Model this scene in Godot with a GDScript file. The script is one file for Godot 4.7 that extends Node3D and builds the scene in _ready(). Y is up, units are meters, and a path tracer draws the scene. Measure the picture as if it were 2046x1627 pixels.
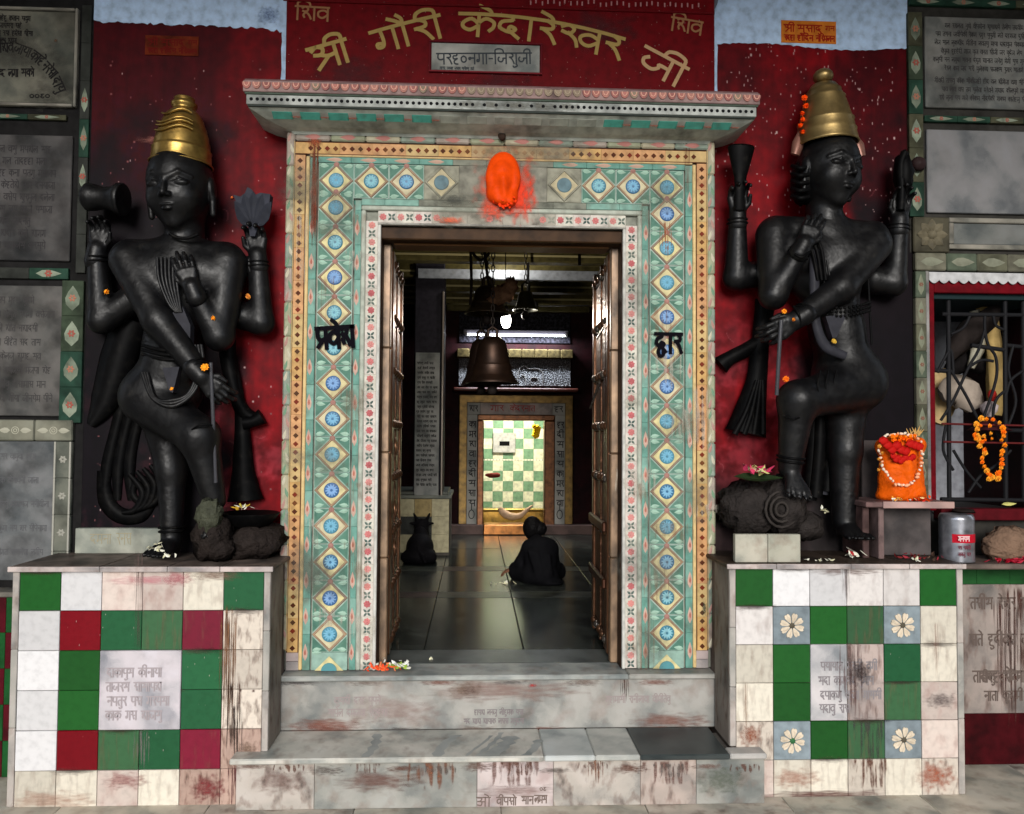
extends Node3D
# An old temple doorway under an unseen canopy added to shape the light: tiled door surround, two black stone guardians on tiled pedestals, and the dim hall behind.

const FOCAL := 1606.0
const EYE := Vector3(-0.14, 1.79, 4.46)
var look: Basis
var rng := RandomNumberGenerator.new()
var tex := {}
var mats := {}
var meshes := {}


# ---------------------------------------------------------------- mesh accumulator
class M:
	var v := PackedVector3Array()
	var n := PackedVector3Array()
	var t := PackedVector2Array()
	var i := PackedInt32Array()

	func tri(a: Vector3, b: Vector3, c: Vector3, na: Vector3, nb: Vector3, nc: Vector3, ta := Vector2.ZERO, tb := Vector2.ZERO, tc := Vector2.ZERO) -> void:
		var k := v.size()
		v.append(a); v.append(b); v.append(c)
		n.append(na); n.append(nb); n.append(nc)
		t.append(ta); t.append(tb); t.append(tc)
		i.append(k)
		if (b - a).cross(c - a).dot(na + nb + nc) > 0.0:
			i.append(k + 2); i.append(k + 1)
		else:
			i.append(k + 1); i.append(k + 2)

	func flat(a: Vector3, b: Vector3, c: Vector3, out: Vector3) -> void:
		var m := (b - a).cross(c - a).normalized()
		if m.dot(out) < 0.0:
			m = -m
		tri(a, b, c, m, m, m)

	func quad(a: Vector3, b: Vector3, c: Vector3, d: Vector3, out: Vector3) -> void:
		flat(a, b, c, out)
		flat(a, c, d, out)

	func quad_uv(a: Vector3, b: Vector3, c: Vector3, d: Vector3, out: Vector3, ta: Vector2, tb: Vector2, tc: Vector2, td: Vector2) -> void:
		tri(a, b, c, out, out, out, ta, tb, tc)
		tri(a, c, d, out, out, out, ta, tc, td)

	# a box between two corners with chamfered edges
	func box(lo: Vector3, hi: Vector3, e := 0.002) -> void:
		var c := (lo + hi) * 0.5
		var h := (hi - lo) * 0.5
		e = minf(e, minf(h.x, minf(h.y, h.z)) * 0.6)
		for ax in 3:
			var u := (ax + 1) % 3
			var w := (ax + 2) % 3
			for s in [-1.0, 1.0]:
				var q := []
				for k in [[-1, -1], [1, -1], [1, 1], [-1, 1]]:
					var p := Vector3.ZERO
					p[ax] = s * h[ax]; p[u] = k[0] * (h[u] - e); p[w] = k[1] * (h[w] - e)
					q.append(c + p)
				var o := Vector3.ZERO
				o[ax] = s
				quad(q[0], q[1], q[2], q[3], o)
			for s1 in [-1.0, 1.0]:
				for s2 in [-1.0, 1.0]:   # the edge along ax
					var q2 := []
					for k2 in [[-1, 0], [1, 0], [1, 1], [-1, 1]]:
						var p2 := Vector3.ZERO
						p2[ax] = k2[0] * (h[ax] - e)
						p2[u] = s1 * (h[u] if k2[1] == 0 else h[u] - e)
						p2[w] = s2 * (h[w] - e if k2[1] == 0 else h[w])
						q2.append(c + p2)
					var o2 := Vector3.ZERO
					o2[u] = s1; o2[w] = s2
					quad(q2[0], q2[1], q2[2], q2[3], o2)
		for sx in [-1.0, 1.0]:
			for sy in [-1.0, 1.0]:
				for sz in [-1.0, 1.0]:
					var s3 := Vector3(sx, sy, sz)
					flat(c + s3 * Vector3(h.x, h.y - e, h.z - e), c + s3 * Vector3(h.x - e, h.y, h.z - e), c + s3 * Vector3(h.x - e, h.y - e, h.z), s3)

	# profile of (radius, height) pairs turned about an axis; squash flattens it in depth
	func lathe(at: Vector3, profile: Array, segs := 24, up := Vector3.UP, squash := 1.0) -> void:
		var b := Basis(Quaternion(Vector3.UP, up.normalized()))
		var rows := []
		for k in profile.size():
			var p: Vector2 = profile[k]
			var pa: Vector2 = profile[maxi(k - 1, 0)]
			var pb: Vector2 = profile[mini(k + 1, profile.size() - 1)]
			var tn := (pb - pa).normalized()
			var row := []
			for s in segs + 1:
				var a := TAU * s / segs
				var dir := Vector3(cos(a), 0, sin(a) * squash)
				var nn := Vector3(cos(a) * tn.y, -tn.x, sin(a) * tn.y / maxf(squash, 0.1)).normalized()
				row.append([at + b * (dir * p.x + Vector3(0, p.y, 0)), b * nn])
			rows.append(row)
		for k in profile.size() - 1:
			for s in segs:
				var a0: Array = rows[k][s]
				var a1: Array = rows[k][s + 1]
				var b0: Array = rows[k + 1][s]
				var b1: Array = rows[k + 1][s + 1]
				if (profile[k] as Vector2).x > 1e-5:
					tri(a0[0], a1[0], b1[0], a0[1], a1[1], b1[1])
				if (profile[k + 1] as Vector2).x > 1e-5:
					tri(a0[0], b1[0], b0[0], a0[1], b1[1], b0[1])

	# a round bar along points with a radius at each; squash flattens it towards the wall
	func tube(pts: Array, radii: Array, segs := 10, squash := 1.0, folds := 0, depth := 0.0) -> void:
		var cnt := pts.size()
		var rings := []
		var side := Vector3.ZERO
		for k in cnt:
			var tg: Vector3 = (pts[mini(k + 1, cnt - 1)] - pts[maxi(k - 1, 0)]).normalized()
			if side == Vector3.ZERO:
				side = tg.cross(Vector3(0, 0, 1))
				if side.length() < 0.2:
					side = tg.cross(Vector3(0, 1, 0))
			side = (side - tg * side.dot(tg)).normalized()
			var up := tg.cross(side)
			var ring := []
			for s in segs + 1:
				var a := TAU * s / segs
				var d: Vector3 = side * cos(a) + up * sin(a)
				var off: Vector3 = d * float(radii[k] if k < radii.size() else radii[-1])
				if folds > 0:
					off *= 1.0 + depth * sin(a * folds + k * 0.35) * (0.7 + 0.3 * sin(k * 0.9))
				off.z *= squash
				ring.append([pts[k] + off, d])
			rings.append(ring)
		for k in cnt - 1:
			for s in segs:
				tri(rings[k][s][0], rings[k][s + 1][0], rings[k + 1][s + 1][0], rings[k][s][1], rings[k][s + 1][1], rings[k + 1][s + 1][1])
				tri(rings[k][s][0], rings[k + 1][s + 1][0], rings[k + 1][s][0], rings[k][s][1], rings[k + 1][s + 1][1], rings[k + 1][s][1])
		for e in [0, cnt - 1]:
			var o: Vector3 = pts[e] - pts[1 if e == 0 else cnt - 2]
			for s in segs:
				flat(pts[e], rings[e][s][0], rings[e][s + 1][0], o)

	# an uneven ball
	func blob(at: Vector3, r: Vector3, noise: FastNoiseLite, amp := 0.15, freq := 1.0, segs := 14) -> void:
		var rows := segs / 2
		var g := []
		for a in rows + 1:
			var row := []
			for b in segs + 1:
				var th := PI * a / rows
				var ph := TAU * (b % segs) / segs
				var d := Vector3(sin(th) * cos(ph), cos(th), sin(th) * sin(ph))
				var k := 1.0 + amp * noise.get_noise_3dv(d * 60.0 * freq + at * 37.0)
				row.append(at + d * r * k)
			g.append(row)
		for a in rows:
			for b in segs:
				var nn := []
				for q in [[a, b], [a, b + 1], [a + 1, b + 1], [a + 1, b]]:
					var p: Vector3 = (g[q[0]][q[1]] - at) / (r * r)
					nn.append(p.normalized())
				if a > 0:
					tri(g[a][b], g[a][b + 1], g[a + 1][b + 1], nn[0], nn[1], nn[2])
				if a < rows - 1:
					tri(g[a][b], g[a + 1][b + 1], g[a + 1][b], nn[0], nn[2], nn[3])

	# a leaf or petal: pointed oval from base towards dir, ridged
	func leaf(base: Vector3, dir: Vector3, wide: float, out: Vector3, high: float, cup := 0.0) -> void:
		var s := dir.cross(out).normalized()
		var l: Array[Vector3] = []
		var r: Array[Vector3] = []
		var m: Array[Vector3] = []
		for k in 5:
			var u := k / 4.0
			var w := wide * 0.5 * sin(PI * pow(u, 0.8)) + 0.0004
			var c := base + dir * u + out * (cup * u * u)
			m.append(c + out * high * sin(PI * clampf(u * 0.9 + 0.05, 0, 1)))
			l.append(c + s * w); r.append(c - s * w)
		for k in 4:
			quad(l[k], l[k + 1], m[k + 1], m[k], out)
			quad(r[k], r[k + 1], m[k + 1], m[k], out)

	# a flat shape with thickness: outline in x and y, front at z
	func plate(outline: PackedVector2Array, z: float, thick: float) -> void:
		var ix := Geometry2D.triangulate_polygon(outline)
		for k in range(0, ix.size(), 3):
			var a := outline[ix[k]]
			var b := outline[ix[k + 1]]
			var c := outline[ix[k + 2]]
			flat(Vector3(a.x, a.y, z), Vector3(b.x, b.y, z), Vector3(c.x, c.y, z), Vector3(0, 0, 1))
		var mid := Vector2.ZERO
		for p in outline:
			mid += p / outline.size()
		var turn := 1.0 if Geometry2D.is_polygon_clockwise(outline) else -1.0
		for k in outline.size():
			var a := outline[k]
			var b := outline[(k + 1) % outline.size()]
			var e := (b - a).orthogonal() * turn * -1.0
			quad(Vector3(a.x, a.y, z), Vector3(b.x, b.y, z), Vector3(b.x, b.y, z - thick), Vector3(a.x, a.y, z - thick), Vector3(-e.x, -e.y, 0))

	# painted brush strokes: each polyline becomes a ribbon lying at its own z
	func strokes(lines: Array, w: float) -> void:
		var lift := 0.0
		for ln in lines:
			var p: PackedVector3Array = ln
			for k in p.size() - 1:
				var d := (p[k + 1] - p[k])
				if d.length() < 1e-6:
					continue
				d = d.normalized()
				var s := Vector3(-d.y, d.x, 0) * w * 0.5
				var a := p[k] - d * w * 0.3
				var b := p[k + 1] + d * w * 0.3
				lift = fmod(lift + 0.00003, 0.0006)
				var zz := Vector3(0, 0, lift)
				quad(a + s + zz, b + s + zz, b - s + zz, a - s + zz, Vector3(0, 0, 1))

	func add(o: M, x: Transform3D) -> void:
		var k := v.size()
		for q in o.v.size():
			v.append(x * o.v[q]); n.append((x.basis * o.n[q]).normalized()); t.append(o.t[q])
		for q in o.i:
			i.append(k + q)

	func done() -> ArrayMesh:
		var a := []
		a.resize(Mesh.ARRAY_MAX)
		a[Mesh.ARRAY_VERTEX] = v
		a[Mesh.ARRAY_NORMAL] = n
		a[Mesh.ARRAY_TEX_UV] = t
		a[Mesh.ARRAY_INDEX] = i
		var me := ArrayMesh.new()
		me.add_surface_from_arrays(Mesh.PRIMITIVE_TRIANGLES, a)
		return me


# ---------------------------------------------------------------- distance field for bodies
class Field:
	var o: Vector3
	var c: float
	var n: Vector3i
	var d := PackedFloat32Array()

	func _init(lo: Vector3, hi: Vector3, cell: float) -> void:
		o = lo
		c = cell
		n = Vector3i(((hi - lo) / cell).ceil()) + Vector3i.ONE
		d.resize(n.x * n.y * n.z)
		d.fill(0.2)

	func span(lo: Vector3, hi: Vector3) -> Array:
		var a := Vector3i(((lo - o) / c).floor()).clamp(Vector3i.ZERO, n - Vector3i.ONE)
		var b := Vector3i(((hi - o) / c).ceil()).clamp(Vector3i.ZERO, n - Vector3i.ONE)
		return [a, b]

	func cap(a: Vector3, b: Vector3, ra: float, rb: float, k := 0.03, cut := false) -> void:
		var m := maxf(ra, rb) + k + 2.0 * c
		var g := span(a.min(b) - Vector3.ONE * m, a.max(b) + Vector3.ONE * m)
		var lo: Vector3i = g[0]
		var hi: Vector3i = g[1]
		var ba := b - a
		var inv := 1.0 / maxf(ba.length_squared(), 1e-9)
		for z in range(lo.z, hi.z + 1):
			for y in range(lo.y, hi.y + 1):
				var id := (z * n.y + y) * n.x + lo.x
				var p := o + Vector3(lo.x, y, z) * c - a
				for x in range(lo.x, hi.x + 1):
					var t := clampf(p.dot(ba) * inv, 0.0, 1.0)
					var e := (p - ba * t).length() - ra - (rb - ra) * t
					var f := d[id]
					if cut:
						var h2 := k - absf(f + e)
						d[id] = maxf(f, -e) + (h2 * h2 * 0.25 / k if h2 > 0.0 else 0.0)
					else:
						var h := k - absf(f - e)
						d[id] = minf(f, e) - (h * h * 0.25 / k if h > 0.0 else 0.0)
					id += 1
					p.x += c

	func ell(at: Vector3, r: Vector3, k := 0.03, turn := Basis.IDENTITY, cut := false) -> void:
		var m := maxf(r.x, maxf(r.y, r.z)) + k + 2.0 * c
		var g := span(at - Vector3.ONE * m, at + Vector3.ONE * m)
		var lo: Vector3i = g[0]
		var hi: Vector3i = g[1]
		var inv := turn.inverse()
		for z in range(lo.z, hi.z + 1):
			for y in range(lo.y, hi.y + 1):
				var id := (z * n.y + y) * n.x + lo.x
				for x in range(lo.x, hi.x + 1):
					var q: Vector3 = (inv * (o + Vector3(x, y, z) * c - at)) / r
					var k0 := q.length()
					var e := k0 * (k0 - 1.0) / maxf((q / r).length(), 1e-5)
					var f := d[id]
					if cut:
						var h2 := k - absf(f + e)
						d[id] = maxf(f, -e) + (h2 * h2 * 0.25 / k if h2 > 0.0 else 0.0)
					else:
						var h := k - absf(f - e)
						d[id] = minf(f, e) - (h * h * 0.25 / k if h > 0.0 else 0.0)
					id += 1

	func chain(pts: Array, radii: Array, k := 0.03) -> void:
		for q in pts.size() - 1:
			cap(pts[q], pts[q + 1], radii[q], radii[q + 1], k)

	func mesh(m: M) -> void:
		var sy := n.x
		var sz := n.x * n.y
		var lim := c * 2.2
		var vid := PackedInt32Array()
		vid.resize(d.size())
		vid.fill(-1)
		var act := PackedInt32Array()
		var base := m.v.size()
		var co := [0, 1, sy, sy + 1, sz, sz + 1, sz + sy, sz + sy + 1]
		var edges := [[0, 1], [2, 3], [4, 5], [6, 7], [0, 2], [1, 3], [4, 6], [5, 7], [0, 4], [1, 5], [2, 6], [3, 7]]
		for z in n.z - 1:
			for y in n.y - 1:
				var i0 := z * sz + y * sy
				for x in n.x - 1:
					var i := i0 + x
					var d0 := d[i]
					if d0 > lim or d0 < -lim:
						continue
					var q := PackedFloat32Array()
					var neg := 0
					for k in 8:
						var e := d[i + co[k]]
						q.append(e)
						if e < 0.0:
							neg += 1
					if neg == 0 or neg == 8:
						continue
					var s := Vector3.ZERO
					var cnt := 0
					for e2 in edges:
						var a: int = e2[0]
						var b: int = e2[1]
						var da := q[a]
						var db := q[b]
						if (da < 0.0) != (db < 0.0):
							var t := da / (da - db)
							var pa := Vector3(a & 1, (a >> 1) & 1, a >> 2)
							var pb := Vector3(b & 1, (b >> 1) & 1, b >> 2)
							s += pa.lerp(pb, t)
							cnt += 1
					var g := Vector3(q[1] + q[3] + q[5] + q[7] - q[0] - q[2] - q[4] - q[6], q[2] + q[3] + q[6] + q[7] - q[0] - q[1] - q[4] - q[5], q[4] + q[5] + q[6] + q[7] - q[0] - q[1] - q[2] - q[3])
					vid[i] = m.v.size()
					act.append(i)
					m.v.append(o + (Vector3(x, y, z) + s / cnt) * c)
					m.n.append(g.normalized())
					m.t.append(Vector2.ZERO)
		for i in act:
			var inside := d[i] < 0.0
			for ax in 3:
				var st: int = [1, sy, sz][ax]
				if (d[i + st] < 0.0) == inside:
					continue
				var u: int = [sy, sz, 1][ax]
				var w: int = [sz, 1, sy][ax]
				if i - u - w < 0:
					continue
				var a := vid[i]
				var b := vid[i - u]
				var e := vid[i - u - w]
				var f := vid[i - w]
				if a < 0 or b < 0 or e < 0 or f < 0:
					continue
				if inside:
					m.i.append_array([a, e, b, a, f, e])
				else:
					m.i.append_array([a, b, e, a, e, f])


# ---------------------------------------------------------------- places and nodes
func W(px: float, py: float, z: float) -> Vector3:      # the point of the upright plane z
	var dir := look * Vector3((px - 1023.0) / FOCAL, -(py - 813.5) / FOCAL, -1)
	return EYE + dir * ((z - EYE.z) / dir.z)


func numbered_add(o: Node, parent: Node) -> void:
	parent.add_child(o, true)


func thing(called: String, label: String, category: String, at := Vector3.ZERO, group := "") -> Node3D:
	var o := Node3D.new()
	o.name = called
	numbered_add(o, self)
	o.position = at
	tag(o, label, category, group)
	return o


func tag(o: Node, label: String, category: String, group := "") -> void:
	o.set_meta("label", label)
	o.set_meta("category", category)
	if group:
		o.set_meta("group", group)


# a mesh under a thing; at is in the scene's axes
func part(called: String, me: Mesh, m: Material, parent: Node3D, at := Vector3.ZERO, turn := Vector3.ZERO, size := Vector3.ONE) -> MeshInstance3D:
	var o := MeshInstance3D.new()
	o.name = called
	o.mesh = me
	o.material_override = m
	numbered_add(o, parent)
	var from := Vector3.ZERO
	var q: Node = parent
	while q != self:
		from += (q as Node3D).position
		q = q.get_parent()
	o.position = at - from
	o.rotation = turn
	o.scale = size
	return o


func lone(called: String, me: Mesh, m: Material, label: String, category: String, at := Vector3.ZERO, group := "") -> MeshInstance3D:
	var o := part(called, me, m, self, at)
	tag(o, label, category, group)
	return o


func block(lo: Vector3, hi: Vector3, e := 0.002) -> ArrayMesh:   # a chamfered box about its own centre, shared by size
	var s := hi - lo
	var key := "%.4f %.4f %.4f %.4f" % [s.x, s.y, s.z, e]
	if not meshes.has(key):
		var m := M.new()
		m.box(-s * 0.5, s * 0.5, e)
		meshes[key] = m.done()
	return meshes[key]


func slab(called: String, lo: Vector3, hi: Vector3, m: Material, parent: Node3D, e := 0.002) -> MeshInstance3D:
	return part(called, block(lo, hi, e), m, parent, (lo + hi) * 0.5)


# ---------------------------------------------------------------- textures and materials
func noise(seed_: int, freq: float, octaves := 4, kind := FastNoiseLite.TYPE_SIMPLEX_SMOOTH, warp := 0.0) -> FastNoiseLite:
	var f := FastNoiseLite.new()
	f.seed = seed_
	f.noise_type = kind
	f.frequency = freq
	f.fractal_octaves = octaves
	if warp > 0.0:
		f.domain_warp_enabled = true
		f.domain_warp_amplitude = warp
		f.domain_warp_frequency = freq * 0.7
	return f


func ramp_tex(called: String, f: FastNoiseLite, stops: Array, size := 512) -> NoiseTexture2D:
	var t := NoiseTexture2D.new()
	t.width = size
	t.height = size
	t.seamless = true
	t.noise = f
	t.normalize = true
	var g := Gradient.new()
	var off := PackedFloat32Array()
	var col := PackedColorArray()
	for s in stops:
		off.append(s[0]); col.append(s[1])
	g.offsets = off
	g.colors = col
	t.color_ramp = g
	tex[called] = t
	return t


func grey(x: float, a := 1.0) -> Color:
	return Color(x, x, x, a)


func make_textures() -> void:
	ramp_tex("mottle", noise(3, 0.012, 5), [[0.0, grey(0.76)], [0.45, grey(0.9)], [1.0, grey(1.0)]])
	ramp_tex("marble", noise(11, 0.006, 5, FastNoiseLite.TYPE_SIMPLEX_SMOOTH, 60.0), [[0.0, Color(0.6, 0.63, 0.64)], [0.3, Color(0.78, 0.79, 0.79)], [0.5, Color(0.9, 0.9, 0.89)], [0.7, Color(0.96, 0.95, 0.94)], [1.0, Color(1, 1, 1)]])
	ramp_tex("grain", noise(5, 0.05, 4), [[0.0, grey(0.0)], [1.0, grey(1.0)]], 256)
	ramp_tex("carved", noise(21, 0.03, 3, FastNoiseLite.TYPE_CELLULAR, 20.0), [[0.0, grey(0.0)], [0.5, grey(0.7)], [1.0, grey(1.0)]])
	ramp_tex("brush", noise(31, 0.02, 4), [[0.0, grey(0.92)], [0.5, grey(0.98)], [1.0, grey(1.0)]])
	var clear := Color(0.2, 0.09, 0.05, 0.0)
	ramp_tex("rust", noise(8, 0.016, 5), [[0.0, clear], [0.5, clear], [0.66, Color(0.36, 0.2, 0.14, 0.25)], [0.82, Color(0.24, 0.13, 0.09, 0.5)], [1.0, Color(0.12, 0.07, 0.05, 0.75)]])
	ramp_tex("rust_light", noise(9, 0.014, 5), [[0.0, clear], [0.5, clear], [0.75, Color(0.45, 0.32, 0.26, 0.22)], [1.0, Color(0.28, 0.17, 0.12, 0.42)]])
	ramp_tex("soot", noise(14, 0.008, 5), [[0.0, grey(0.05, 0.0)], [0.4, grey(0.05, 0.06)], [0.62, grey(0.04, 0.26)], [1.0, grey(0.03, 0.7)]])
	ramp_tex("specks", noise(17, 0.06, 2, FastNoiseLite.TYPE_CELLULAR), [[0.0, Color(0.8, 0.75, 0.72, 0.9)], [0.05, Color(0.8, 0.75, 0.72, 0.7)], [0.075, Color(0.8, 0.75, 0.72, 0.0)], [1.0, Color(0.8, 0.75, 0.72, 0.0)]])
	ramp_tex("gloss", noise(37, 0.016, 5), [[0.0, grey(0.62)], [0.4, grey(0.75)], [0.7, grey(0.95)], [1.0, grey(1.0)]])
	ramp_tex("grime", noise(33, 0.01, 6), [[0.0, grey(0.08, 0.0)], [0.3, grey(0.08, 0.12)], [0.55, grey(0.06, 0.4)], [0.75, grey(0.05, 0.6)], [1.0, grey(0.04, 0.85)]])
	ramp_tex("dust", noise(27, 0.012, 5), [[0.0, Color(0.3, 0.28, 0.25, 0.0)], [0.55, Color(0.3, 0.28, 0.25, 0.0)], [0.75, Color(0.2, 0.19, 0.18, 0.06)], [1.0, Color(0.36, 0.34, 0.3, 0.25)]])
	ramp_tex("pink_wash", noise(19, 0.009, 4), [[0.0, Color(0.7, 0.3, 0.3, 0.0)], [0.5, Color(0.62, 0.36, 0.33, 0.06)], [0.8, Color(0.52, 0.27, 0.24, 0.3)], [1.0, Color(0.44, 0.2, 0.18, 0.45)]])
	# soft-edged shapes for stains
	for k in 4:
		var im := Image.create_empty(128, 128, false, Image.FORMAT_RGBA8)
		var f := noise(40 + k, 0.035, 4)
		for y in 128:
			for x in 128:
				var u := (x - 63.5) / 63.5
				var w := (y - 63.5) / 63.5
				var a := 0.0
				if k < 2:    # blot
					a = smoothstep(1.0, 0.1, sqrt(u * u + w * w) + f.get_noise_2d(x, y) * 0.55)
				else:        # run, thick at the top and thinning downwards in threads
					var q := f.get_noise_2d(x * 1.6, y * 0.14)
					a = smoothstep(0.0, 0.35, q + 0.42 - absf(u) * 0.75 - (w + 1.0) * 0.2) * smoothstep(1.0, 0.8, absf(w))
				a *= clampf(0.85 + f.get_noise_2d(x * 2.0 + 500.0, y * 2.0) * 0.45, 0.0, 1.0)
				im.set_pixel(x, y, Color(1, 1, 1, clampf(a, 0, 1)))
		tex["blot%d" % k] = ImageTexture.create_from_image(im)


# colour is what the thing looks like under white light (sRGB 0..255)
func mat(r: float, g: float, b: float, rough := 0.6, over := "", grime := "", stretch := Vector3.ONE, metal := 0.0, bump := 0.0) -> StandardMaterial3D:
	var key := "%s %s %s %s %s %s %s %s %s" % [r, g, b, rough, over, grime, stretch, metal, bump]
	if mats.has(key):
		return mats[key]
	var m := StandardMaterial3D.new()
	m.albedo_color = Color(r / 255.0, g / 255.0, b / 255.0)
	m.roughness = rough
	m.metallic = metal
	m.metallic_specular = 0.5 if metal > 0.2 else 0.34 if rough < 0.36 else 0.17
	m.uv1_triplanar = true
	m.uv1_world_triplanar = true
	m.uv1_scale = Vector3.ONE * (0.9 if over == "marble" else 2.0)
	m.uv1_offset = Vector3(fmod(key.hash() * 0.00137, 1.0), fmod(key.hash() * 0.00071, 1.0), 0)
	if over:
		m.albedo_texture = tex[over]
	if grime:
		m.detail_enabled = true
		m.detail_albedo = tex[grime]
		m.detail_blend_mode = BaseMaterial3D.BLEND_MODE_MIX
		m.detail_uv_layer = BaseMaterial3D.DETAIL_UV_2
		m.uv2_triplanar = true
		m.uv2_world_triplanar = true
		m.uv2_scale = stretch
		m.uv2_offset = Vector3(fmod(key.hash() * 0.00211, 1.0), fmod(key.hash() * 0.00053, 1.0), 0)
	if bump > 0.0:
		m.heightmap_enabled = true
		m.heightmap_texture = tex["grain"]
		m.heightmap_scale = bump
	mats[key] = m
	return m


func stain_mat(shape: int, c: Color, rough := 0.8) -> StandardMaterial3D:
	var key := "stain %d %s" % [shape, c]
	if not mats.has(key):
		var m := StandardMaterial3D.new()
		m.albedo_color = c
		m.albedo_texture = tex["blot%d" % shape]
		m.transparency = BaseMaterial3D.TRANSPARENCY_ALPHA
		m.roughness = rough
		m.texture_repeat = false
		mats[key] = m
	return mats[key]


# a stain lying on an upright face
func stain(parent: Node3D, at: Vector3, wide: float, high: float, shape: int, c: Color, called := "stain", turn := 0.0) -> void:
	if not meshes.has("stain"):
		var m := M.new()
		m.quad_uv(Vector3(-0.5, 0.5, 0), Vector3(0.5, 0.5, 0), Vector3(0.5, -0.5, 0), Vector3(-0.5, -0.5, 0), Vector3(0, 0, 1), Vector2(0, 0), Vector2(1, 0), Vector2(1, 1), Vector2(0, 1))
		meshes["stain"] = m.done()
	part(called, meshes["stain"], stain_mat(shape, c), parent, at, Vector3(0, 0, turn), Vector3(wide, high, 1))


# ---------------------------------------------------------------- Devanagari lettering as brush strokes
# every letter: advance, then strokes; s = straight, c = curved; 1 is the head line, 0 the foot
var letters := {
	"k": [0.95, "s.5,1 .5,0", "c.5,.55 .32,.78 .12,.62 .12,.4 .3,.28 .5,.48", "c.5,.6 .68,.8 .88,.66 .88,.42 .78,.25"],
	"d": [0.72, "c.4,1 .4,.82 .15,.72 .1,.45 .35,.28 .5,.42 .38,.52 .34,.36 .6,.02"],
	"r": [0.58, "c.3,1 .45,.85 .42,.66 .15,.62", "c.2,.62 .4,.4 .55,.02"],
	"v": [0.74, "s.66,1 .66,0", "c.66,.62 .45,.78 .15,.66 .14,.35 .35,.22 .55,.35 .66,.5"],
	"sh": [0.9, "s.8,1 .8,0", "c.12,.88 .3,1 .45,.85 .35,.62 .15,.68", "c.3,.65 .5,.4 .62,.1", "c.35,.62 .2,.4 .25,.2"],
	"g": [0.74, "s.62,1 .62,0", "c.28,1 .3,.5 .25,.25 .12,.25 .12,.4 .26,.38"],
	"j": [0.9, "s.78,1 .78,0", "c.2,.64 .1,.48 .16,.26 .38,.2 .52,.38 .52,.52 .78,.52"],
	"p": [0.72, "s.62,1 .62,0", "c.15,1 .12,.6 .3,.42 .62,.5"],
	"pr": [0.74, "s.62,1 .62,0", "c.15,1 .12,.6 .3,.42 .62,.5", "s.42,.42 .1,.08"],
	"shr": [0.95, "s.85,1 .85,0", "c.12,.85 .3,1 .48,.86 .4,.62 .18,.66", "c.35,.62 .6,.5 .85,.55", "s.62,.5 .2,0"],
	"shv": [1.15, "s1.08,1 1.08,0", "c.1,.88 .28,1 .42,.85 .32,.62 .12,.68", "c.28,.65 .48,.4 .55,.1", "c1.08,.62 .85,.75 .62,.6 .65,.35 .85,.25 1.08,.5"],
	"dv": [0.78, "c.4,1 .4,.85 .15,.75 .1,.5 .35,.32 .55,.45 .4,.55 .36,.4 .66,.05", "c.36,.4 .2,.1 .3,-.15 .5,-.1 .5,.08"],
	"t": [0.7, "s.6,1 .6,0", "c.6,.6 .3,.62 .15,.4 .28,.05"],
	"n": [0.72, "s.62,1 .62,0", "c.62,.55 .35,.55 .2,.42 .14,.55 .25,.62 .32,.55"],
	"m": [0.74, "s.64,1 .64,0", "s.2,1 .2,.3", "c.64,.4 .2,.4 .1,.3 .2,.22 .2,.4"],
	"s": [0.85, "s.74,1 .74,0", "c.15,1 .3,.8 .15,.6", "c.12,.62 .3,.55 .45,.1", "s.3,.5 .74,.55"],
	"h": [0.7, "c.4,1 .4,.8 .12,.75 .15,.5 .45,.52 .2,.3 .25,.05 .5,.0"],
	"y": [0.76, "s.66,1 .66,0", "c.15,1 .3,.8 .15,.6 .35,.4 .66,.5"],
	"l": [0.85, "s.74,1 .74,0", "c.74,.6 .5,.7 .4,.35 .2,.65 .1,.4 .25,.15"],
	"bh": [0.85, "s.72,1 .72,0", "c.12,.85 .3,1 .4,.8 .25,.45 .12,.5", "c.25,.45 .5,.5 .72,.45"],
	"aa": [1.05, "s.66,1 .66,0", "s.95,1 .95,0", "c.1,.95 .4,.9 .3,.6 .1,.55 .4,.5 .35,.1 .1,.15", "s.35,.52 .66,.52"],
	"A": [0.28, "s.16,1 .16,0"],
	"I": [0.3, "s.16,1 .16,0", "c.16,1 .14,1.28 -.1,1.38 -.3,1.28 -.36,1.1"],
	"i": [0.28, "s.14,1 .14,0", "c.14,1 .16,1.32 .5,1.42 .78,1.3 .85,1.02"],
	"E": [0.0, "c-.12,1 -.2,1.2 -.45,1.38"],
	"AU": [0.3, "s.16,1 .16,0", "c.16,1 0,1.2 -.2,1.38", "c.16,1 .16,1.25 .05,1.45"],
	"O": [0.3, "s.16,1 .16,0", "c.16,1 0,1.2 -.2,1.38"],
	"u": [0.0, "c-.15,0 -.05,-.2 -.3,-.32 -.4,-.2"],
	"-": [0.5, "s.1,.5 .4,.5"],
	"0": [0.6, "c.3,.75 .1,.6 .12,.3 .3,.18 .48,.3 .48,.6 .3,.75"],
	"6": [0.6, "c.45,.8 .15,.75 .3,.5 .1,.3 .35,.1 .5,.3"],
}


func curve_of(pts: PackedVector2Array) -> PackedVector2Array:
	var out := PackedVector2Array()
	for k in pts.size() - 1:
		for s in 4:
			out.append(pts[k].cubic_interpolate(pts[k + 1], pts[maxi(k - 1, 0)], pts[mini(k + 2, pts.size() - 1)], s / 4.0))
	out.append(pts[-1])
	return out


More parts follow.
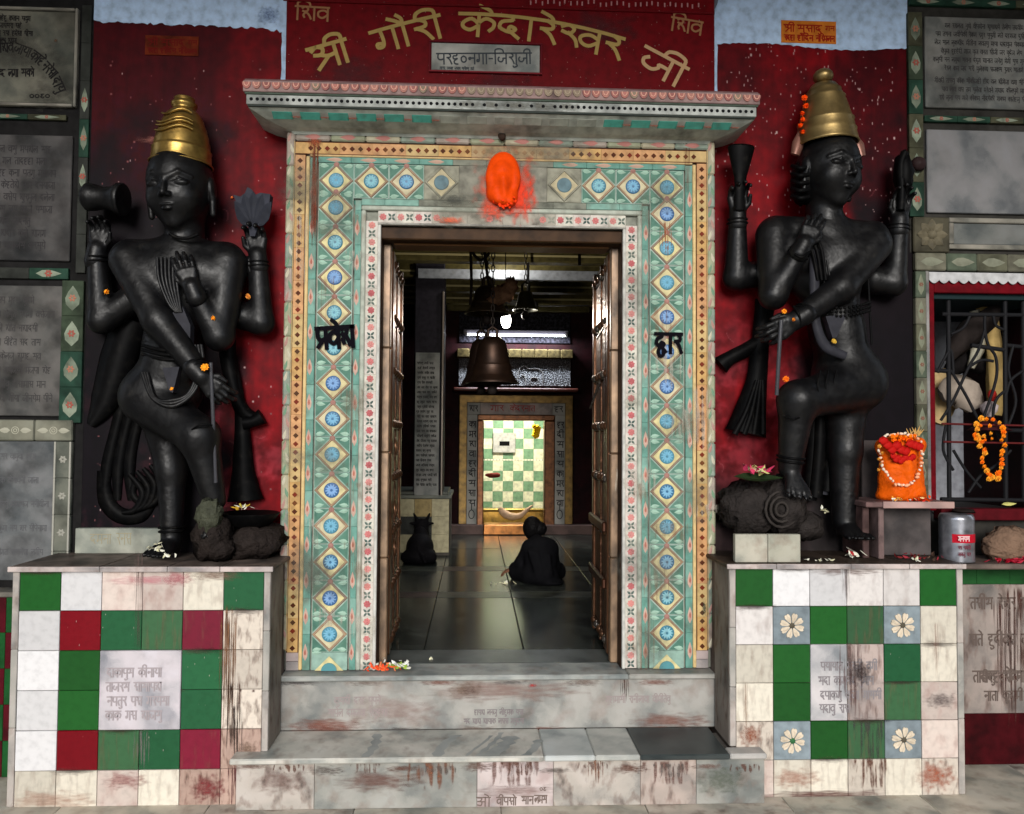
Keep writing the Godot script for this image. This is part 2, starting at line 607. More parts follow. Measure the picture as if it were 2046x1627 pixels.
# a word as polylines; returns [lines, width]
func word(spelling: String) -> Array:
	var lines := []
	var x := 0.0
	var headless := true
	for key in spelling.split(" ", false):
		var g: Array = letters[key]
		for k in range(1, g.size()):
			var pts := PackedVector2Array()
			for q in (g[k] as String).substr(1).split(" "):
				pts.append(Vector2(q.get_slice(",", 0).to_float() + x, q.get_slice(",", 1).to_float()))
			lines.append(curve_of(pts) if (g[k] as String)[0] == "c" else pts)
		x += g[0]
		if not key in ["-", "0", "6"]:
			headless = false
	if not headless:
		var bar := PackedVector2Array()
		for k in 9:
			bar.append(Vector2(x * k / 8.0, 1.0))
		lines.append(bar)
	return [lines, x]


# writes a word with its head line from a to b (points of an upright face), bent upwards by bulge
func write(m: M, spelling: String, a: Vector3, b: Vector3, tall: float, w: float, bulge := 0.0) -> void:
	var g := word(spelling)
	var wide: float = g[1]
	var dir := (b - a)
	var ln := dir.length()
	dir /= ln
	var up := Vector3(-dir.y, dir.x, 0)
	var lines := []
	for pl in g[0]:
		var out := PackedVector3Array()
		for p in (pl as PackedVector2Array):
			var u := p.x / wide
			var lean := up.rotated(Vector3(0, 0, 1), -(u - 0.5) * 8.0 * bulge / ln * 0.5)
			out.append(a + dir * (u * ln) + up * (bulge * 4.0 * u * (1.0 - u)) + lean * ((p.y - 1.0) * tall))
		lines.append(out)
	m.strokes(lines, w)


# rows of lettering too worn to read: words picked from the letters above
func scribble(m: M, a: Vector3, wide: float, rows: int, pitch: float, tall: float, w: float, ragged := 0.25, seed_ := 1) -> void:
	var r := RandomNumberGenerator.new()
	r.seed = seed_
	var keys := ["k", "d", "r", "v", "g", "p", "t", "n", "m", "s", "y", "l", "bh", "sh", "h", "j"]
	for row in rows:
		var x := r.randf() * wide * ragged * 0.5
		var end := wide * (1.0 - r.randf() * ragged * 0.6)
		while x < end:
			var s := ""
			for k in r.randi_range(2, 4):
				s += keys[r.randi() % keys.size()] + " "
				if r.randf() < 0.5:
					s += ["A", "I", "E", "u", "A"][r.randi() % 5] + " "
			var ln: float = word(s)[1] * tall * 0.8
			if x + ln > wide:
				break
			var p := a + Vector3(x, -row * pitch, 0)
			write(m, s, p, p + Vector3(ln, 0, 0), tall, w)
			x += ln + tall * 0.5


# ---------------------------------------------------------------- the facade
func wall_paint() -> ImageTexture:
	var wd := 880
	var hg := 800
	var im := Image.create_empty(wd, hg, false, Image.FORMAT_RGB8)
	var f := noise(61, 0.011, 5)
	var f2 := noise(62, 0.06, 3)
	var f3 := noise(63, 0.05, 3)
	var red := Color8(112, 4, 13)
	var wine := Color8(58, 3, 10)
	var black := Color8(13, 9, 14)
	var purple := Color8(36, 8, 30)
	var worn := Color8(138, 52, 60)
	var ash := Color8(44, 40, 40)
	for py in hg:
		var y := 4.4 - 4.4 * py / hg
		for px in wd:
			var x := -2.4 + 4.8 * px / wd
			var a := f.get_noise_2d(px, py)
			var b := f2.get_noise_2d(px, py)
			var c := red.lerp(wine, clampf(0.25 + a * 0.7, 0, 1))
			if x < 0.0:
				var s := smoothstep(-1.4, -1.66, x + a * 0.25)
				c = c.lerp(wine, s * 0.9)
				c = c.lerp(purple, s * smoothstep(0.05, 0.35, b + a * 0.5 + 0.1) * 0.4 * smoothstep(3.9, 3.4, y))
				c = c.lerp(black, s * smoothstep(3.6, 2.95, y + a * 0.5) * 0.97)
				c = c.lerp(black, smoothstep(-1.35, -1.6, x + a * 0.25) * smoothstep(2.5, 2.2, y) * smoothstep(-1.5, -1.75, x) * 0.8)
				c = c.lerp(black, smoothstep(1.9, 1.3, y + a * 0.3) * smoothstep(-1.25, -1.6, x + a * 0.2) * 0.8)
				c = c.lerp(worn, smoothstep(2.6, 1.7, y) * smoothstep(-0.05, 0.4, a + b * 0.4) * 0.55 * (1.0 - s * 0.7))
			else:
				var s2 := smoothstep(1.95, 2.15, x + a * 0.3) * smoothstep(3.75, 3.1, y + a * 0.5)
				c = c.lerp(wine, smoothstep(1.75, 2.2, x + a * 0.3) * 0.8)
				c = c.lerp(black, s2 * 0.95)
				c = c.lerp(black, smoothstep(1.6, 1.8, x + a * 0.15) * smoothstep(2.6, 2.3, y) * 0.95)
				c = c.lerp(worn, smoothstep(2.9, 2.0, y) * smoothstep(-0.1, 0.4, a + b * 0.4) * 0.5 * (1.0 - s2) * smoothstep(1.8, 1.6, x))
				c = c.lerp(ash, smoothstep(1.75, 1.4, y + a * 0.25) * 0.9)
			im.set_pixel(px, py, c * (1.0 + b * 0.2 + f3.get_noise_2d(px * 1.4, py * 0.09) * 0.14))
	var r := RandomNumberGenerator.new()
	r.seed = 5
	for k in 420:
		var right := k < 260
		var x := r.randf_range(1.2, 2.3) if right else r.randf_range(-2.2, -1.2)
		var y := r.randf_range(3.0, 4.05) if right else r.randf_range(1.3, 3.9)
		var ln := 1 + r.randi() % (3 if right else 2)
		var tone := Color8(176, 150, 146) if right or r.randf() < 0.3 else Color8(120, 70, 70)
		var q := Vector2i(int((x + 2.4) / 4.8 * wd), int((4.4 - y) / 4.4 * hg))
		im.fill_rect(Rect2i(q.x, q.y, 1, ln), tone)
		if r.randf() < 0.15:
			im.fill_rect(Rect2i(q.x, q.y, 2, ln), tone)
	for k in 90:   # scratches
		var p := Vector2(r.randf_range(0, wd), r.randf_range(hg * 0.2, hg * 0.7))
		var d := Vector2.from_angle(r.randf() * TAU)
		for s in r.randi_range(3, 16):
			var q2 := Vector2i(p)
			if q2.x >= 0 and q2.y >= 0 and q2.x < wd and q2.y < hg:
				im.set_pixelv(q2, im.get_pixelv(q2).lerp(Color8(150, 90, 90), 0.35))
			p += d
			d = d.rotated(r.randf_range(-0.4, 0.4))
	return ImageTexture.create_from_image(im)


func build_wall() -> void:
	var m := M.new()
	for q in [[-4.4, -0.85, -0.2, 5.2], [0.85, 2.434, -0.2, 5.2], [2.434, 4.4, -0.2, 1.3], [2.434, 4.4, 2.735, 5.2], [3.36, 4.4, 1.3, 2.735], [-0.85, 0.85, 3.1, 5.2]]:
		var lo := Vector3(q[0], q[2], -0.3)
		var hi := Vector3(q[1], q[3], 0.0)
		var k := func(p: Vector3) -> Vector2: return Vector2((p.x + 2.4) / 4.8, 1.0 - p.y / 4.4)
		var a := Vector3(lo.x, hi.y, 0)
		var b := Vector3(hi.x, hi.y, 0)
		var c := Vector3(hi.x, lo.y, 0)
		var d := Vector3(lo.x, lo.y, 0)
		m.quad_uv(a, b, c, d, Vector3(0, 0, 1), k.call(a), k.call(b), k.call(c), k.call(d))
		var z := Vector3(0, 0, -0.3)
		m.quad(a + z, b + z, c + z, d + z, Vector3(0, 0, -1))
		m.quad(a, d, d + z, a + z, Vector3(-1, 0, 0))
		m.quad(b, c, c + z, b + z, Vector3(1, 0, 0))
		m.quad(d, c, c + z, d + z, Vector3(0, -1, 0))
		m.quad(a, b, b + z, a + z, Vector3(0, 1, 0))
	var wm := StandardMaterial3D.new()
	wm.albedo_texture = wall_paint()
	wm.texture_repeat = false
	wm.roughness = 0.5
	wm.metallic_specular = 0.2
	wm.heightmap_enabled = true
	wm.heightmap_texture = tex["mottle"]
	wm.heightmap_scale = 0.4
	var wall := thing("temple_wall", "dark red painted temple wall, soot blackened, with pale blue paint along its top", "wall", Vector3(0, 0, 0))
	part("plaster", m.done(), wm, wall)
	# the pale blue coat with its ragged brushed edge
	var blue := mat(150, 176, 214, 0.6, "mottle", "soot", Vector3(0.35, 0.35, 0.35))
	var blue_clean := mat(198, 224, 255, 0.6, "mottle")
	var r := RandomNumberGenerator.new()
	r.seed = 12
	for s in [0, 1]:
		var o := PackedVector2Array()
		var xa := -2.262 if s == 0 else 1.207
		var xb := -1.232 if s == 0 else 2.335
		o.append(Vector2(xa, 4.9)); o.append(Vector2(xb, 4.9))
		var cnt := 64
		for k in cnt + 1:
			var u := 1.0 - float(k) / cnt
			var y := 4.055 - 0.012 * u + r.randf_range(-0.008, 0.008) if s == 0 else 4.03 + 0.012 * sin(u * 7.0) + r.randf_range(-0.004, 0.004)
			if s == 0 and u > 0.93:
				y -= 0.05 * r.randf()
			o.append(Vector2(lerpf(xa, xb, u), y))
		var pm := M.new()
		pm.plate(o, 0.0035, 0.0035)
		part("blue_paint", pm.done(), blue_clean, wall)
	for s in [-1.0, 1.0]:   # the blue line run down the edge of the name panel
		var o2 := PackedVector2Array()
		for k in 15:
			o2.append(Vector2(-1.236 + r.randf_range(-0.003, 0.003) - (0.01 if k < 2 else 0.0), lerpf(4.2, 3.66, k / 14.0)))
		for k in 15:
			o2.append(Vector2(-1.205 + r.randf_range(-0.005, 0.003) + (0.014 if k > 12 else 0.0), lerpf(3.66, 4.2, k / 14.0)))
		if s > 0:
			for k in o2.size():
				o2[k].x = -o2[k].x - 0.015
			o2.reverse()
		var p2 := M.new()
		p2.plate(o2, 0.0075, 0.0075)
		part("paint_run", p2.done(), blue_clean, wall)
	stain(wall, Vector3(-1.31, 4.12, 0.005), 0.16, 0.14, 0, Color8(110, 130, 165, 150))
	stain(wall, Vector3(-1.87, 3.4, 0.006), 0.34, 0.05, 1, Color8(150, 90, 80, 200), "scrape")
	# the name panel over the door
	var panel := thing("name_panel", "dark red masonry panel above the doorway with arched gold lettering", "panel", Vector3(0, 3.7, 0))
	slab("board", Vector3(-1.2, 3.56, 0.004), Vector3(1.19, 4.9, 0.06), mat(106, 4, 13, 0.5, "mottle", "specks", Vector3(1.3, 1.0, 1.3)), panel, 0.006)
	for k in 30:
		var at := W(1060 + k * 11.6, 4 + k * 0.25, 0.06)
		part("paint_drip", block(Vector3(-0.004, -0.012, 0), Vector3(0.004, 0.012, 0.003), 0.001), mat(170, 120, 120, 0.5), panel, at + Vector3(r.randf_range(-0.004, 0.004), r.randf_range(-0.008, 0.01), 0.001))
	slab("moulding", Vector3(-1.19, 4.168, 0.06), Vector3(1.18, 4.178, 0.068), mat(90, 8, 14, 0.5), panel)
	var gold := mat(166, 140, 82, 0.6, "brush")
	var pale := mat(186, 150, 110, 0.6, "brush")
	var faint := mat(150, 105, 72, 0.6, "brush")
	var z := 0.0635
	for q in [["shr I", [612, 100], [690, 78], 0.125, 0.021, 0.0], ["g AU r I", [738, 66], [878, 30], 0.125, 0.020, 0.004], ["k E d A r E shv r", [918, 27], [1248, 78], 0.125, 0.020, 0.035], ["j I", [1290, 92], [1376, 138], 0.125, 0.020, 0.0]]:
		var tm := M.new()
		write(tm, q[0], W(q[1][0], q[1][1], z), W(q[2][0], q[2][1], z), q[3], q[4], q[5])
		part("lettering", tm.done(), gold if q[0] != "j I" else pale, panel)
	for q in [["i sh v", [590, 12], [658, 16]], ["i sh v", [1342, 34], [1405, 45]]]:
		var tm2 := M.new()
		write(tm2, q[0], W(q[1][0], q[1][1], z), W(q[2][0], q[2][1], z), 0.075, 0.011)
		part("lettering", tm2.done(), faint, panel)
	for k in 3:
		stain(panel, W([700, 1200, 1000][k], [150, 60, 175][k], 0.0612), 0.5, 0.3, k % 2, Color8(70, 6, 14, 150))
	var plq := thing("marble_plaque", "small grey marble plaque set in the red panel over the doorway", "plaque", W(970, 143, 0.06))
	slab("stone", Vector3(-0.4, 3.806, 0.06), Vector3(0.2, 3.958, 0.07), mat(176, 176, 170, 0.5, "marble", "soot", Vector3(0.8, 0.8, 0.8)), plq)
	slab("frame", Vector3(-0.414, 3.794, 0.06), Vector3(0.214, 3.8035, 0.076), mat(120, 40, 46, 0.6), plq)
	slab("frame", Vector3(-0.414, 3.9605, 0.06), Vector3(0.214, 3.97, 0.076), mat(90, 20, 28, 0.6), plq)
	slab("frame", Vector3(-0.414, 3.8038, 0.06), Vector3(-0.4035, 3.9602, 0.076), mat(90, 20, 28, 0.6), plq)
	slab("frame", Vector3(0.2035, 3.8038, 0.06), Vector3(0.214, 3.9602, 0.076), mat(90, 20, 28, 0.6), plq)
	var pm2 := M.new()
	write(pm2, "p r h 0 n g A - i j r A u j I", W(872, 107, 0.0715), W(1062, 106, 0.0715), 0.06, 0.008)
	scribble(pm2, W(875, 133, 0.0715), 0.22, 1, 0.02, 0.014, 0.0025, 0.1, 4)
	part("lettering", pm2.done(), mat(62, 66, 70, 0.7), plq)
	var pipe := M.new()
	pipe.tube(smooth_path([W(1432, -30, 0.03), W(1430, 4, 0.035), W(1420, 24, 0.04), W(1414, 44, 0.03)]), [0.013], 9)
	lone("conduit", pipe.done(), mat(96, 98, 110, 0.35), "short grey pipe bending down at the top right corner of the red name panel", "pipe")
	# the two orange paper labels
	for s in [0, 1]:
		var a := W(290, 70, 0.006) if s == 0 else W(1561, 40, 0.006)
		var b := W(396, 112, 0.006) if s == 0 else W(1671, 88, 0.006)
		var st := thing("paper_label", ["faded dark orange paper label on the soot-darkened red wall above the left statue", "bright orange paper label with red lettering on the pale blue paint"][s], "label", Vector3(a.x, b.y, 0))
		slab("paper", Vector3(a.x, b.y, 0.0038), Vector3(b.x, a.y, 0.006), [mat(116, 44, 22, 0.7, "mottle", "soot", Vector3(2, 2, 2)), mat(222, 128, 44, 0.7, "mottle")][s], st, 0.0005)
		var lm := M.new()
		var h := a.y - b.y
		var w := b.x - a.x
		write(lm, "shr I", Vector3(a.x + w * 0.05, a.y - h * 0.2, 0.0068), Vector3(a.x + w * 0.24, a.y - h * 0.2, 0.0068), h * 0.3, h * 0.055)
		write(lm, "bh u s A d u", Vector3(a.x + w * 0.29, a.y - h * 0.2, 0.0068), Vector3(a.x + w * 0.74, a.y - h * 0.2, 0.0068), h * 0.3, h * 0.055)
		write(lm, "g n", Vector3(a.x + w * 0.8, a.y - h * 0.22, 0.0068), Vector3(a.x + w * 0.97, a.y - h * 0.22, 0.0068), h * 0.2, h * 0.04)
		write(lm, "r d h A", Vector3(a.x + w * 0.05, a.y - h * 0.66, 0.0068), Vector3(a.x + w * 0.24, a.y - h * 0.66, 0.0068), h * 0.24, h * 0.05)
		write(lm, "h O i d n", Vector3(a.x + w * 0.29, a.y - h * 0.66, 0.0068), Vector3(a.x + w * 0.58, a.y - h * 0.66, 0.0068), h * 0.24, h * 0.05)
		write(lm, "n i r m l n", Vector3(a.x + w * 0.63, a.y - h * 0.66, 0.0068), Vector3(a.x + w * 0.97, a.y - h * 0.66, 0.0068), h * 0.24, h * 0.05)
		part("lettering", lm.done(), [mat(96, 20, 16, 0.7), mat(150, 34, 20, 0.7)][s], st)


func build_cornice() -> void:
	var c := thing("cornice", "projecting tiled cornice with pink scallops and a pierced white band over the doorway", "cornice", Vector3(0, 3.4, 0))
	# profile from the wall outwards and its mitred ends: half width grows with the projection
	var prof := [Vector2(0.125, 3.405), Vector2(0.135, 3.418), Vector2(0.18, 3.425), Vector2(0.24, 3.44), Vector2(0.29, 3.46), Vector2(0.315, 3.472)]
	var m := M.new()
	var pt := func(p: Vector2, s: float) -> Vector3: return Vector3(s * (1.01 + p.x) + 0.0, p.y, p.x)
	for k in prof.size() - 1:
		var a: Vector2 = prof[k]
		var b: Vector2 = prof[k + 1]
		var o := Vector3(0, -(b.x - a.x), b.y - a.y)
		m.quad(pt.call(a, -1.0), pt.call(a, 1.0), pt.call(b, 1.0), pt.call(b, -1.0), o)
		for s in [-1.0, 1.0]:
			var a0: Vector3 = pt.call(a, s)
			var b0: Vector3 = pt.call(b, s)
			m.quad(a0, b0, Vector3(b0.x, b0.y, 0), Vector3(a0.x, a0.y, 0), Vector3(s, -0.5, 0))
	part("cove", m.done(), mat(206, 212, 200, 0.6, "mottle", "soot", Vector3(1.2, 1.2, 1.2)), c)
	slab("fillet", Vector3(-1.325, 3.4725, 0.002), Vector3(1.325, 3.4805, 0.327), mat(60, 66, 62, 0.7), c, 0.001)
	slab("pierced_band", Vector3(-1.33, 3.481, 0.002), Vector3(1.33, 3.531, 0.332), mat(196, 200, 194, 0.5, "mottle", "soot", Vector3(0.7, 0.7, 0.7)), c, 0.002)
	slab("fillet", Vector3(-1.337, 3.5315, 0.002), Vector3(1.337, 3.541, 0.338), mat(84, 96, 84, 0.7, "mottle"), c, 0.001)
	slab("crown_band", Vector3(-1.345, 3.5415, 0.002), Vector3(1.345, 3.6, 0.345), mat(166, 138, 134, 0.6, "mottle", "soot", Vector3(0.9, 0.9, 0.9)), c, 0.003)
	slab("top_bed", Vector3(-1.34, 3.6005, 0.002), Vector3(1.34, 3.612, 0.335), mat(120, 90, 90, 0.7, "mottle"), c, 0.003)
	# the pierced holes
	var hm := M.new()
	hm.lathe(Vector3(0, 0, 0.0), [Vector2(0.0, 0.0012), Vector2(0.0085, 0.0012), Vector2(0.0092, 0.0)], 10, Vector3(0, 0, 1))
	var hole := hm.done()
	var dark := mat(22, 22, 24, 0.9)
	for k in 86:
		var x := -1.305 + k * 2.61 / 85.0
		if absf(x - 0.05) < 0.2 and k % 2 == 0:
			continue
		part("pierced_hole", hole, dark, c, Vector3(x, 3.507, 0.3322))
	# pink half-round scallops, each a raised tile
	var sm := M.new()
	var out := PackedVector2Array()
	for k in 11:
		var a := PI + PI * k / 10.0
		out.append(Vector2(cos(a) * 0.0225, 0.014 + sin(a) * 0.034))
	sm.plate(out, 0.006, 0.006)
	var scallop := sm.done()
	var rm := M.new()
	var pts := []
	for k in 9:
		var a := PI + PI * k / 8.0
		pts.append(Vector3(cos(a) * 0.0135, 0.014 + sin(a) * 0.021, 0.006))
	rm.tube(pts, [0.0028], 5)
	var rib := rm.done()
	var pinks := [mat(184, 122, 112, 0.5, "mottle"), mat(188, 132, 120, 0.5, "mottle"), mat(170, 112, 106, 0.5, "mottle"), mat(158, 140, 120, 0.5, "mottle")]
	for k in 54:
		var x := -1.325 + k * 2.65 / 53.0
		var faded := absf(x - 0.1) < 0.3
		var s := part("scallop", scallop, pinks[3] if faded or k % 11 == 7 else pinks[k * 7 % 3], c, Vector3(x, 3.574, 0.3452))
		part("scallop_rib", rib, mat(222, 170, 150, 0.5) if not faded else mat(176, 160, 138, 0.5), s, Vector3(x, 3.574, 0.3452))
	# teal tiles along the cove with brown flowers between
	var n := Vector3(0, -0.97, 0.25).normalized()
	var tq := M.new()
	tq.box(Vector3(-0.052, -0.026, -0.002), Vector3(0.052, 0.026, 0.004), 0.002)
	var cove_tile := tq.done()
	var fl := M.new()
	for k in 6:
		fl.leaf(Vector3.ZERO, Vector3(cos(TAU * k / 6.0), sin(TAU * k / 6.0), 0) * 0.02, 0.014, Vector3(0, 0, 1), 0.003)
	var flower := fl.done()
	for k in 17:
		var x := -1.16 + k * 0.145
		var mid := absf(x - 0.05) < 0.45
		var t := part("cove_tile", cove_tile, mat(190, 194, 180, 0.7, "mottle", "soot", Vector3(2, 2, 2)) if mid else mat(96, 186, 168, 0.45, "mottle", "rust_light", Vector3(1.6, 1.6, 1.6)), c, Vector3(x, 3.4525, 0.268), Vector3(deg_to_rad(64), 0, 0))
		if not mid:
			part("flower", flower, mat(140, 92, 78, 0.6), t, Vector3(x + 0.0725, 3.449, 0.272), Vector3(deg_to_rad(64), 0, 0), Vector3(1.5, 1.3, 1))
	# the nail under it and the dark smear
	var nl := M.new()
	nl.blob(Vector3.ZERO, Vector3(0.022, 0.025, 0.02), noise(4, 0.05), 0.25)
	lone("resin_knob", nl.done(), mat(66, 52, 44, 0.8, "mottle"), "small dark lump stuck under the middle of the cornice", "lump", W(1003, 272, 0.15))
	for k in 5:
		stain(c, Vector3(-0.2 + k * 0.13, 3.507, 0.3328), 0.2, 0.06, k % 2, Color8(110, 108, 98, 170))


func tile_row(x: float, y0: float, step: float, n: int) -> Array:
	var a := []
	for k in n:
		a.append(Vector2(x, y0 - k * step))
	return a


func build_surround() -> void:
	var f := thing("door_surround", "doorway surround of blue, teal and yellow relief tiles with rose and diamond borders", "door frame", Vector3(0, 0.535, 0))
	var xo := 1.17
	# backing masonry
	var bed := mat(150, 152, 140, 0.7, "mottle", "soot", Vector3(1, 1, 1))
	slab("backing", Vector3(-xo, 0.536, -0.02), Vector3(-0.668, 3.4, 0.1), bed, f)
	slab("backing", Vector3(0.668, 0.536, -0.02), Vector3(xo, 3.4, 0.1), bed, f)
	slab("backing", Vector3(-0.6675, 2.925, -0.02), Vector3(0.6675, 3.4, 0.1), bed, f)
	# outer rounded moulding: mottled pale green, pink and cream, in short lengths
	var mould := [mat(164, 168, 140, 0.45, "mottle", "rust_light", Vector3(2, 2, 2)), mat(172, 160, 148, 0.45, "mottle", "rust_light", Vector3(2, 2, 2)), mat(146, 160, 146, 0.45, "mottle", "rust_light", Vector3(2, 2, 2)), mat(184, 176, 150, 0.45, "mottle")]
	var flame := M.new()
	flame.leaf(Vector3(0, -0.045, 0), Vector3(0, 0.09, 0), 0.03, Vector3(0, 0, 1), 0.005)
	var flame_mesh := flame.done()
	var bud := M.new()
	bud.leaf(Vector3(0, -0.03, 0), Vector3(0, 0.06, 0), 0.018, Vector3(0, 0, 1), 0.006)
	var bud_mesh := bud.done()
	for s in [-1.0, 1.0]:
		for k in 15:
			var y := 0.645 + k * 0.185
			var a := Vector3(s * 1.148 - 0.022, y, 0.1005)
			var p := slab("moulding", a, a + Vector3(0.044, 0.184, 0.027), mould[(k * 5 + int(s)) % 4], f, 0.01)
			for q in 3:
				part("moulded_leaf", bud_mesh, [mat(196, 190, 168, 0.5), mat(176, 138, 128, 0.5), mat(120, 150, 124, 0.5)][(q + k) % 3], p, a + Vector3(0.022 + (0.007 if q % 2 else -0.006), 0.03 + q * 0.062, 0.026), Vector3(0, 0, 0.25 if q % 2 else -0.25))
	for k in 12:
		var a := Vector3(-1.125 + k * 0.1885, 3.374, 0.1005)
		slab("moulding", a, a + Vector3(0.1875, 0.034, 0.0265), mould[(k * 3 + 1) % 4], f, 0.008)
		part("moulded_leaf", flame_mesh, mat(176, 120, 112, 0.5), f, a + Vector3(0.094, 0.02, 0.026), Vector3(0, 0, PI / 2))
	# yellow border of tiles, each with brown diamonds and lines
	var golds := [mat(210, 168, 108, 0.42, "mottle", "rust_light", Vector3(1.4, 1.4, 1.4)), mat(206, 156, 108, 0.42, "mottle"), mat(216, 164, 116, 0.42, "mottle", "rust_light", Vector3(2.4, 2.4, 2.4)), mat(208, 178, 124, 0.42, "mottle")]
	var brown := mat(88, 46, 28, 0.5, "mottle")
	var browns := [brown, mat(104, 62, 34, 0.5), mat(112, 44, 28, 0.5), mat(78, 52, 34, 0.5)]
	var dm := M.new()
	dm.plate(PackedVector2Array([Vector2(0, 0.0145), Vector2(0.0145, 0), Vector2(0, -0.0145), Vector2(-0.0145, 0)]), 0.0025, 0.003)
	var diamond := dm.done()
	for s in [-1.0, 1.0]:
		for k in 15:
			var y := 0.632 + k * 0.18
			var top := y + 0.1795 if k < 14 else 3.297
			var x: float = s * 1.0975
			var p := slab("border_tile", Vector3(x - 0.0275, y, 0.1002), Vector3(x + 0.0275, top, 0.1185), golds[(k * 7 + int(s) * 2 + 2) % 4], f, 0.0012)
			for q in 4:
				if y + 0.0225 + q * 0.045 < 3.29:
					part("diamond", diamond, browns[(k * 3 + q) % 4], p, Vector3(x, y + 0.0225 + q * 0.045, 0.1185))
			for e in [-0.0295, 0.0295]:
				slab("line", Vector3(x + e - 0.002, y, 0.1002), Vector3(x + e + 0.002, top, 0.1195), brown, p, 0.0005)
		slab("border_tile", Vector3(s * 1.0975 - 0.034, 0.537, 0.1002), Vector3(s * 1.0975 + 0.034, 0.583, 0.117), mat(176, 166, 164, 0.6, "marble"), f)
		slab("border_tile", Vector3(s * 1.0975 - 0.034, 0.585, 0.1002), Vector3(s * 1.0975 + 0.034, 0.63, 0.117), mat(186, 170, 168, 0.6, "marble"), f)
		slab("cream_strip", Vector3(s * 1.056 - 0.0092, 0.54, 0.1002), Vector3(s * 1.056 + 0.0092, 3.29, 0.122), mat(226, 196, 140, 0.45, "mottle"), f, 0.004)
		slab("cream_strip", Vector3(s * 1.1293 - 0.002, 0.64, 0.1002), Vector3(s * 1.1293 + 0.002, 3.37, 0.123), mat(214, 180, 120, 0.45, "mottle"), f, 0.001)
	for k in 12:
		var x := -1.065 + k * 0.1783
		var worn := absf(x - 0.0) < 0.3
		var p := slab("border_tile", Vector3(x if k else -1.125, 3.3015, 0.1002), Vector3(x + 0.178 if k < 11 else 1.125, 3.3665, 0.1185), mat(196, 168, 128, 0.6, "mottle", "soot", Vector3(2, 2, 2)) if worn else golds[(k * 5) % 4], f, 0.0012)
		for q in 4:
			part("diamond", diamond, mat(150, 120, 88, 0.6) if worn else browns[(k + q * 3) % 4], p, Vector3(x + 0.0225 + q * 0.0446, 3.334, 0.1185))
		for e in [3.3008, 3.3662]:
			slab("line", Vector3(x if k else -1.125, e, 0.1002), Vector3(x + 0.178 if k < 11 else 1.125, e + 0.004, 0.1197), brown if not worn else mat(140, 110, 84, 0.6), p, 0.0005)
	slab("cream_strip", Vector3(-1.046, 3.2905, 0.1002), Vector3(1.046, 3.3005, 0.1215), mat(222, 190, 138, 0.45, "mottle"), f, 0.004)
	# teal strips with pink flames
	var teal := mat(112, 162, 148, 0.4, "mottle", "rust_light", Vector3(1.2, 0.6, 1.2))
	var teal2 := mat(132, 174, 160, 0.4, "mottle", "rust_light", Vector3(1.2, 0.6, 1.2))
	var pinkf := mat(212, 176, 160, 0.5, "mottle")
	var pink_in := mat(206, 128, 112, 0.5, "mottle")
	for s in [-1.0, 1.0]:
		for col in [[1.0265, 0.0195, 3.285], [0.783, 0.0165, 3.055]]:
			var x: float = s * col[0]
			var n := int((col[2] - 0.54) / 0.1895)
			for k in n + 1:
				var y := 0.5375 + k * 0.1895
				var top := minf(y + 0.189, col[2])
				if top - y < 0.03:
					continue
				var p := slab("teal_tile", Vector3(x - col[1], y, 0.1002), Vector3(x + col[1], top, 0.1165), teal if (k + int(s)) % 3 else teal2, f, 0.002)
				if y + 0.1 < top:
					part("flame", flame_mesh, pinkf, p, Vector3(x + s * 0.004, y + 0.095, 0.1165), Vector3.ZERO, Vector3(0.85, 1, 1))
					part("flame_heart", bud_mesh, pink_in, p, Vector3(x + s * 0.004, y + 0.095, 0.1185), Vector3.ZERO, Vector3(0.7, 0.7, 1))
	for k in 11:
		var x := -1.007 + k * 0.1832
		var worn := absf(x + 0.09) < 0.36
		slab("teal_tile", Vector3(x, 3.2585, 0.1002), Vector3(x + 0.1825, 3.29, 0.1165), mat(140, 142, 128, 0.6, "mottle") if worn else teal, f, 0.002)
		if not worn:
			part("flame", flame_mesh, mat(190, 158, 140, 0.5), f, Vector3(x + 0.0916, 3.275, 0.1165), Vector3(0, 0, PI / 2), Vector3(0.75, 1, 1))
		if k > 0 and k < 10 and absf(x + 0.09) < 0.75:
			slab("teal_tile", Vector3(maxf(x, -0.7655), 3.03, 0.1002), Vector3(minf(x + 0.1825, 0.7655), 3.064, 0.1165), mat(146, 148, 134, 0.6, "mottle", "soot", Vector3(2, 2, 2)) if absf(x + 0.05) < 0.42 else teal2, f, 0.002)
	# the big relief tiles: a diamond with a blue rosette, leaves in the corners
	build_relief_tiles(f)
	# inner pale moulding and rose border
	var palem := mat(186, 192, 178, 0.45, "mottle", "rust_light", Vector3(1, 0.5, 1))
	for s in [-1.0, 1.0]:
		slab("pale_moulding", Vector3(s * 0.7525 - 0.0125, 0.538, 0.1002), Vector3(s * 0.7525 + 0.0125, 3.0, 0.1275), palem, f, 0.006)
		slab("edge_moulding", Vector3(s * 0.667 - 0.0085, 0.538, 0.1002), Vector3(s * 0.667 + 0.0085, 2.922, 0.1285), mat(206, 204, 196, 0.45, "mottle"), f, 0.003)
	slab("pale_moulding", Vector3(-0.765, 3.0005, 0.1002), Vector3(0.765, 3.026, 0.1275), palem, f, 0.006)
	slab("edge_moulding", Vector3(-0.6755, 2.9225, 0.1002), Vector3(0.6755, 2.9345, 0.1285), mat(190, 186, 176, 0.45, "mottle", "soot", Vector3(2, 2, 2)), f, 0.003)
	var rose := M.new()
	for k in 7:
		var d := Vector3(cos(TAU * k / 7.0 + 0.4), sin(TAU * k / 7.0 + 0.4), 0)
		rose.leaf(d * 0.003, d * 0.0175, 0.017, Vector3(0, 0, 1), 0.003)
	var heart := M.new()
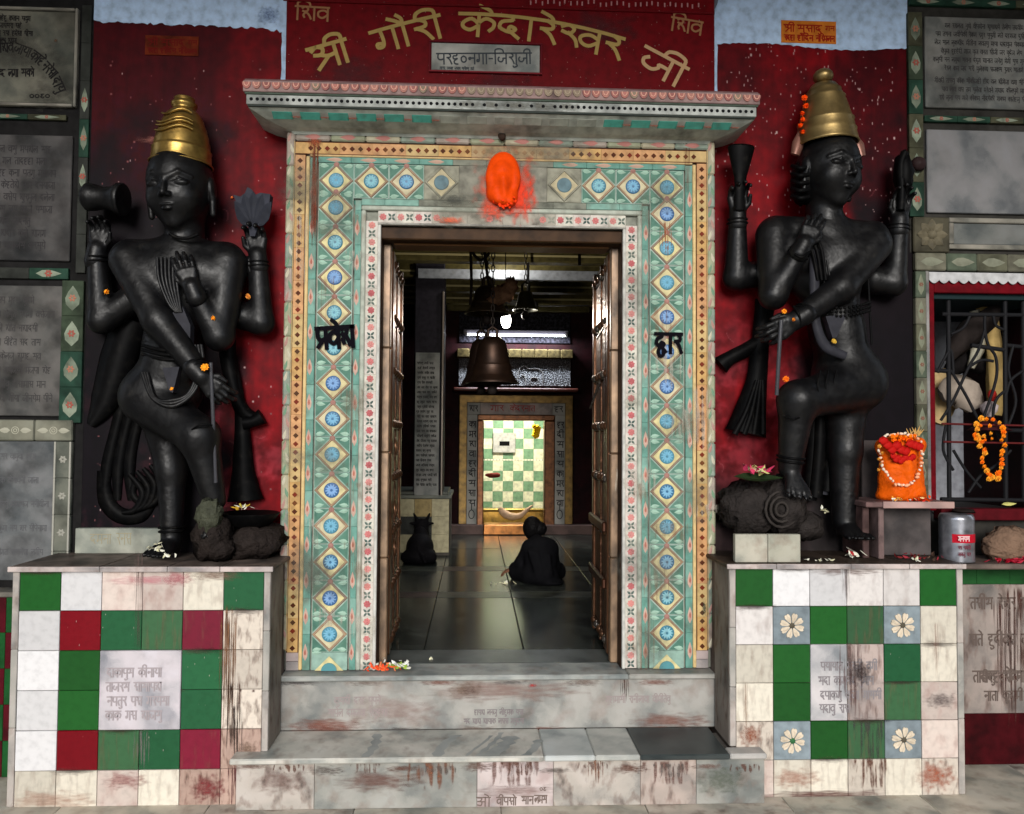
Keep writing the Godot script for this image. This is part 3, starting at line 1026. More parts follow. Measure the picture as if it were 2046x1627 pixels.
	heart.lathe(Vector3.ZERO, [Vector2(0, 0.005), Vector2(0.005, 0.0045), Vector2(0.0065, 0.002)], 8, Vector3(0, 0, 1))
	rose.add(heart, Transform3D.IDENTITY)
	var rose_mesh := rose.done()
	var sprig := M.new()
	for k in 4:
		var d := Vector3(cos(PI / 4 + PI / 2 * k) * 1.0, sin(PI / 4 + PI / 2 * k) * 1.0, 0)
		sprig.leaf(d * 0.002, d * 0.025, 0.0125, Vector3(0, 0, 1), 0.002)
	var sprig_mesh := sprig.done()
	var whites := [mat(212, 204, 194, 0.4, "mottle"), mat(214, 210, 196, 0.4, "mottle", "rust_light", Vector3(2, 2, 2)), mat(216, 206, 196, 0.4, "mottle")]
	var roses := [mat(208, 128, 126, 0.5, "mottle"), mat(216, 148, 142, 0.5, "mottle"), mat(198, 112, 114, 0.5, "mottle"), mat(218, 146, 138, 0.5, "mottle")]
	var green := [mat(98, 114, 106, 0.5, "mottle"), mat(112, 124, 114, 0.5, "mottle"), mat(84, 102, 96, 0.5, "mottle")]
	var r := RandomNumberGenerator.new()
	r.seed = 77
	for s in [-1.0, 1.0]:
		for k in 26:
			var y := 0.5395 + k * 0.0925
			var top := minf(y + 0.092, 2.999)
			if top - y < 0.05:
				continue
			var x: float = s * 0.7077
			var p := slab("rose_tile", Vector3(x - 0.0315, y, 0.1002), Vector3(x + 0.0315, top, 0.1175), whites[r.randi() % 3], f, 0.001)
			part("rose", rose_mesh, roses[r.randi() % 4], p, Vector3(x, y + 0.068, 0.1175), Vector3(0, 0, r.randf() * 0.5 - 0.25))
			part("leaf_sprig", sprig_mesh, green[r.randi() % 3], p, Vector3(x, y + 0.023, 0.1175), Vector3(0, 0, r.randf() * 0.2 - 0.1))
	for k in 14:
		var x := -0.6755 + k * 0.0965
		var sooty := x > -0.42 and x < 0.2
		var p := slab("rose_tile", Vector3(x, 2.9352, 0.1002), Vector3(x + 0.096, 2.9995, 0.1175), mat(182, 176, 162, 0.6, "mottle", "soot", Vector3(2, 2, 2)) if sooty else whites[k % 3], f, 0.001)
		if not sooty or k % 3 == 0:
			part("rose", rose_mesh, roses[3] if sooty else roses[k % 4], p, Vector3(x + 0.026, 2.967, 0.1175))
			part("leaf_sprig", sprig_mesh, green[k % 3] if not sooty else mat(140, 142, 130, 0.6), p, Vector3(x + 0.073, 2.967, 0.1175))
	# rust runs, soot and vermilion smears
	var rust := Color8(120, 52, 22, 235)
	stain(f, Vector3(-1.022, 3.1, 0.1242), 0.05, 0.62, 0, Color8(116, 50, 22, 235))
	stain(f, Vector3(-1.02, 2.98, 0.1243), 0.045, 0.4, 1, Color8(104, 42, 18, 235))
	stain(f, Vector3(-1.02, 3.06, 0.1245), 0.065, 0.56, 2, rust)
	stain(f, Vector3(-1.02, 3.17, 0.125), 0.055, 0.5, 3, Color8(110, 44, 18, 230))
	stain(f, Vector3(-1.02, 3.37, 0.1255), 0.1, 0.1, 0, Color8(150, 70, 34, 220))
	stain(f, W(1372, 330, 0.126), 0.05, 0.34, 3, Color8(110, 60, 36, 200))
	stain(f, W(1330, 480, 0.128), 0.09, 0.22, 2, Color8(150, 84, 44, 210))
	stain(f, W(1408, 1215, 0.128), 0.03, 0.1, 1, Color8(60, 70, 56, 220))
	for q in [[1010, 330, 0.42, 0.3, 0, 150], [930, 410, 0.5, 0.28, 1, 120], [1110, 300, 0.5, 0.26, 1, 120], [1000, 265, 0.7, 0.1, 0, 150]]:
		stain(f, W(q[0], q[1], 0.1285), q[2], q[3], q[4], Color8(120, 118, 104, q[5]))
	stain(f, W(1012, 372, 0.1295), 0.38, 0.44, 0, Color8(232, 70, 20, 190))
	stain(f, W(1040, 388, 0.13), 0.2, 0.36, 1, Color8(236, 58, 10, 220))
	stain(f, W(985, 420, 0.1305), 0.2, 0.14, 1, Color8(220, 80, 50, 190))
	stain(f, W(900, 440, 0.1308), 0.18, 0.05, 0, Color8(214, 96, 60, 220))
	stain(f, W(905, 398, 0.1302), 0.2, 0.07, 0, Color8(70, 72, 66, 170))
	for k in 44:
		var sx := -1.0 if k % 2 else 1.0
		stain(f, Vector3(sx * r.randf_range(0.7, 1.13), r.randf_range(0.6, 3.2), 0.1318 + k * 0.00004), r.randf_range(0.08, 0.3), r.randf_range(0.1, 0.45), k % 4, [Color8(120, 116, 100, 95), Color8(140, 100, 70, 80), Color8(90, 92, 84, 90), Color8(190, 180, 165, 110)][k / 2 % 4])
	# painted words
	var ink := mat(14, 12, 18, 0.9)
	var tm := M.new()
	write(tm, "pr v E sh", W(630, 657, 0.136), W(706, 652, 0.136), 0.11, 0.022)
	part("lettering", tm.done(), ink, f)
	var tm2 := M.new()
	write(tm2, "dv A r", W(1309, 667, 0.136), W(1363, 668, 0.136), 0.105, 0.019)
	part("lettering", tm2.done(), ink, f)
	# the vermilion covered niche figure
	var g := Field.new(Vector3(-0.12, 3.0, 0.08), Vector3(0.12, 3.36, 0.22), 0.006)
	g.ell(Vector3(0, 3.2, 0.125), Vector3(0.094, 0.135, 0.05), 0.02)
	g.cap(Vector3(-0.035, 3.1, 0.125), Vector3(0.03, 3.08, 0.125), 0.055, 0.05, 0.04)
	g.ell(Vector3(-0.005, 3.19, 0.165), Vector3(0.05, 0.075, 0.028), 0.02)
	g.cap(Vector3(-0.002, 3.17, 0.19), Vector3(0.006, 3.08, 0.175), 0.017, 0.012, 0.025)
	g.ell(Vector3(-0.07, 3.18, 0.15), Vector3(0.024, 0.06, 0.02), 0.02)
	g.ell(Vector3(0.068, 3.18, 0.15), Vector3(0.024, 0.06, 0.02), 0.02)
	g.cap(Vector3(-0.03, 3.06, 0.16), Vector3(0.035, 3.05, 0.16), 0.02, 0.02, 0.02)
	var idm := M.new()
	g.mesh(idm)
	var idol := thing("orange_idol", "small niche idol thickly coated in bright orange vermilion above the doorway", "idol", Vector3(0, 3.03, 0.1))
	var om := mat(250, 78, 12, 0.45, "mottle", "", Vector3.ONE, 0.0, 0.15)
	part("figure", idm.done(), om, idol)
	var pet := M.new()
	for k in 16:
		var a := Vector3(r.randf_range(-0.06, 0.06), r.randf_range(3.025, 3.075), 0.15 + r.randf() * 0.03)
		pet.leaf(a, Vector3(r.randf_range(-0.02, 0.02), r.randf_range(-0.03, 0.005), 0.01), 0.016, Vector3(0, 0.2, 1).normalized(), 0.003)
	part("petals", pet.done(), mat(240, 64, 22, 0.6), idol)


func build_relief_tiles(f: Node3D) -> void:
	var h := 0.0945
	var frame := M.new()     # raised tan diamond with a cream field
	var a := 0.093
	var b := 0.079
	for k in 4:
		var d0 := Vector3(cos(PI / 2 * k), sin(PI / 2 * k), 0)
		var d1 := Vector3(cos(PI / 2 * (k + 1)), sin(PI / 2 * (k + 1)), 0)
		var o := (d0 + d1).normalized()
		var up := Vector3(0, 0, 0.007)
		frame.quad(d0 * a, d1 * a, d1 * (a - 0.006) + up, d0 * (a - 0.006) + up, o + Vector3(0, 0, 1))
		frame.quad(d0 * (a - 0.006) + up, d1 * (a - 0.006) + up, d1 * b + up, d0 * b + up, Vector3(0, 0, 1))
		frame.quad(d0 * b + up, d1 * b + up, d1 * (b - 0.004), d0 * (b - 0.004), -o + Vector3(0, 0, 1))
	var frame_mesh := frame.done()
	var field := M.new()
	field.plate(PackedVector2Array([Vector2(0, 0.0755), Vector2(0.0755, 0), Vector2(0, -0.0755), Vector2(-0.0755, 0)]), 0.0035, 0.003)
	var field_mesh := field.done()
	var disc := M.new()
	disc.lathe(Vector3.ZERO, [Vector2(0, 0.006), Vector2(0.034, 0.006), Vector2(0.0395, 0.0045), Vector2(0.041, 0.0)], 24, Vector3(0, 0, 1))
	var disc_mesh := disc.done()
	var pet := M.new()
	for k in 12:
		var d := Vector3(cos(TAU * k / 12.0), sin(TAU * k / 12.0), 0)
		pet.leaf(d * 0.006, d * 0.029, 0.0105, Vector3(0, 0, 1), 0.0035)
	var pet_mesh := pet.done()
	var leaf := M.new()
	leaf.leaf(Vector3(0, 0, 0), Vector3(0.052, 0, 0), 0.026, Vector3(0, 0, 1), 0.005)
	var leaf_mesh := leaf.done()
	var tri := M.new()
	tri.plate(PackedVector2Array([Vector2(0.004, 0.004), Vector2(0.082, 0.004), Vector2(0.004, 0.082)]), 0.002, 0.002)
	var tri_mesh := tri.done()
	var base := [mat(164, 188, 174, 0.4, "mottle", "rust_light", Vector3(2, 2, 2)), mat(152, 182, 168, 0.4, "mottle"), mat(174, 192, 180, 0.4, "mottle")]
	var tans := [mat(166, 138, 112, 0.45, "mottle"), mat(178, 148, 122, 0.45, "mottle"), mat(158, 136, 118, 0.45, "mottle")]
	var creams := [mat(216, 204, 156, 0.4, "mottle"), mat(212, 202, 166, 0.4, "mottle"), mat(222, 210, 156, 0.4, "mottle")]
	var blues := [mat(58, 112, 150, 0.35, "mottle"), mat(64, 130, 152, 0.35, "mottle"), mat(62, 106, 158, 0.35, "mottle"), mat(82, 142, 164, 0.35, "mottle")]
	var lights := [mat(128, 178, 206, 0.35), mat(140, 190, 200, 0.35), mat(132, 168, 210, 0.35), mat(118, 174, 198, 0.35)]
	var greens := [mat(96, 138, 120, 0.4, "mottle"), mat(108, 148, 132, 0.4, "mottle"), mat(88, 130, 114, 0.4, "mottle")]
	var leafs := mat(168, 202, 182, 0.4, "mottle")
	var worn := mat(168, 166, 148, 0.6, "mottle", "soot", Vector3(2, 2, 2))
	var spots := []
	for s in [-1.0, 1.0]:
		for k in 14:
			var y := 0.727 + 0.1905 * (k - 1)
			if k == 13:
				y = 3.012
			spots.append([Vector2(s * 0.9035, y), 0])
		spots.append([Vector2(s * 0.9035, 3.16), 0])
		for k in 3:
			spots.append([Vector2(s * (0.7145 - 0.1895 * k), 3.16), 1 if k == 2 else 0])
	var r := RandomNumberGenerator.new()
	r.seed = 31
	for q in spots:
		var c: Vector2 = q[0]
		var lo := maxf(c.y - h, 0.5375)
		var hi := c.y + h
		if c.y == 3.012:
			lo = c.y - 0.0945
			hi = 3.064
		var fade: bool = q[1] == 1
		var at := Vector3(c.x, c.y, 0.117)
		var t := slab("relief_tile", Vector3(c.x - h, lo, 0.1002), Vector3(c.x + h, hi, 0.117), worn if fade else base[r.randi() % 3], f, 0.0015)
		t.rotation = Vector3(r.randf_range(-0.008, 0.008), r.randf_range(-0.008, 0.008), r.randf_range(-0.006, 0.006))
		var k := r.randi()
		if c.y < 0.56:     # the bottom course is cut off through its middle
			part("medallion", half_disc(0.041), mat(86, 140, 146, 0.4), t, at)
			part("leaf", leaf_mesh, leafs, t, at + Vector3(-0.092, 0.094, 0.001))
			var hd := M.new()
			hd.plate(PackedVector2Array([Vector2(-0.0755, 0.0), Vector2(0, 0.0755), Vector2(0.0755, 0.0)]), 0.0035, 0.003)
			part("diamond_field", hd.done(), creams[2], t, at)
			continue
		part("diamond_frame", frame_mesh, worn if fade else tans[k % 3], t, at)
		part("diamond_field", field_mesh, mat(196, 184, 150, 0.5, "mottle") if fade else creams[k % 3], t, at)
		var md := part("medallion", disc_mesh, mat(112, 138, 146, 0.5, "mottle") if fade else blues[k % 4], t, at + Vector3(0, 0, 0.0032))
		if not fade:
			md.rotation.z = r.randf()
			part("rosette", pet_mesh, lights[k % 4], t, at + Vector3(0, 0, 0.0092), Vector3(0, 0, r.randf()))
		for sx in [-1.0, 1.0]:
			for sy in [-1.0, 1.0]:
				part("corner", tri_mesh, worn if fade else greens[(k + int(sx)) % 3], t, at + Vector3(-sx * 0.094, -sy * 0.094, 0), Vector3.ZERO if false else (Vector3(0, 0, 0) if sx > 0 and sy > 0 else Vector3(0, 0, PI / 2) if sx < 0 and sy > 0 else Vector3(0, 0, PI) if sx < 0 else Vector3(0, 0, -PI / 2)))
		if not fade:
			for sx in [0.0, PI]:
				var low := at + Vector3(-0.091 if sx == 0.0 else 0.091, -0.083, 0.0015)
				var high := at + Vector3(-0.091 if sx == 0.0 else 0.091, 0.083, 0.0015)
				part("leaf", leaf_mesh, leafs, t, low, Vector3(0, 0, sx + (0.12 if sx == 0.0 else -0.12)))
				part("leaf", leaf_mesh, leafs, t, high, Vector3(0, 0, sx - (0.12 if sx == 0.0 else -0.12)))
			var node := M.new()
			if not meshes.has("tile_node"):
				node.lathe(Vector3.ZERO, [Vector2(0, 0.009), Vector2(0.012, 0.008), Vector2(0.016, 0.0)], 8, Vector3(0, 0, 1))
				meshes["tile_node"] = node.done()
			part("node", meshes["tile_node"], mat(178, 132, 122, 0.5, "mottle"), t, at + Vector3(0, hi - c.y - 0.008, 0))
	# the blank worn slab in the middle of the lintel
	slab("worn_slab", Vector3(-0.2405, 3.0645, 0.1002), Vector3(0.2405, 3.258, 0.1155), mat(156, 154, 140, 0.65, "mottle", "soot", Vector3(1.6, 1.6, 1.6)), f)
	for s in [-1.0, 1.0]:
		slab("teal_tile", Vector3(s * 0.8745 - 0.074, 3.035, 0.0995), Vector3(s * 0.8745 + 0.074, 3.06, 0.1), mat(90, 150, 136, 0.45), f)


func half_disc(rad: float) -> ArrayMesh:
	var o := PackedVector2Array()
	for k in 13:
		o.append(Vector2(cos(PI * k / 12.0) * rad, sin(PI * k / 12.0) * rad))
	var m := M.new()
	m.plate(o, 0.009, 0.008)
	return m.done()


# ---------------------------------------------------------------- ground, steps, pedestals
func marble(k: int) -> StandardMaterial3D:
	match k:
		0: return mat(196, 192, 184, 0.42, "marble", "rust_light", Vector3(0.9, 0.9, 0.9))
		1: return mat(164, 163, 157, 0.42, "marble", "rust_light", Vector3(1.1, 1.1, 1.1))
		2: return mat(188, 180, 172, 0.45, "marble", "rust", Vector3(1.6, 0.9, 1.6))
		3: return mat(74, 80, 82, 0.35, "marble")
		4: return mat(150, 148, 144, 0.5, "marble", "rust", Vector3(1.2, 1.2, 1.2))
		5: return mat(202, 192, 190, 0.45, "marble", "pink_wash", Vector3(1.2, 1.2, 1.2))
	return mat(120, 126, 126, 0.4, "marble", "soot", Vector3(1, 1, 1))


func build_ground() -> void:
	var g := MeshInstance3D.new()
	g.name = "ground"
	var m := M.new()
	m.quad(Vector3(-60, -0.03, -60), Vector3(60, -0.03, -60), Vector3(60, -0.03, 60), Vector3(-60, -0.03, 60), Vector3.UP)
	g.mesh = m.done()
	g.material_override = mat(120, 114, 106, 0.8, "mottle")
	add_child(g)
	g.set_meta("kind", "structure")
	var p := Node3D.new()
	p.name = "courtyard_paving"
	add_child(p)
	p.set_meta("kind", "structure")
	var mm := [mat(206, 198, 182, 0.5, "marble", "rust_light", Vector3(1, 1, 1)), mat(196, 190, 176, 0.5, "marble", "rust_light", Vector3(1.3, 1.3, 1.3)), mat(204, 194, 180, 0.5, "marble", "rust", Vector3(0.8, 0.8, 0.8))]
	for a in 12:
		for b in 7:
			var x := -4.2 + a * 0.7 + (0.31 if b % 2 else 0.0)
			var z := 0.02 + b * 0.7
			slab("paving_slab", Vector3(x, -0.028, z), Vector3(x + 0.697, 0.0 - 0.0015 * ((a * 3 + b) % 3), z + 0.697), mm[(a * 5 + b * 2) % 3], p, 0.003)


func build_steps() -> void:
	var s := thing("lower_step", "worn grey marble step, the lower of the two before the doorway", "step", Vector3(0, 0, 0.53))
	slab("core", Vector3(-1.26, 0, 0.2), Vector3(1.285, 0.222, 0.51), mat(110, 104, 98, 0.8), s, 0.002)
	var xs := [-1.262, -0.893, -0.117, 0.251, 0.676, 0.95, 1.288]
	for k in 6:
		var kk: int = [2, 1, 5, 2, 2, 1][k]
		slab("riser_slab", Vector3(xs[k] + 0.0008, 0.001, 0.5105), Vector3(xs[k + 1] - 0.0008, 0.2205, 0.53), marble(kk) if k != 4 else mat(184, 170, 162, 0.45, "marble", "rust", Vector3(2, 0.7, 2)), s, 0.002)
	var tx := [-1.288, 0.205, 0.452, 0.67, 1.11, 1.292]
	for k in 5:
		slab("tread_slab", Vector3(tx[k] + 0.0006, 0.2225, 0.192 if k < 4 else 0.468), Vector3(tx[k + 1] - 0.0006, 0.25, 0.558), [mat(206, 203, 194, 0.35, "marble", "rust_light", Vector3(1.6, 0.4, 1.0)), mat(190, 194, 192, 0.3, "marble"), mat(192, 192, 186, 0.3, "marble"), mat(64, 70, 70, 0.3, "marble"), mat(190, 186, 182, 0.4, "marble")][k], s, 0.006)
	for q in [[-0.66, 0.05, 0.3], [-0.3, 0.06, 0.27], [-0.05, 0.09, 0.25], [-0.1, 0.03, 0.3], [-0.15, 0.02, 0.26], [0.1, 0.05, 0.2]]:   # grey veins across the tread
		var v := M.new()
		var pts := []
		for k in 9:
			var u := k / 8.0
			pts.append(Vector3(q[0] + 0.02 * sin(u * 3.0 + q[0] * 9.0) + u * (0.1 + 0.1 * q[0]), 0.2506, 0.545 - u * q[2]))
		for k in 8:
			var w0: float = q[1] * (0.25 + 0.35 * sin(k * 1.7 + q[0] * 20.0) ** 2)
			var w1: float = q[1] * (0.25 + 0.35 * sin((k + 1) * 1.7 + q[0] * 20.0) ** 2)
			v.quad(pts[k] - Vector3(w0, 0, 0), pts[k] + Vector3(w0, 0, 0), pts[k + 1] + Vector3(w1, 0, 0), pts[k + 1] - Vector3(w1, 0, 0), Vector3.UP)
		part("vein", v.done(), mat(164, 168, 166, 0.3, "marble"), s)
	var lm := M.new()
	write(lm, "aa E", W(952, 1594, 0.5312), W(980, 1594, 0.5312), 0.042, 0.006)
	write(lm, "v I p s O", W(992, 1594, 0.5312), W(1032, 1594, 0.5312), 0.036, 0.006)
	write(lm, "bh A n", W(1042, 1592, 0.5312), W(1066, 1592, 0.5312), 0.036, 0.006)
	write(lm, "l m bh", W(1068, 1590, 0.5312), W(1093, 1590, 0.5312), 0.036, 0.006)
	write(lm, "0 6", W(1078, 1572, 0.5312), W(1092, 1572, 0.5312), 0.022, 0.004)
	part("lettering", lm.done(), mat(110, 96, 90, 0.7), s)
	for k in 14:  # brown grime under the tread edge, also painted in as soft edge shade
		stain(s, W(500 + k * 76, 1532 + (k % 3) * 4, 0.5308), 0.2, 0.035 + 0.012 * (k % 4), [0, 2, 1, 3][k % 4], [Color8(110, 84, 74, 190), Color8(96, 60, 46, 200), Color8(90, 80, 74, 170)][k % 3])
	for q in [[860, 1548, 0.3, 0.16, 2, 0], [1015, 1545, 0.4, 0.14, 3, 1], [1190, 1540, 0.1, 0.14, 2, 0], [1030, 1580, 0.5, 0.08, 0, 2], [760, 1560, 0.5, 0.12, 1, 1], [560, 1560, 0.3, 0.16, 1, 2], [1330, 1545, 0.3, 0.12, 3, 1], [1440, 1560, 0.3, 0.18, 0, 3]]:
		stain(s, W(q[0], q[1], 0.5306), q[2], q[3], q[4], [Color8(122, 72, 44, 190), Color8(110, 74, 64, 170), Color8(120, 88, 80, 120), Color8(92, 98, 84, 150)][q[5]])
	var u := thing("threshold_step", "high grey marble step with worn inscriptions below the doorway", "step", Vector3(0, 0.24, 0.19))
	slab("core", Vector3(-1.14, 0.24, -0.1), Vector3(1.15, 0.504, 0.17), mat(110, 104, 98, 0.8), u)
	slab("riser_slab", Vector3(-1.14, 0.2505, 0.1705), Vector3(1.148, 0.5045, 0.19), mat(170, 168, 163, 0.4, "marble", "rust_light", Vector3(0.8, 0.8, 0.8)), u, 0.002)
	slab("nose_slab", Vector3(-1.142, 0.505, -0.02), Vector3(0.68, 0.5325, 0.21), mat(176, 178, 174, 0.4, "marble", "rust_light", Vector3(1, 1, 1)), u, 0.006)
	slab("nose_slab", Vector3(0.6815, 0.505, -0.02), Vector3(1.149, 0.5325, 0.21), mat(170, 168, 162, 0.4, "marble", "rust_light", Vector3(1.4, 1, 1)), u, 0.006)
	slab("sill_slab", Vector3(-0.655, 0.505, -0.3), Vector3(0.655, 0.532, -0.0205), mat(92, 98, 96, 0.32, "marble", "soot", Vector3(0.8, 0.8, 0.8)), u, 0.004)
	var um := M.new()
	scribble(um, W(945, 1419, 0.1912), 0.3, 1, 0.03, 0.026, 0.0042, 0.1, 8)
	scribble(um, W(920, 1437, 0.1912), 0.38, 1, 0.03, 0.026, 0.0042, 0.1, 9)
	part("lettering", um.done(), mat(120, 112, 112, 0.7), u)
	var um2 := M.new()
	scribble(um2, W(655, 1394, 0.1912), 0.34, 2, 0.062, 0.036, 0.005, 0.3, 10)
	scribble(um2, W(1190, 1392, 0.1912), 0.4, 1, 0.06, 0.034, 0.005, 0.3, 12)
	scribble(um2, W(866, 1404, 0.1912), 0.08, 1, 0.06, 0.03, 0.004, 0.3, 13)
	part("lettering", um2.done(), mat(146, 134, 132, 0.7), u)
	for k in 12:  # grime below the nose and at the foot, doubling as painted corner shade
		stain(u, W(590 + k * 72, [1364, 1458][k % 2], 0.1909), 0.24, 0.03 + 0.012 * (k % 3), [0, 1][k % 2], [Color8(84, 78, 76, 170), Color8(120, 70, 56, 170), Color8(110, 90, 80, 150)][k % 3])
	for q in [[650, 1450, 0.5, 0.1, 0, Color8(132, 76, 60, 170)], [1010, 1380, 0.9, 0.14, 1, Color8(140, 110, 100, 150)], [1340, 1440, 0.5, 0.1, 1, Color8(130, 80, 66, 150)], [1248, 1375, 0.06, 0.16, 2, Color8(70, 40, 30, 230)], [930, 1380, 0.24, 0.12, 0, Color8(146, 104, 74, 150)], [600, 1362, 0.3, 0.06, 0, Color8(70, 72, 74, 170)], [1064, 1370, 0.05, 0.025, 1, Color8(190, 40, 44, 220)], [800, 1420, 0.5, 0.2, 1, Color8(150, 120, 112, 110)]]:
		stain(u, W(q[0], q[1], 0.1908), q[2], q[3], q[4], q[5])


func flower_relief(rad: float) -> ArrayMesh:
	var m := M.new()
	for k in 8:
		var o := PackedVector2Array()
		for p in [[0.2, 0.02], [0.45, 0.15], [0.75, 0.235], [0.93, 0.2], [1.0, 0.1], [0.93, 0.0], [1.0, -0.1], [0.93, -0.2], [0.75, -0.235], [0.45, -0.15], [0.2, -0.02]]:
			o.append(Vector2(p[0], p[1]).rotated(TAU * k / 8.0 + 0.2) * rad)
		m.plate(o, 0.006 + 0.001 * (k % 2), 0.006)
		var d := Vector3(cos(TAU * k / 8.0 + 0.2), sin(TAU * k / 8.0 + 0.2), 0)
		m.leaf(d * rad * 0.3 + Vector3(0, 0, 0.006), d * rad * 0.6, rad * 0.3, Vector3(0, 0, 1), 0.004)
	return m.done()


func build_pedestals() -> void:
	var white := mat(216, 214, 214, 0.22, "brush")
	var white2 := mat(214, 208, 204, 0.25, "brush", "rust_light", Vector3(1.5, 0.6, 1.5))
	var cream := mat(214, 206, 190, 0.3, "brush", "rust_light", Vector3(3, 0.8, 3))
	var dirty := mat(208, 194, 184, 0.35, "brush", "pink_wash", Vector3(2.2, 1.2, 2.2))
	var rusty := mat(210, 198, 184, 0.4, "brush", "rust", Vector3(3, 1.1, 3))
	var foul := mat(186, 158, 144, 0.45, "brush", "rust", Vector3(4, 1.2, 4))
	var green := mat(32, 86, 36, 0.25, "brush")
	var green2 := mat(38, 92, 58, 0.25, "brush", "specks", Vector3(1.5, 0.5, 1.5))
	var green3 := mat(56, 94, 62, 0.35, "brush", "rust_light", Vector3(4, 0.5, 4))
	var red := mat(116, 12, 24, 0.25, "brush", "specks", Vector3(1.6, 0.5, 1.6))
	var red2 := mat(122, 28, 50, 0.3, "brush", "rust_light", Vector3(3, 0.6, 3))
	var grey_tile := mat(138, 150, 156, 0.4, "mottle")
	var edge := mat(176, 172, 166, 0.4, "marble")
	var pink := mat(204, 198, 204, 0.4, "marble", "dust", Vector3(1.2, 1.2, 1.2))
	var pink2 := mat(196, 178, 172, 0.45, "marble", "rust", Vector3(3, 0.7, 3))
	var kinds := {"G": green, "g": green2, "H": green3, "W": white, "w": white2, "C": cream, "D": dirty, "R": red, "r": red2, "S": rusty, "X": foul, "F": grey_tile}
	var flower := flower_relief(0.062)
	var boss := M.new()
	boss.lathe(Vector3.ZERO, [Vector2(0, 0.012), Vector2(0.012, 0.01), Vector2(0.016, 0.002)], 10, Vector3(0, 0, 1))
	var boss_mesh := boss.done()
	for side in [0, 1]:
		var x0: float = [-2.325, 1.17][side]
		var step: float = [0.1935, 0.1893][side]
		var top: float = [1.118, 1.13][side]
		var x1 := x0 + step * 6
		var p := thing("tiled_pedestal", ["green, dark red and white tiled pedestal under the left black statue", "green and white tiled pedestal with flower tiles under the right black statue"][side], "pedestal", Vector3((x0 + x1) * 0.5, 0, 0.2))
		slab("core", Vector3(x0 - 0.022, 0, 0.002), Vector3(x1 + 0.022, top - 0.002, 0.4485), mat(116, 104, 96, 0.8, "mottle", "soot", Vector3(0.8, 0.8, 0.8)), p)
		var plan: Array = [["GWDDCg", "WRgHrS", "WGP.gS", "WG..gS", "WRHgrX", "CCDCXX"], ["GWWwwG", "wFGHFC", "CGPQgC", "CG..HD", "SFGHFD", "DCCSCS"]][side]
		for row in 6:
			for col in 6:
				var ch: String = plan[row][col]
				if ch == "." or ch == "Q":
					continue
				var a := Vector3(x0 + col * step + 0.0014, top - (row + 1) * 0.19 + 0.0014, 0.449)
				var b := Vector3(x0 + (col + 1) * step - 0.0014, top - row * 0.19 - 0.0014, 0.46 + 0.0008 * ((row * 5 + col * 3) % 3))
				if ch == "P":
					if side == 0:
						var q := slab("plaque", a - Vector3(0, 0.19, 0), b + Vector3(step, 0, 0.004), pink, p, 0.003)
						var tm := M.new()
						scribble(tm, a + Vector3(0.03, 0.105, 0.019), 0.33, 4, 0.068, 0.042, 0.006, 0.06, 3)
						part("lettering", tm.done(), mat(160, 150, 152, 0.7), q)
					else:
						var q1 := slab("plaque", a - Vector3(0, 0.19, 0), b, mat(206, 202, 204, 0.4, "marble"), p, 0.003)
						slab("plaque", a + Vector3(step, -0.19, 0), b + Vector3(step, 0, 0), pink2, p, 0.003)
						var tm1 := M.new()
						scribble(tm1, a + Vector3(0.035, 0.1, 0.0135), 0.33, 3, 0.072, 0.04, 0.006, 0.1, 21)
						scribble(tm1, a + Vector3(0.035, -0.11, 0.0135), 0.18, 1, 0.072, 0.04, 0.006, 0.1, 22)
						part("lettering", tm1.done(), mat(132, 126, 128, 0.7), q1)
					continue
				if row == 5 and side == 0 and col == 5:
					b.x = -1.265
				if row == 5 and side == 1 and col == 0:
					a.x = 1.292
				var base_m: StandardMaterial3D = kinds[ch]
				var shade: float = [1.0, 0.95, 1.03, 0.91][(row * 7 + col * 5 + side) % 4]
				var tone := "%s %.2f" % [ch, shade]
				if not mats.has(tone):
					var dup := base_m.duplicate()
					dup.albedo_color = Color(base_m.albedo_color.r * shade, base_m.albedo_color.g * shade, base_m.albedo_color.b * shade)
					mats[tone] = dup
				var t := slab("tile", a, b, mats[tone], p, 0.002)
				t.rotation = Vector3(rng.randf_range(-0.006, 0.006), rng.randf_range(-0.006, 0.006), rng.randf_range(-0.004, 0.004))
				if ch == "F":
					part("flower", flower, mat(224, 208, 184, 0.5, "mottle"), t, (a + b) * 0.5 + Vector3(0, 0, 0.0055), Vector3(0, 0, row * 0.3))
					part("flower_boss", boss_mesh, mat(52, 100, 62, 0.5) if row == 4 and col == 1 else mat(84, 78, 66, 0.6), t, (a + b) * 0.5 + Vector3(0, 0, 0.006))
		# marble edging strips, the inner flank and the ledge
		var bot_in := 0.2505
		for e in [[x0 - 0.032, x0 - 0.001], [x1 + 0.001, x1 + 0.032]]:
			var inner: bool = (e[0] > x0) == (side == 0)
			for k in 3:
				var y0 := lerpf(bot_in if inner else 0.001, top, k / 3.0)
				var y1 := lerpf(bot_in if inner else 0.001, top, (k + 1) / 3.0)
				slab("edge_strip", Vector3(e[0], y0, 0.4487), Vector3(e[1], y1 - 0.001, 0.464), edge if k % 2 else mat(186, 178, 172, 0.4, "marble", "rust_light", Vector3(2, 1, 2)), p, 0.003)
		var fx := x1 + 0.0225 if side == 0 else x0 - 0.0335
		slab("flank_slab", Vector3(fx, 0.251, 0.214), Vector3(fx + 0.011, top - 0.002, 0.448), mat(134, 126, 118, 0.5, "marble", "rust", Vector3(1.5, 0.8, 1.5)), p, 0.002)
		var lx: Array = [[-2.372, -1.94, -1.62, -1.37, -1.115], [1.118, 1.37, 1.75, 2.05, 2.345]][side]
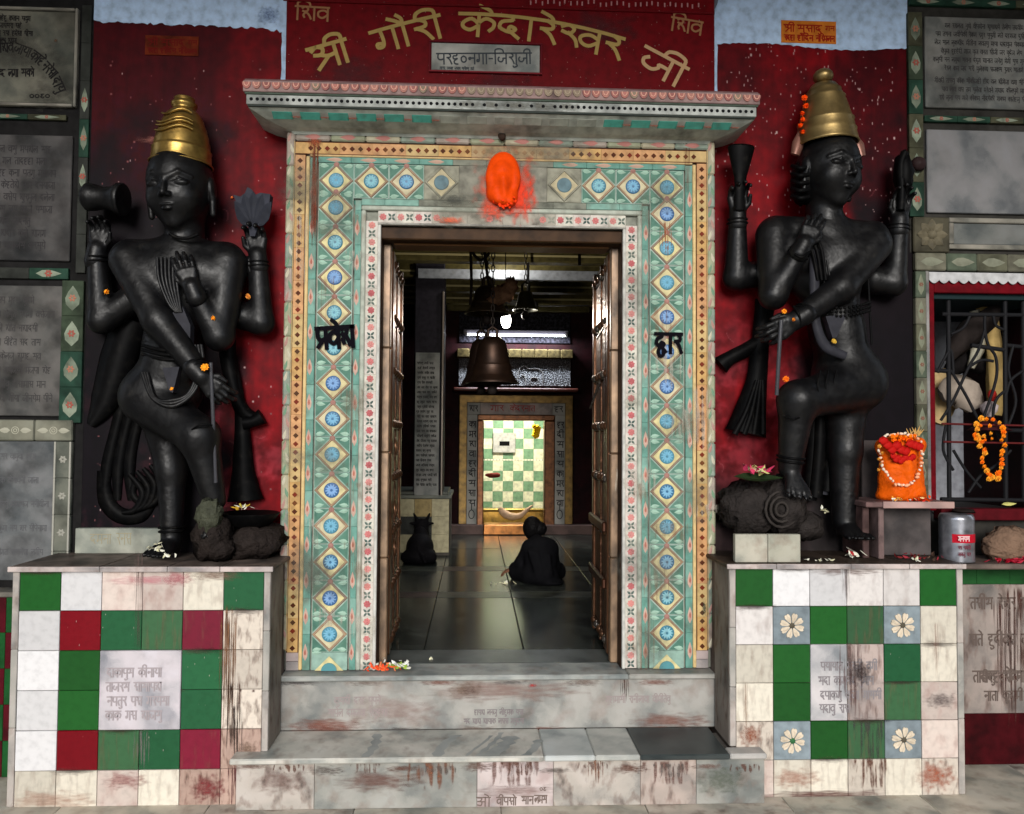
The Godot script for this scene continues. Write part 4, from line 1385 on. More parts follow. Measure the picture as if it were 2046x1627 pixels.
		for k in 4:
			slab("ledge_slab", Vector3(lx[k] + 0.0007, top + 0.001, 0.001), Vector3(lx[k + 1] - 0.0007, top + 0.024, 0.478), [mat(124, 110, 102, 0.5, "marble", "grime", Vector3(1.4, 1.4, 1.4)), mat(76, 64, 56, 0.45, "marble", "soot", Vector3(1.4, 1.4, 1.4))][side], p, 0.006)
		for k in 4:
			slab("ledge_nosing", Vector3(lx[k] + 0.0007, top - 0.0002, 0.4785), Vector3(lx[k + 1] - 0.0007, top + 0.0245, 0.486), mat(208, 194, 190, 0.45, "marble", "rust_light", Vector3(2, 2, 2)), p, 0.003)
		for k in 22:
			var col := k % 6
			var row: int = (k * 5 + int(side)) % 6
			if row > 4 and (col == 5 or col == 0):
				continue
			stain(p, Vector3(x0 + (col + 0.5) * step + rng.randf_range(-0.05, 0.05), top - row * 0.19 - 0.005 * rng.randf(), 0.4632), 0.16 + 0.1 * rng.randf(), 0.02 + 0.03 * rng.randf(), k % 2, Color8(78, 58, 50, 120))
		# dirt that has run down the front
		var z := 0.4635
		var list: Array = [[[452, 1330, 0.09, 0.6, 2, Color8(128, 84, 50, 255)], [455, 1350, 0.1, 0.6, 3, Color8(120, 80, 50, 230)], [462, 1430, 0.11, 0.34, 3, Color8(76, 48, 34, 255)], [468, 1470, 0.1, 0.3, 2, Color8(60, 44, 36, 240)], [490, 1500, 0.14, 0.12, 0, Color8(120, 96, 78, 180)], [415, 1575, 0.2, 0.16, 1, Color8(120, 40, 42, 210)], [470, 1590, 0.1, 0.3, 3, Color8(90, 40, 42, 220)], [275, 1200, 0.05, 0.5, 3, Color8(80, 60, 56, 170)], [300, 1160, 0.5, 0.06, 0, Color8(206, 120, 134, 120)], [355, 1155, 0.16, 0.1, 1, Color8(178, 96, 104, 140)], [250, 1560, 0.25, 0.1, 1, Color8(150, 92, 88, 150)], [430, 1150, 0.3, 0.07, 0, Color8(120, 90, 76, 160)], [282, 1500, 0.1, 0.2, 2, Color8(120, 110, 108, 150)], [100, 1600, 0.5, 0.12, 1, Color8(170, 130, 110, 130)], [480, 1380, 0.02, 0.02, 0, Color8(80, 40, 26, 240)], [506, 1381, 0.02, 0.02, 0, Color8(80, 40, 26, 240)], [330, 1620, 0.6, 0.06, 1, Color8(90, 40, 42, 220)]],
			[[1700, 1360, 0.16, 0.4, 2, Color8(92, 62, 58, 190)], [1720, 1345, 0.14, 0.16, 0, Color8(50, 38, 38, 190)], [1735, 1480, 0.2, 0.2, 3, Color8(60, 60, 56, 170)], [1500, 1470, 0.14, 0.14, 0, Color8(140, 74, 44, 190)], [1490, 1420, 0.03, 0.3, 2, Color8(130, 84, 54, 190)], [1880, 1400, 0.2, 0.1, 0, Color8(80, 66, 66, 150)], [1870, 1550, 0.24, 0.18, 1, Color8(160, 84, 56, 180)], [1740, 1545, 0.22, 0.16, 3, Color8(96, 56, 40, 200)], [1640, 1590, 0.8, 0.07, 0, Color8(90, 44, 38, 200)], [1690, 1170, 0.05, 0.2, 2, Color8(90, 66, 60, 180)], [1590, 1555, 0.3, 0.12, 1, Color8(170, 120, 100, 140)], [1690, 1142, 0.4, 0.05, 1, Color8(100, 70, 62, 160)], [1870, 1300, 0.04, 0.3, 2, Color8(140, 96, 80, 150)]]][side]
		for q in list:
			stain(p, W(q[0], q[1], z), q[2], q[3], q[4], q[5])


# ---------------------------------------------------------------- the walls to either side, with their inscriptions
func framed_plaque(label: String, px0: float, py0: float, px1: float, py1: float, z: float, m: Material, ink: Material, rows: int, tall: float, seed_: int, called := "inscribed_plaque", rim := 0.0) -> Node3D:
	var a := W(px0, py0, z)
	var b := W(px1, py1, z)
	var p := thing(called, label, "plaque", Vector3((a.x + b.x) * 0.5, b.y, 0))
	slab("stone", Vector3(a.x, b.y, 0.002), Vector3(b.x, a.y, z), m, p, 0.004)
	if rows:
		var tm := M.new()
		var h := a.y - b.y
		scribble(tm, Vector3(a.x + 0.03, a.y - h * 0.09, z + 0.0012), b.x - a.x - 0.05, rows, h * 0.86 / rows, tall, tall * 0.11, 0.3, seed_)
		part("lettering", tm.done(), ink, p)
	if rim > 0.0:
		var rm := mat(150, 146, 136, 0.5, "marble", "soot", Vector3(1, 1, 1))
		slab("rim", Vector3(b.x + 0.002, b.y - rim, 0.002), Vector3(b.x + rim, a.y + rim, z + 0.012), rm, p, 0.004)
		slab("rim", Vector3(a.x - rim, a.y + 0.002, 0.002), Vector3(b.x, a.y + rim, z + 0.012), rm, p, 0.004)
		slab("rim", Vector3(a.x - rim, b.y - rim, 0.002), Vector3(b.x, b.y - 0.002, z + 0.012), rm, p, 0.004)
		slab("rim", Vector3(a.x - rim, b.y, 0.002), Vector3(a.x - 0.002, a.y, z + 0.012), rm, p, 0.004)
	return p


func border_of_leaves(label: String, a: Vector3, b: Vector3, upright: bool, faded: float, seed_: int) -> void:
	var t := thing("tile_border", label, "tile border", Vector3((a.x + b.x) * 0.5, minf(a.y, b.y), 0))
	var r := RandomNumberGenerator.new()
	r.seed = seed_
	var g := [mat(44, 74, 60, 0.5, "mottle", "soot", Vector3(1, 1, 1)), mat(64, 76, 60, 0.55, "mottle", "soot", Vector3(1.5, 1.5, 1.5)), mat(82, 82, 64, 0.6, "mottle", "soot", Vector3(1.2, 1.2, 1.2)), mat(58, 60, 56, 0.7, "mottle", "soot", Vector3(1, 1, 1))]
	var ln := absf(b.y - a.y) if upright else absf(b.x - a.x)
	var n := maxi(1, int(ln / 0.19))
	if not meshes.has("lens"):
		var m := M.new()
		m.leaf(Vector3(-0.068, 0, 0), Vector3(0.136, 0, 0), 0.052, Vector3(0, 0, 1), 0.004)
		meshes["lens"] = m.done()
		var m2 := M.new()
		for k in 6:
			var d := Vector3(cos(TAU * k / 6.0), sin(TAU * k / 6.0), 0)
			m2.leaf(d * 0.003, d * 0.019, 0.014, Vector3(0, 0, 1), 0.003)
		meshes["small_flower"] = m2.done()
	for k in n:
		var lo := Vector3(minf(a.x, b.x), minf(a.y, b.y), a.z)
		var hi := Vector3(maxf(a.x, b.x), maxf(a.y, b.y), a.z)
		if upright:
			var y0 := lo.y
			lo.y = y0 + ln * k / n
			hi.y = y0 + ln * (k + 1) / n - 0.0012
		else:
			var x0 := lo.x
			lo.x = x0 + ln * k / n
			hi.x = x0 + ln * (k + 1) / n - 0.0012
		var c := (lo + hi) * 0.5
		var worn := r.randf() < faded
		var p := slab("border_tile", Vector3(lo.x, lo.y, 0.002), Vector3(hi.x, hi.y, a.z), g[3] if worn else g[r.randi() % 3], t, 0.002)
		if worn and r.randf() < 0.7:
			continue
		var turn := Vector3(0, 0, PI / 2 if upright else 0.0)
		var wide := minf(hi.x - lo.x, hi.y - lo.y)
		part("leaf_medallion", meshes["lens"], [mat(150, 160, 140, 0.5, "mottle", "soot", Vector3(2, 2, 2)), mat(128, 138, 120, 0.5, "mottle", "soot", Vector3(2, 2, 2))][k % 2], p, Vector3(c.x, c.y, a.z), turn, Vector3(1, wide / 0.075, 1))
		part("flower", meshes["small_flower"], [mat(150, 84, 72, 0.5), mat(160, 110, 90, 0.5)][k % 2], p, Vector3(c.x, c.y, a.z + 0.003), Vector3.ZERO, Vector3.ONE * minf(1.0, wide / 0.06))


func build_left_wall() -> void:
	var m1 := mat(112, 112, 104, 0.6, "marble", "soot", Vector3(0.5, 0.5, 0.5))
	var m2 := mat(88, 86, 86, 0.7, "marble", "grime", Vector3(0.7, 0.7, 0.7))
	var ink := mat(30, 28, 28, 0.7)
	var face := thing("side_wall", "soot blackened wall strip with stone tablets at the far left", "wall", Vector3(-3.3, 0, 0))
	slab("plaster", Vector3(-4.4, 0.0, 0.0005), Vector3(-2.262, 5.0, 0.0018), mat(36, 35, 35, 0.8, "mottle", "soot", Vector3(0.6, 0.6, 0.6)), face, 0.0005)
	var p := framed_plaque("grey marble tablet with arched lettering, topmost at the far left", -260, 12, 146, 208, 0.02, mat(128, 126, 114, 0.6, "marble", "grime", Vector3(0.5, 0.5, 0.5)), ink, 0, 0.03, 31, "inscribed_plaque", 0.018)
	var tm := M.new()
	var z := 0.0212
	for k in 4:
		scribble(tm, W(-240, 24 + k * 15, z), [0.83, 0.79, 0.82, 0.8][k], 1, 0.04, 0.026, 0.0042, 0.1, 70 + k)
	# words set on an arch that falls away to the right
	var spots := [[-60, 96, -20, 88], [-12, 87, 26, 86], [32, 86, 64, 98], [68, 100, 92, 118], [94, 122, 116, 146], [118, 152, 131, 180]]
	var wds := ["bh m", "m i sh v", "j A y A", "k A h E", "n r E s A", "d A y u"]
	for k in spots.size():
		var q: Array = spots[k]
		write(tm, wds[k], W(q[0], q[1], z), W(q[2], q[3], z), 0.05, 0.008)
	write(tm, "r d", W(-14, 139, z), W(10, 139, z), 0.04, 0.007)
	write(tm, "l g A", W(16, 139, z), W(36, 139, z), 0.04, 0.007)
	write(tm, "b k O".replace("b", "bh"), W(42, 138, z), W(68, 138, z), 0.04, 0.007)
	write(tm, "0 0 6 0", W(58, 186, z), W(100, 186, z), 0.03, 0.006)
	part("lettering", tm.done(), ink, p)
	stain(p, W(111, 81, 0.0214), 0.025, 0.025, 0, Color8(90, 60, 36, 255))
	for q in [[60, 110, 0.4, 0.3, 1], [20, 60, 0.3, 0.24, 0], [100, 190, 0.3, 0.2, 1]]:
		stain(p, W(q[0], q[1], 0.0216), q[2], q[3], q[4], Color8(60, 58, 50, 120))
	framed_plaque("sooty marble tablet of faded lettering, second from the top at the far left", -260, 262, 138, 522, 0.02, m2, mat(52, 50, 51, 0.7), 9, 0.036, 33)
	framed_plaque("dark grey marble tablet streaked with soot, third from the top at the far left", -260, 566, 120, 832, 0.02, mat(106, 104, 102, 0.7, "marble", "grime", Vector3(0.8, 0.8, 0.8)), mat(62, 60, 60, 0.7), 8, 0.034, 35)
	var low := framed_plaque("pale grey marble tablet with an ornamented border, lowest at the far left", -260, 880, 116, 1160, 0.02, mat(122, 124, 126, 0.6, "marble", "grime", Vector3(0.8, 0.8, 0.8)), mat(86, 86, 88, 0.7), 5, 0.03, 37)
	var lo := W(-260, 880, 0.02)
	var hi := W(152, 840, 0.02)
	for k in 5:    # carved border lengths above and beside it
		var xa := hi.x - 0.012 - (k + 1) * 0.2
		var bt := slab("border_tile", Vector3(xa, lo.y + 0.003, 0.002), Vector3(xa + 0.199, hi.y, 0.034), mat(132, 132, 118, 0.5, "marble", "soot", Vector3(1, 1, 1)), low, 0.006)
		var rm := M.new()
		rm.lathe(Vector3.ZERO, [Vector2(0.006, 0.0), Vector2(0.008, 0.004), Vector2(0.011, 0.0)], 12, Vector3(0, 0, 1))
		rm.lathe(Vector3.ZERO, [Vector2(0.016, 0.0), Vector2(0.018, 0.003), Vector2(0.021, 0.0)], 16, Vector3(0, 0, 1))
		for s in [-1.0, 1.0]:
			rm.leaf(Vector3(s * 0.026, 0, 0), Vector3(s * 0.06, 0, 0), 0.03, Vector3(0, 0, 1), 0.003)
		part("carving", rm.done(), mat(160, 158, 142, 0.5), bt, Vector3(xa + 0.1, (lo.y + hi.y) * 0.5 + 0.001, 0.034))
	for k in 4:
		var ya := lo.y - (k + 1) * 0.196
		var xr := hi.x - 0.014
		var bt2 := slab("border_tile", Vector3(xr - 0.092, ya, 0.002), Vector3(xr, ya + 0.195, 0.03), mat(120, 122, 112, 0.5, "marble", "soot", Vector3(1.2, 1.2, 1.2)), low, 0.005)
		for s in [0.006, 0.086]:
			slab("bead", Vector3(xr - s - 0.006, ya, 0.0302), Vector3(xr - s + 0.004, ya + 0.195, 0.036), mat(158, 156, 146, 0.5), bt2, 0.002)
		part("carving", meshes["small_flower"] if meshes.has("small_flower") else block(Vector3.ZERO, Vector3(0.03, 0.03, 0.004)), mat(150, 148, 138, 0.5), bt2, Vector3(xr - 0.046, ya + 0.1, 0.0305))
	border_of_leaves("sooty strip of floral border tiles beside the upper left tablets", W(160, 845, 0.024), W(124, 560, 0.024) * Vector3(1, 1, 1), true, 0.2, 3)
	border_of_leaves("green and pink floral border between the two upper left tablets", W(-260, 220, 0.022), W(132, 240, 0.022), false, 0.2, 5)
	border_of_leaves("blackened floral border tiles beside the top left tablet", W(150, 545, 0.018), W(183, 10, 0.018), true, 0.8, 8)
	border_of_leaves("faint blackened floral border above the third left tablet", W(-260, 530, 0.022), W(136, 558, 0.022), false, 0.5, 9)
	# dado of small tiles under a ledge, left of the pedestal
	var d := thing("tiled_dado", "low dado of dark red and green tiles left of the left pedestal", "dado", Vector3(-3.2, 0, 0.1))
	slab("core", Vector3(-4.4, 0.0, 0.003), Vector3(-2.378, 0.93, 0.12), mat(90, 84, 78, 0.8), d)
	slab("ledge_slab", Vector3(-4.4, 0.931, 0.003), Vector3(-2.378, 0.956, 0.15), mat(150, 142, 132, 0.5, "marble", "soot", Vector3(1, 1, 1)), d, 0.005)
	for row in 5:
		for col in 9:
			var c: Material = [mat(86, 12, 26, 0.3, "brush", "soot", Vector3(1, 1, 1)), mat(26, 84, 40, 0.3, "brush", "soot", Vector3(1, 1, 1))][(row + col + 1) % 2]
			var xa := -2.38 - (col + 1) * 0.19
			slab("tile", Vector3(xa + 0.0007, 0.93 - (row + 1) * 0.185 + 0.001, 0.1205), Vector3(xa + 0.1893, 0.93 - row * 0.185, 0.132), c, d, 0.0015)
	# marble board behind the left statue's feet
	var mb := thing("marble_board", "narrow white marble board with worn brown marks behind the left statue's standing foot", "board", W(235, 1105, 0.05))
	var ba := W(150, 1056, 0.05)
	var bb := W(320, 1106, 0.05)
	slab("board", Vector3(ba.x, 1.1425, 0.002), Vector3(bb.x, ba.y, 0.05), mat(178, 180, 168, 0.5, "marble", "soot", Vector3(0.8, 0.8, 0.8)), mb, 0.003)
	var bm := M.new()
	write(bm, "d m n A", W(180, 1068, 0.0512), W(222, 1068, 0.0512), 0.05, 0.004)
	write(bm, "r n s", W(232, 1066, 0.0512), W(262, 1066, 0.0512), 0.06, 0.004)
	part("lettering", bm.done(), mat(150, 142, 118, 0.7), mb)


func build_right_wall() -> void:
	var ink := mat(58, 56, 56, 0.7)
	var face := thing("side_wall", "dim grimy wall with marble tablets around a barred window at the far right", "wall", Vector3(3.3, 0, 0))
	var fm := mat(62, 60, 56, 0.7, "mottle", "soot", Vector3(0.6, 0.6, 0.6))
	slab("plaster", Vector3(2.336, 2.85, 0.0005), Vector3(4.4, 5.0, 0.0018), fm, face, 0.0005)
	slab("plaster", Vector3(2.336, 0.0, 0.0005), Vector3(4.4, 1.32, 0.0018), fm, face, 0.0005)
	var t1 := framed_plaque("grey marble tablet with dense black lettering at the top right", 1848, 32, 2240, 224, 0.022, mat(146, 146, 142, 0.6, "marble", "grime", Vector3(0.5, 0.5, 0.5)), ink, 0, 0.03, 41)
	var tm := M.new()
	for k in 9:
		scribble(tm, W(1862, 46 + k * 17 + (8 if k > 5 else 0), 0.0232), 0.9, 1, 0.05, 0.025, 0.0032, 0.25, 140 + k)
	part("lettering", tm.done(), ink, t1)
	framed_plaque("blank hazy grey marble tablet in the middle of the right wall", 1852, 258, 2240, 432, 0.022, mat(128, 128, 130, 0.6, "marble", "dust", Vector3(0.5, 0.5, 0.5)), ink, 0, 0.03, 43)
	var b := framed_plaque("small grey marble tablet in a pale raised frame over the window", 1905, 446, 2240, 494, 0.014, mat(116, 118, 116, 0.5, "marble", "soot", Vector3(0.5, 0.5, 0.5)), ink, 0, 0.03, 44, "inscribed_plaque", 0.03)
	border_of_leaves("green floral border strip running down beside the right statue", W(1819, 432, 0.026), W(1843, 24, 0.026), true, 0.05, 21)
	border_of_leaves("green leaf medallion border along the very top right", W(1819, -6, 0.026), W(2240, 22, 0.026), false, 0.0, 22)
	border_of_leaves("green and pink floral border between the two right tablets", W(1848, 230, 0.024), W(2240, 252, 0.024), false, 0.0, 23)
	# carved flower block
	var fb := thing("carved_block", "square dark carved flower block above the window's left corner", "carved block", Vector3(2.45, 2.85, 0))
	slab("block", Vector3(2.345, 2.848, 0.002), Vector3(2.556, 3.05, 0.03), mat(84, 80, 66, 0.55, "mottle", "soot", Vector3(1, 1, 1)), fb, 0.006)
	var fl := M.new()
	for k in 8:
		var d := Vector3(cos(TAU * k / 8.0), sin(TAU * k / 8.0), 0)
		fl.leaf(d * 0.02, d * 0.07, 0.055, Vector3(0, 0, 1), 0.012, 0.006)
	var bo := M.new()
	bo.lathe(Vector3.ZERO, [Vector2(0, 0.022), Vector2(0.018, 0.018), Vector2(0.026, 0.0)], 12, Vector3(0, 0, 1))
	fl.add(bo, Transform3D.IDENTITY)
	part("flower", fl.done(), mat(120, 112, 92, 0.45, "mottle", "soot", Vector3(2, 2, 2)), fb, Vector3(2.45, 2.949, 0.03))
	var kn := M.new()
	kn.lathe(Vector3.ZERO, [Vector2(0, 0.05), Vector2(0.03, 0.045), Vector2(0.044, 0.02), Vector2(0.03, 0.0)], 14, Vector3(0, 0, 1))
	lone("wall_knob", kn.done(), mat(46, 34, 34, 0.5), "round dark brown knob on the floral border beside the right statue's raised hand", "knob", W(1832, 330, 0.026))
	# dado right of the pedestal
	var d := thing("tiled_dado", "green and dark red tiled dado with a grimy tablet beside the right pedestal", "dado", Vector3(3.2, 0, 0.1))
	slab("core", Vector3(2.378, 0.0, 0.003), Vector3(4.4, 1.1, 0.1), mat(70, 34, 34, 0.8, "mottle", "soot", Vector3(1, 1, 1)), d)
	slab("ledge_slab", Vector3(2.349, 1.101, 0.003), Vector3(4.4, 1.128, 0.33), mat(128, 112, 104, 0.5, "marble", "soot", Vector3(1, 1, 1)), d, 0.006)
	var tg := mat(34, 86, 42, 0.35, "brush", "soot", Vector3(0.8, 0.8, 0.8))
	var tr := mat(130, 16, 34, 0.35, "brush", "soot", Vector3(0.8, 0.8, 0.8))
	for k in 8:
		slab("tile", Vector3(2.444 + k * 0.19, 0.985, 0.1005), Vector3(2.633 + k * 0.19, 1.1, 0.112), tg, d, 0.0015)
	for k in 8:
		slab("tile", Vector3(2.38, 0.14 + k * 0.119, 0.1005), Vector3(2.442, 0.258 + k * 0.119, 0.112), tr if k % 2 else tg, d, 0.0015)
	var ta := W(1942, 1186, 0.112)
	var tq := slab("tablet", Vector3(2.446, 0.28, 0.1005), Vector3(3.3, 0.983, 0.115), mat(164, 152, 146, 0.5, "marble", "rust", Vector3(1.4, 0.5, 1.4)), d, 0.003)
	var tm2 := M.new()
	scribble(tm2, Vector3(2.5, 0.91, 0.1163), 0.5, 3, 0.2, 0.06, 0.009, 0.5, 51)
	scribble(tm2, Vector3(2.6, 0.5, 0.1163), 0.3, 2, 0.1, 0.05, 0.008, 0.5, 52)
	part("lettering", tm2.done(), mat(96, 84, 78, 0.7), tq)
	slab("base_band", Vector3(2.446, 0.001, 0.1005), Vector3(4.4, 0.278, 0.11), mat(70, 14, 20, 0.5, "mottle", "soot", Vector3(1, 1, 1)), d, 0.003)
	for q in [[2020, 1330, 0.16, 0.7, 2], [2000, 1300, 0.1, 0.6, 3], [2040, 1260, 0.2, 0.5, 3]]:
		stain(d, W(q[0], q[1], 0.1166), q[2], q[3], q[4], Color8(72, 38, 28, 220))
	build_window()


func build_window() -> void:
	var w := thing("barred_window", "iron barred window in a dark red frame behind a scalloped white strip at the right", "window", Vector3(2.9, 1.4, 0))
	# tiled surround
	var sg := [mat(102, 102, 84, 0.5, "mottle", "soot", Vector3(1, 1, 1)), mat(118, 116, 100, 0.5, "mottle", "soot", Vector3(1.3, 1.3, 1.3)), mat(90, 100, 84, 0.5, "mottle", "soot", Vector3(1.1, 1.1, 1.1))]
	for k in 9:
		var y := 1.37 + k * 0.152
		var p := slab("border_tile", Vector3(2.35, y, 0.002), Vector3(2.412, y + 0.151, 0.035), sg[k % 3], w, 0.004)
		part("carving", meshes["lens"], mat(128, 132, 112, 0.5, "mottle"), p, Vector3(2.381, y + 0.075, 0.035), Vector3(0, 0, PI / 2), Vector3(0.9, 0.7, 1))
		part("flower", meshes["small_flower"], mat(120, 84, 70, 0.5), p, Vector3(2.381, y + 0.075, 0.0385), Vector3.ZERO, Vector3.ONE * 0.6)
	for k in 6:
		var x := 2.35 + k * 0.18
		var p2 := slab("border_tile", Vector3(x, 2.742, 0.002), Vector3(x + 0.179, 2.842, 0.04), sg[(k + 1) % 3], w, 0.006)
		part("carving", meshes["lens"], mat(134, 136, 118, 0.5, "mottle"), p2, Vector3(x + 0.095, 2.792, 0.04))
	slab("edge_strip", Vector3(2.4125, 1.4, 0.002), Vector3(2.432, 2.74, 0.03), mat(150, 148, 146, 0.5, "marble", "soot", Vector3(1, 1, 1)), w, 0.003)
	var sc := PackedVector2Array([Vector2(2.434, 2.735), Vector2(3.357, 2.735)])
	var n := 32
	for k in n * 4 + 1:
		var u := 1.0 - k / (n * 4.0)
		sc.append(Vector2(2.434 + u * 0.923, 2.69 - 0.012 * absf(sin(u * n * PI * 0.5)) * 1.6))
	var vm := M.new()
	vm.plate(sc, 0.028, 0.004)
	part("scalloped_strip", vm.done(), mat(196, 196, 196, 0.5, "mottle"), w)
	var redf := mat(112, 12, 24, 0.45, "mottle", "soot", Vector3(0.8, 0.8, 0.8))
	slab("frame", Vector3(2.434, 1.38, -0.02), Vector3(2.47, 2.694, 0.014), redf, w, 0.004)
	slab("frame", Vector3(2.4705, 2.62, -0.02), Vector3(3.323, 2.694, 0.014), redf, w, 0.004)
	slab("frame", Vector3(2.4705, 1.33, -0.02), Vector3(3.323, 1.395, 0.06), mat(92, 18, 26, 0.5, "mottle", "soot", Vector3(1, 1, 1)), w, 0.004)
	slab("frame", Vector3(3.3235, 1.38, -0.02), Vector3(3.359, 2.694, 0.014), redf, w, 0.004)
	for k in 9:
		slab("border_tile", Vector3(3.362, 1.37 + k * 0.152, 0.002), Vector3(3.424, 1.521 + k * 0.152, 0.035), sg[(k + 1) % 3], w, 0.004)
	slab("plaster", Vector3(3.4245, 1.321, 0.0005), Vector3(4.4, 2.741, 0.0018), mat(62, 60, 56, 0.7, "mottle", "soot", Vector3(0.6, 0.6, 0.6)), w, 0.0005)
	# the recess behind: side, back, head and floor
	var dark := mat(46, 48, 52, 0.8, "mottle")
	slab("recess_side", Vector3(2.434, 1.3, -0.9), Vector3(2.46, 2.7, -0.021), dark, w)
	slab("recess_side", Vector3(3.334, 1.3, -0.9), Vector3(3.36, 2.7, -0.021), dark, w)
	slab("recess_back", Vector3(2.434, 1.3, -0.95), Vector3(3.36, 2.7, -0.901), mat(176, 178, 186, 0.7, "mottle"), w)
	slab("recess_head", Vector3(2.4605, 2.59, -0.9), Vector3(3.3335, 2.7, -0.021), mat(30, 44, 46, 0.7), w)
	slab("recess_floor", Vector3(2.4605, 1.3, -0.9), Vector3(3.3335, 1.36, -0.021), mat(64, 62, 62, 0.7, "mottle"), w)
	# iron grille: straight bars and twisted branches
	var iron := mat(30, 30, 32, 0.5)
	for q in [[1895, 600, 1897, 1002], [2008, 600, 2010, 1002], [2044, 560, 2046, 1000], [2080, 590, 2082, 1000], [2118, 590, 2120, 1000], [1882, 628, 2142, 631], [1880, 998, 2142, 1001], [1866, 740, 1900, 742], [1940, 690, 2010, 700], [2010, 690, 2142, 704], [2010, 860, 2142, 862]]:
		var bm := M.new()
		bm.tube([W(q[0], q[1], -0.05), W(q[2], q[3], -0.05)], [0.0125], 8)
		part("bar", bm.done(), iron, w)
	for q in [[[1900, 668], [1925, 655], [1938, 632]], [[1968, 632], [1968, 660], [1975, 690], [1990, 715], [1990, 760], [1965, 835]], [[1968, 660], [1955, 700], [1935, 735], [1905, 800], [1880, 840]], [[1900, 740], [1930, 790], [1955, 840]], [[1905, 745], [1900, 700], [1880, 730], [1874, 745]], [[2008, 660], [1990, 650], [1985, 632]], [[2010, 780], [1990, 800], [1985, 840], [2000, 880]], [[1935, 735], [1960, 720], [1985, 722]], [[2020, 900], [1990, 930], [1960, 950], [1935, 985]], [[1905, 900], [1930, 940], [1960, 975]], [[2025, 690], [2015, 740], [2030, 800], [2015, 850]], [[1890, 850], [1885, 900], [1905, 940]], [[2046, 740], [2020, 760], [2010, 790]]]:
		var bm2 := M.new()
		var pts := []
		for c in q:
			pts.append(W(c[0], c[1], -0.045))
		bm2.tube(smooth_path(pts), [0.0085], 7)
		part("twisted_bar", bm2.done(), iron, w)
	for q in [[1882, 847, 2142, 853], [1885, 883, 2142, 888]]:
		var bm3 := M.new()
		bm3.tube([W(q[0], q[1], -0.03), W(q[2], q[3], -0.03)], [0.006], 6)
		part("tie_rod", bm3.done(), mat(90, 34, 34, 0.5), w)
	# cloth bundles stored behind the bars
	var nz := noise(71, 0.02, 3)
	var items := [
		[[[1893, 722], [1915, 690], [1945, 660], [1975, 636], [1992, 612]], [0.02, 0.06, 0.075, 0.06, 0.03], mat(46, 40, 38, 0.85, "mottle"), "dark cloth bundle slung slantwise behind the bars near the window top"],
		[[[1968, 612], [1978, 650], [1986, 700], [1992, 760], [1988, 830]], [0.05, 0.055, 0.045, 0.06, 0.04], mat(198, 168, 108, 0.85, "mottle"), "long upright yellow cloth hanging in the middle of the window"],
		[[[1864, 740], [1872, 780], [1878, 815], [1870, 846]], [0.07, 0.09, 0.085, 0.05], mat(204, 176, 128, 0.85, "mottle"), "cream and yellow cloth at the left edge inside the window"],
		[[[1880, 790], [1905, 780], [1930, 790], [1950, 815]], [0.04, 0.09, 0.1, 0.05], mat(172, 158, 144, 0.85, "mottle"), "pale folded cloth heaped low behind the window bars"],
		[[[1948, 620], [1956, 660], [1952, 700], [1940, 735]], [0.03, 0.04, 0.04, 0.02], mat(206, 200, 178, 0.85, "mottle"), "thin cream cloth strip hanging left of the yellow cloth in the window"],
		[[[1896, 742], [1925, 722], [1960, 728], [1985, 745]], [0.04, 0.07, 0.06, 0.03], mat(36, 33, 33, 0.85, "mottle"), "black folded cloth across the middle of the window"]]
	for k in items.size():
		var q: Array = items[k]
		var g := M.new()
		var pts := []
		for c in q[0]:
			pts.append(W(c[0], c[1], -0.22 - 0.07 * (k % 3)))
		var path := smooth_path(pts)
		var rr := []
		for e in path.size():
			var u: float = float(e) / (path.size() - 1) * (q[1].size() - 1)
			var lo := int(u)
			rr.append(lerpf(q[1][lo], q[1][mini(lo + 1, q[1].size() - 1)], u - lo))
		g.tube(path, rr, 26, 0.6, 6 + k % 3, 0.16)
		lone("hanging_cloth", g.done(), q[2], q[3], "cloth")
	# white finial shape with a red top on the sill, and its dome
	var fi := thing("small_shrine_top", "small pale rounded finial with a red tip behind the window bars", "finial", W(1977, 850, -0.12))
	var fm := M.new()
	var bs := W(1977, 850, -0.12)
	fm.lathe(bs, [Vector2(0.12, -0.03), Vector2(0.07, 0.0), Vector2(0.03, 0.035), Vector2(0.02, 0.05)], 16)
	part("dome", fm.done(), mat(70, 32, 36, 0.5, "mottle"), fi)
	var fm2 := M.new()
	fm2.lathe(bs, [Vector2(0.02, 0.05), Vector2(0.045, 0.085), Vector2(0.05, 0.115), Vector2(0.02, 0.14), Vector2(0, 0.145)], 16)
	part("knob", fm2.done(), mat(190, 176, 176, 0.5, "mottle"), fi)
	var fm3 := M.new()
	fm3.blob(bs + Vector3(0.02, 0.175, 0), Vector3(0.025, 0.035, 0.02), nz, 0.3)
	part("tip", fm3.done(), mat(150, 36, 30, 0.6), fi)
	# marigold garland looped on the rods
	var gl := thing("marigold_garland", "orange marigold garland looped over the window bars", "garland", W(1975, 840, 0.0))
	var loop := [[1948, 868], [1946, 848], [1958, 838], [1972, 838], [1984, 838], [1996, 846], [2002, 862], [2003, 880], [2003, 900], [2002, 918], [2002, 935], [1996, 948], [1988, 956], [1978, 955], [1970, 946], [1966, 930], [1964, 914], [1962, 898], [1958, 882], [1952, 872]]
	var fmesh := marigold()
	var oranges := [mat(250, 150, 30, 0.6), mat(246, 120, 20, 0.6), mat(240, 166, 50, 0.6)]
	var r := RandomNumberGenerator.new()
	r.seed = 8
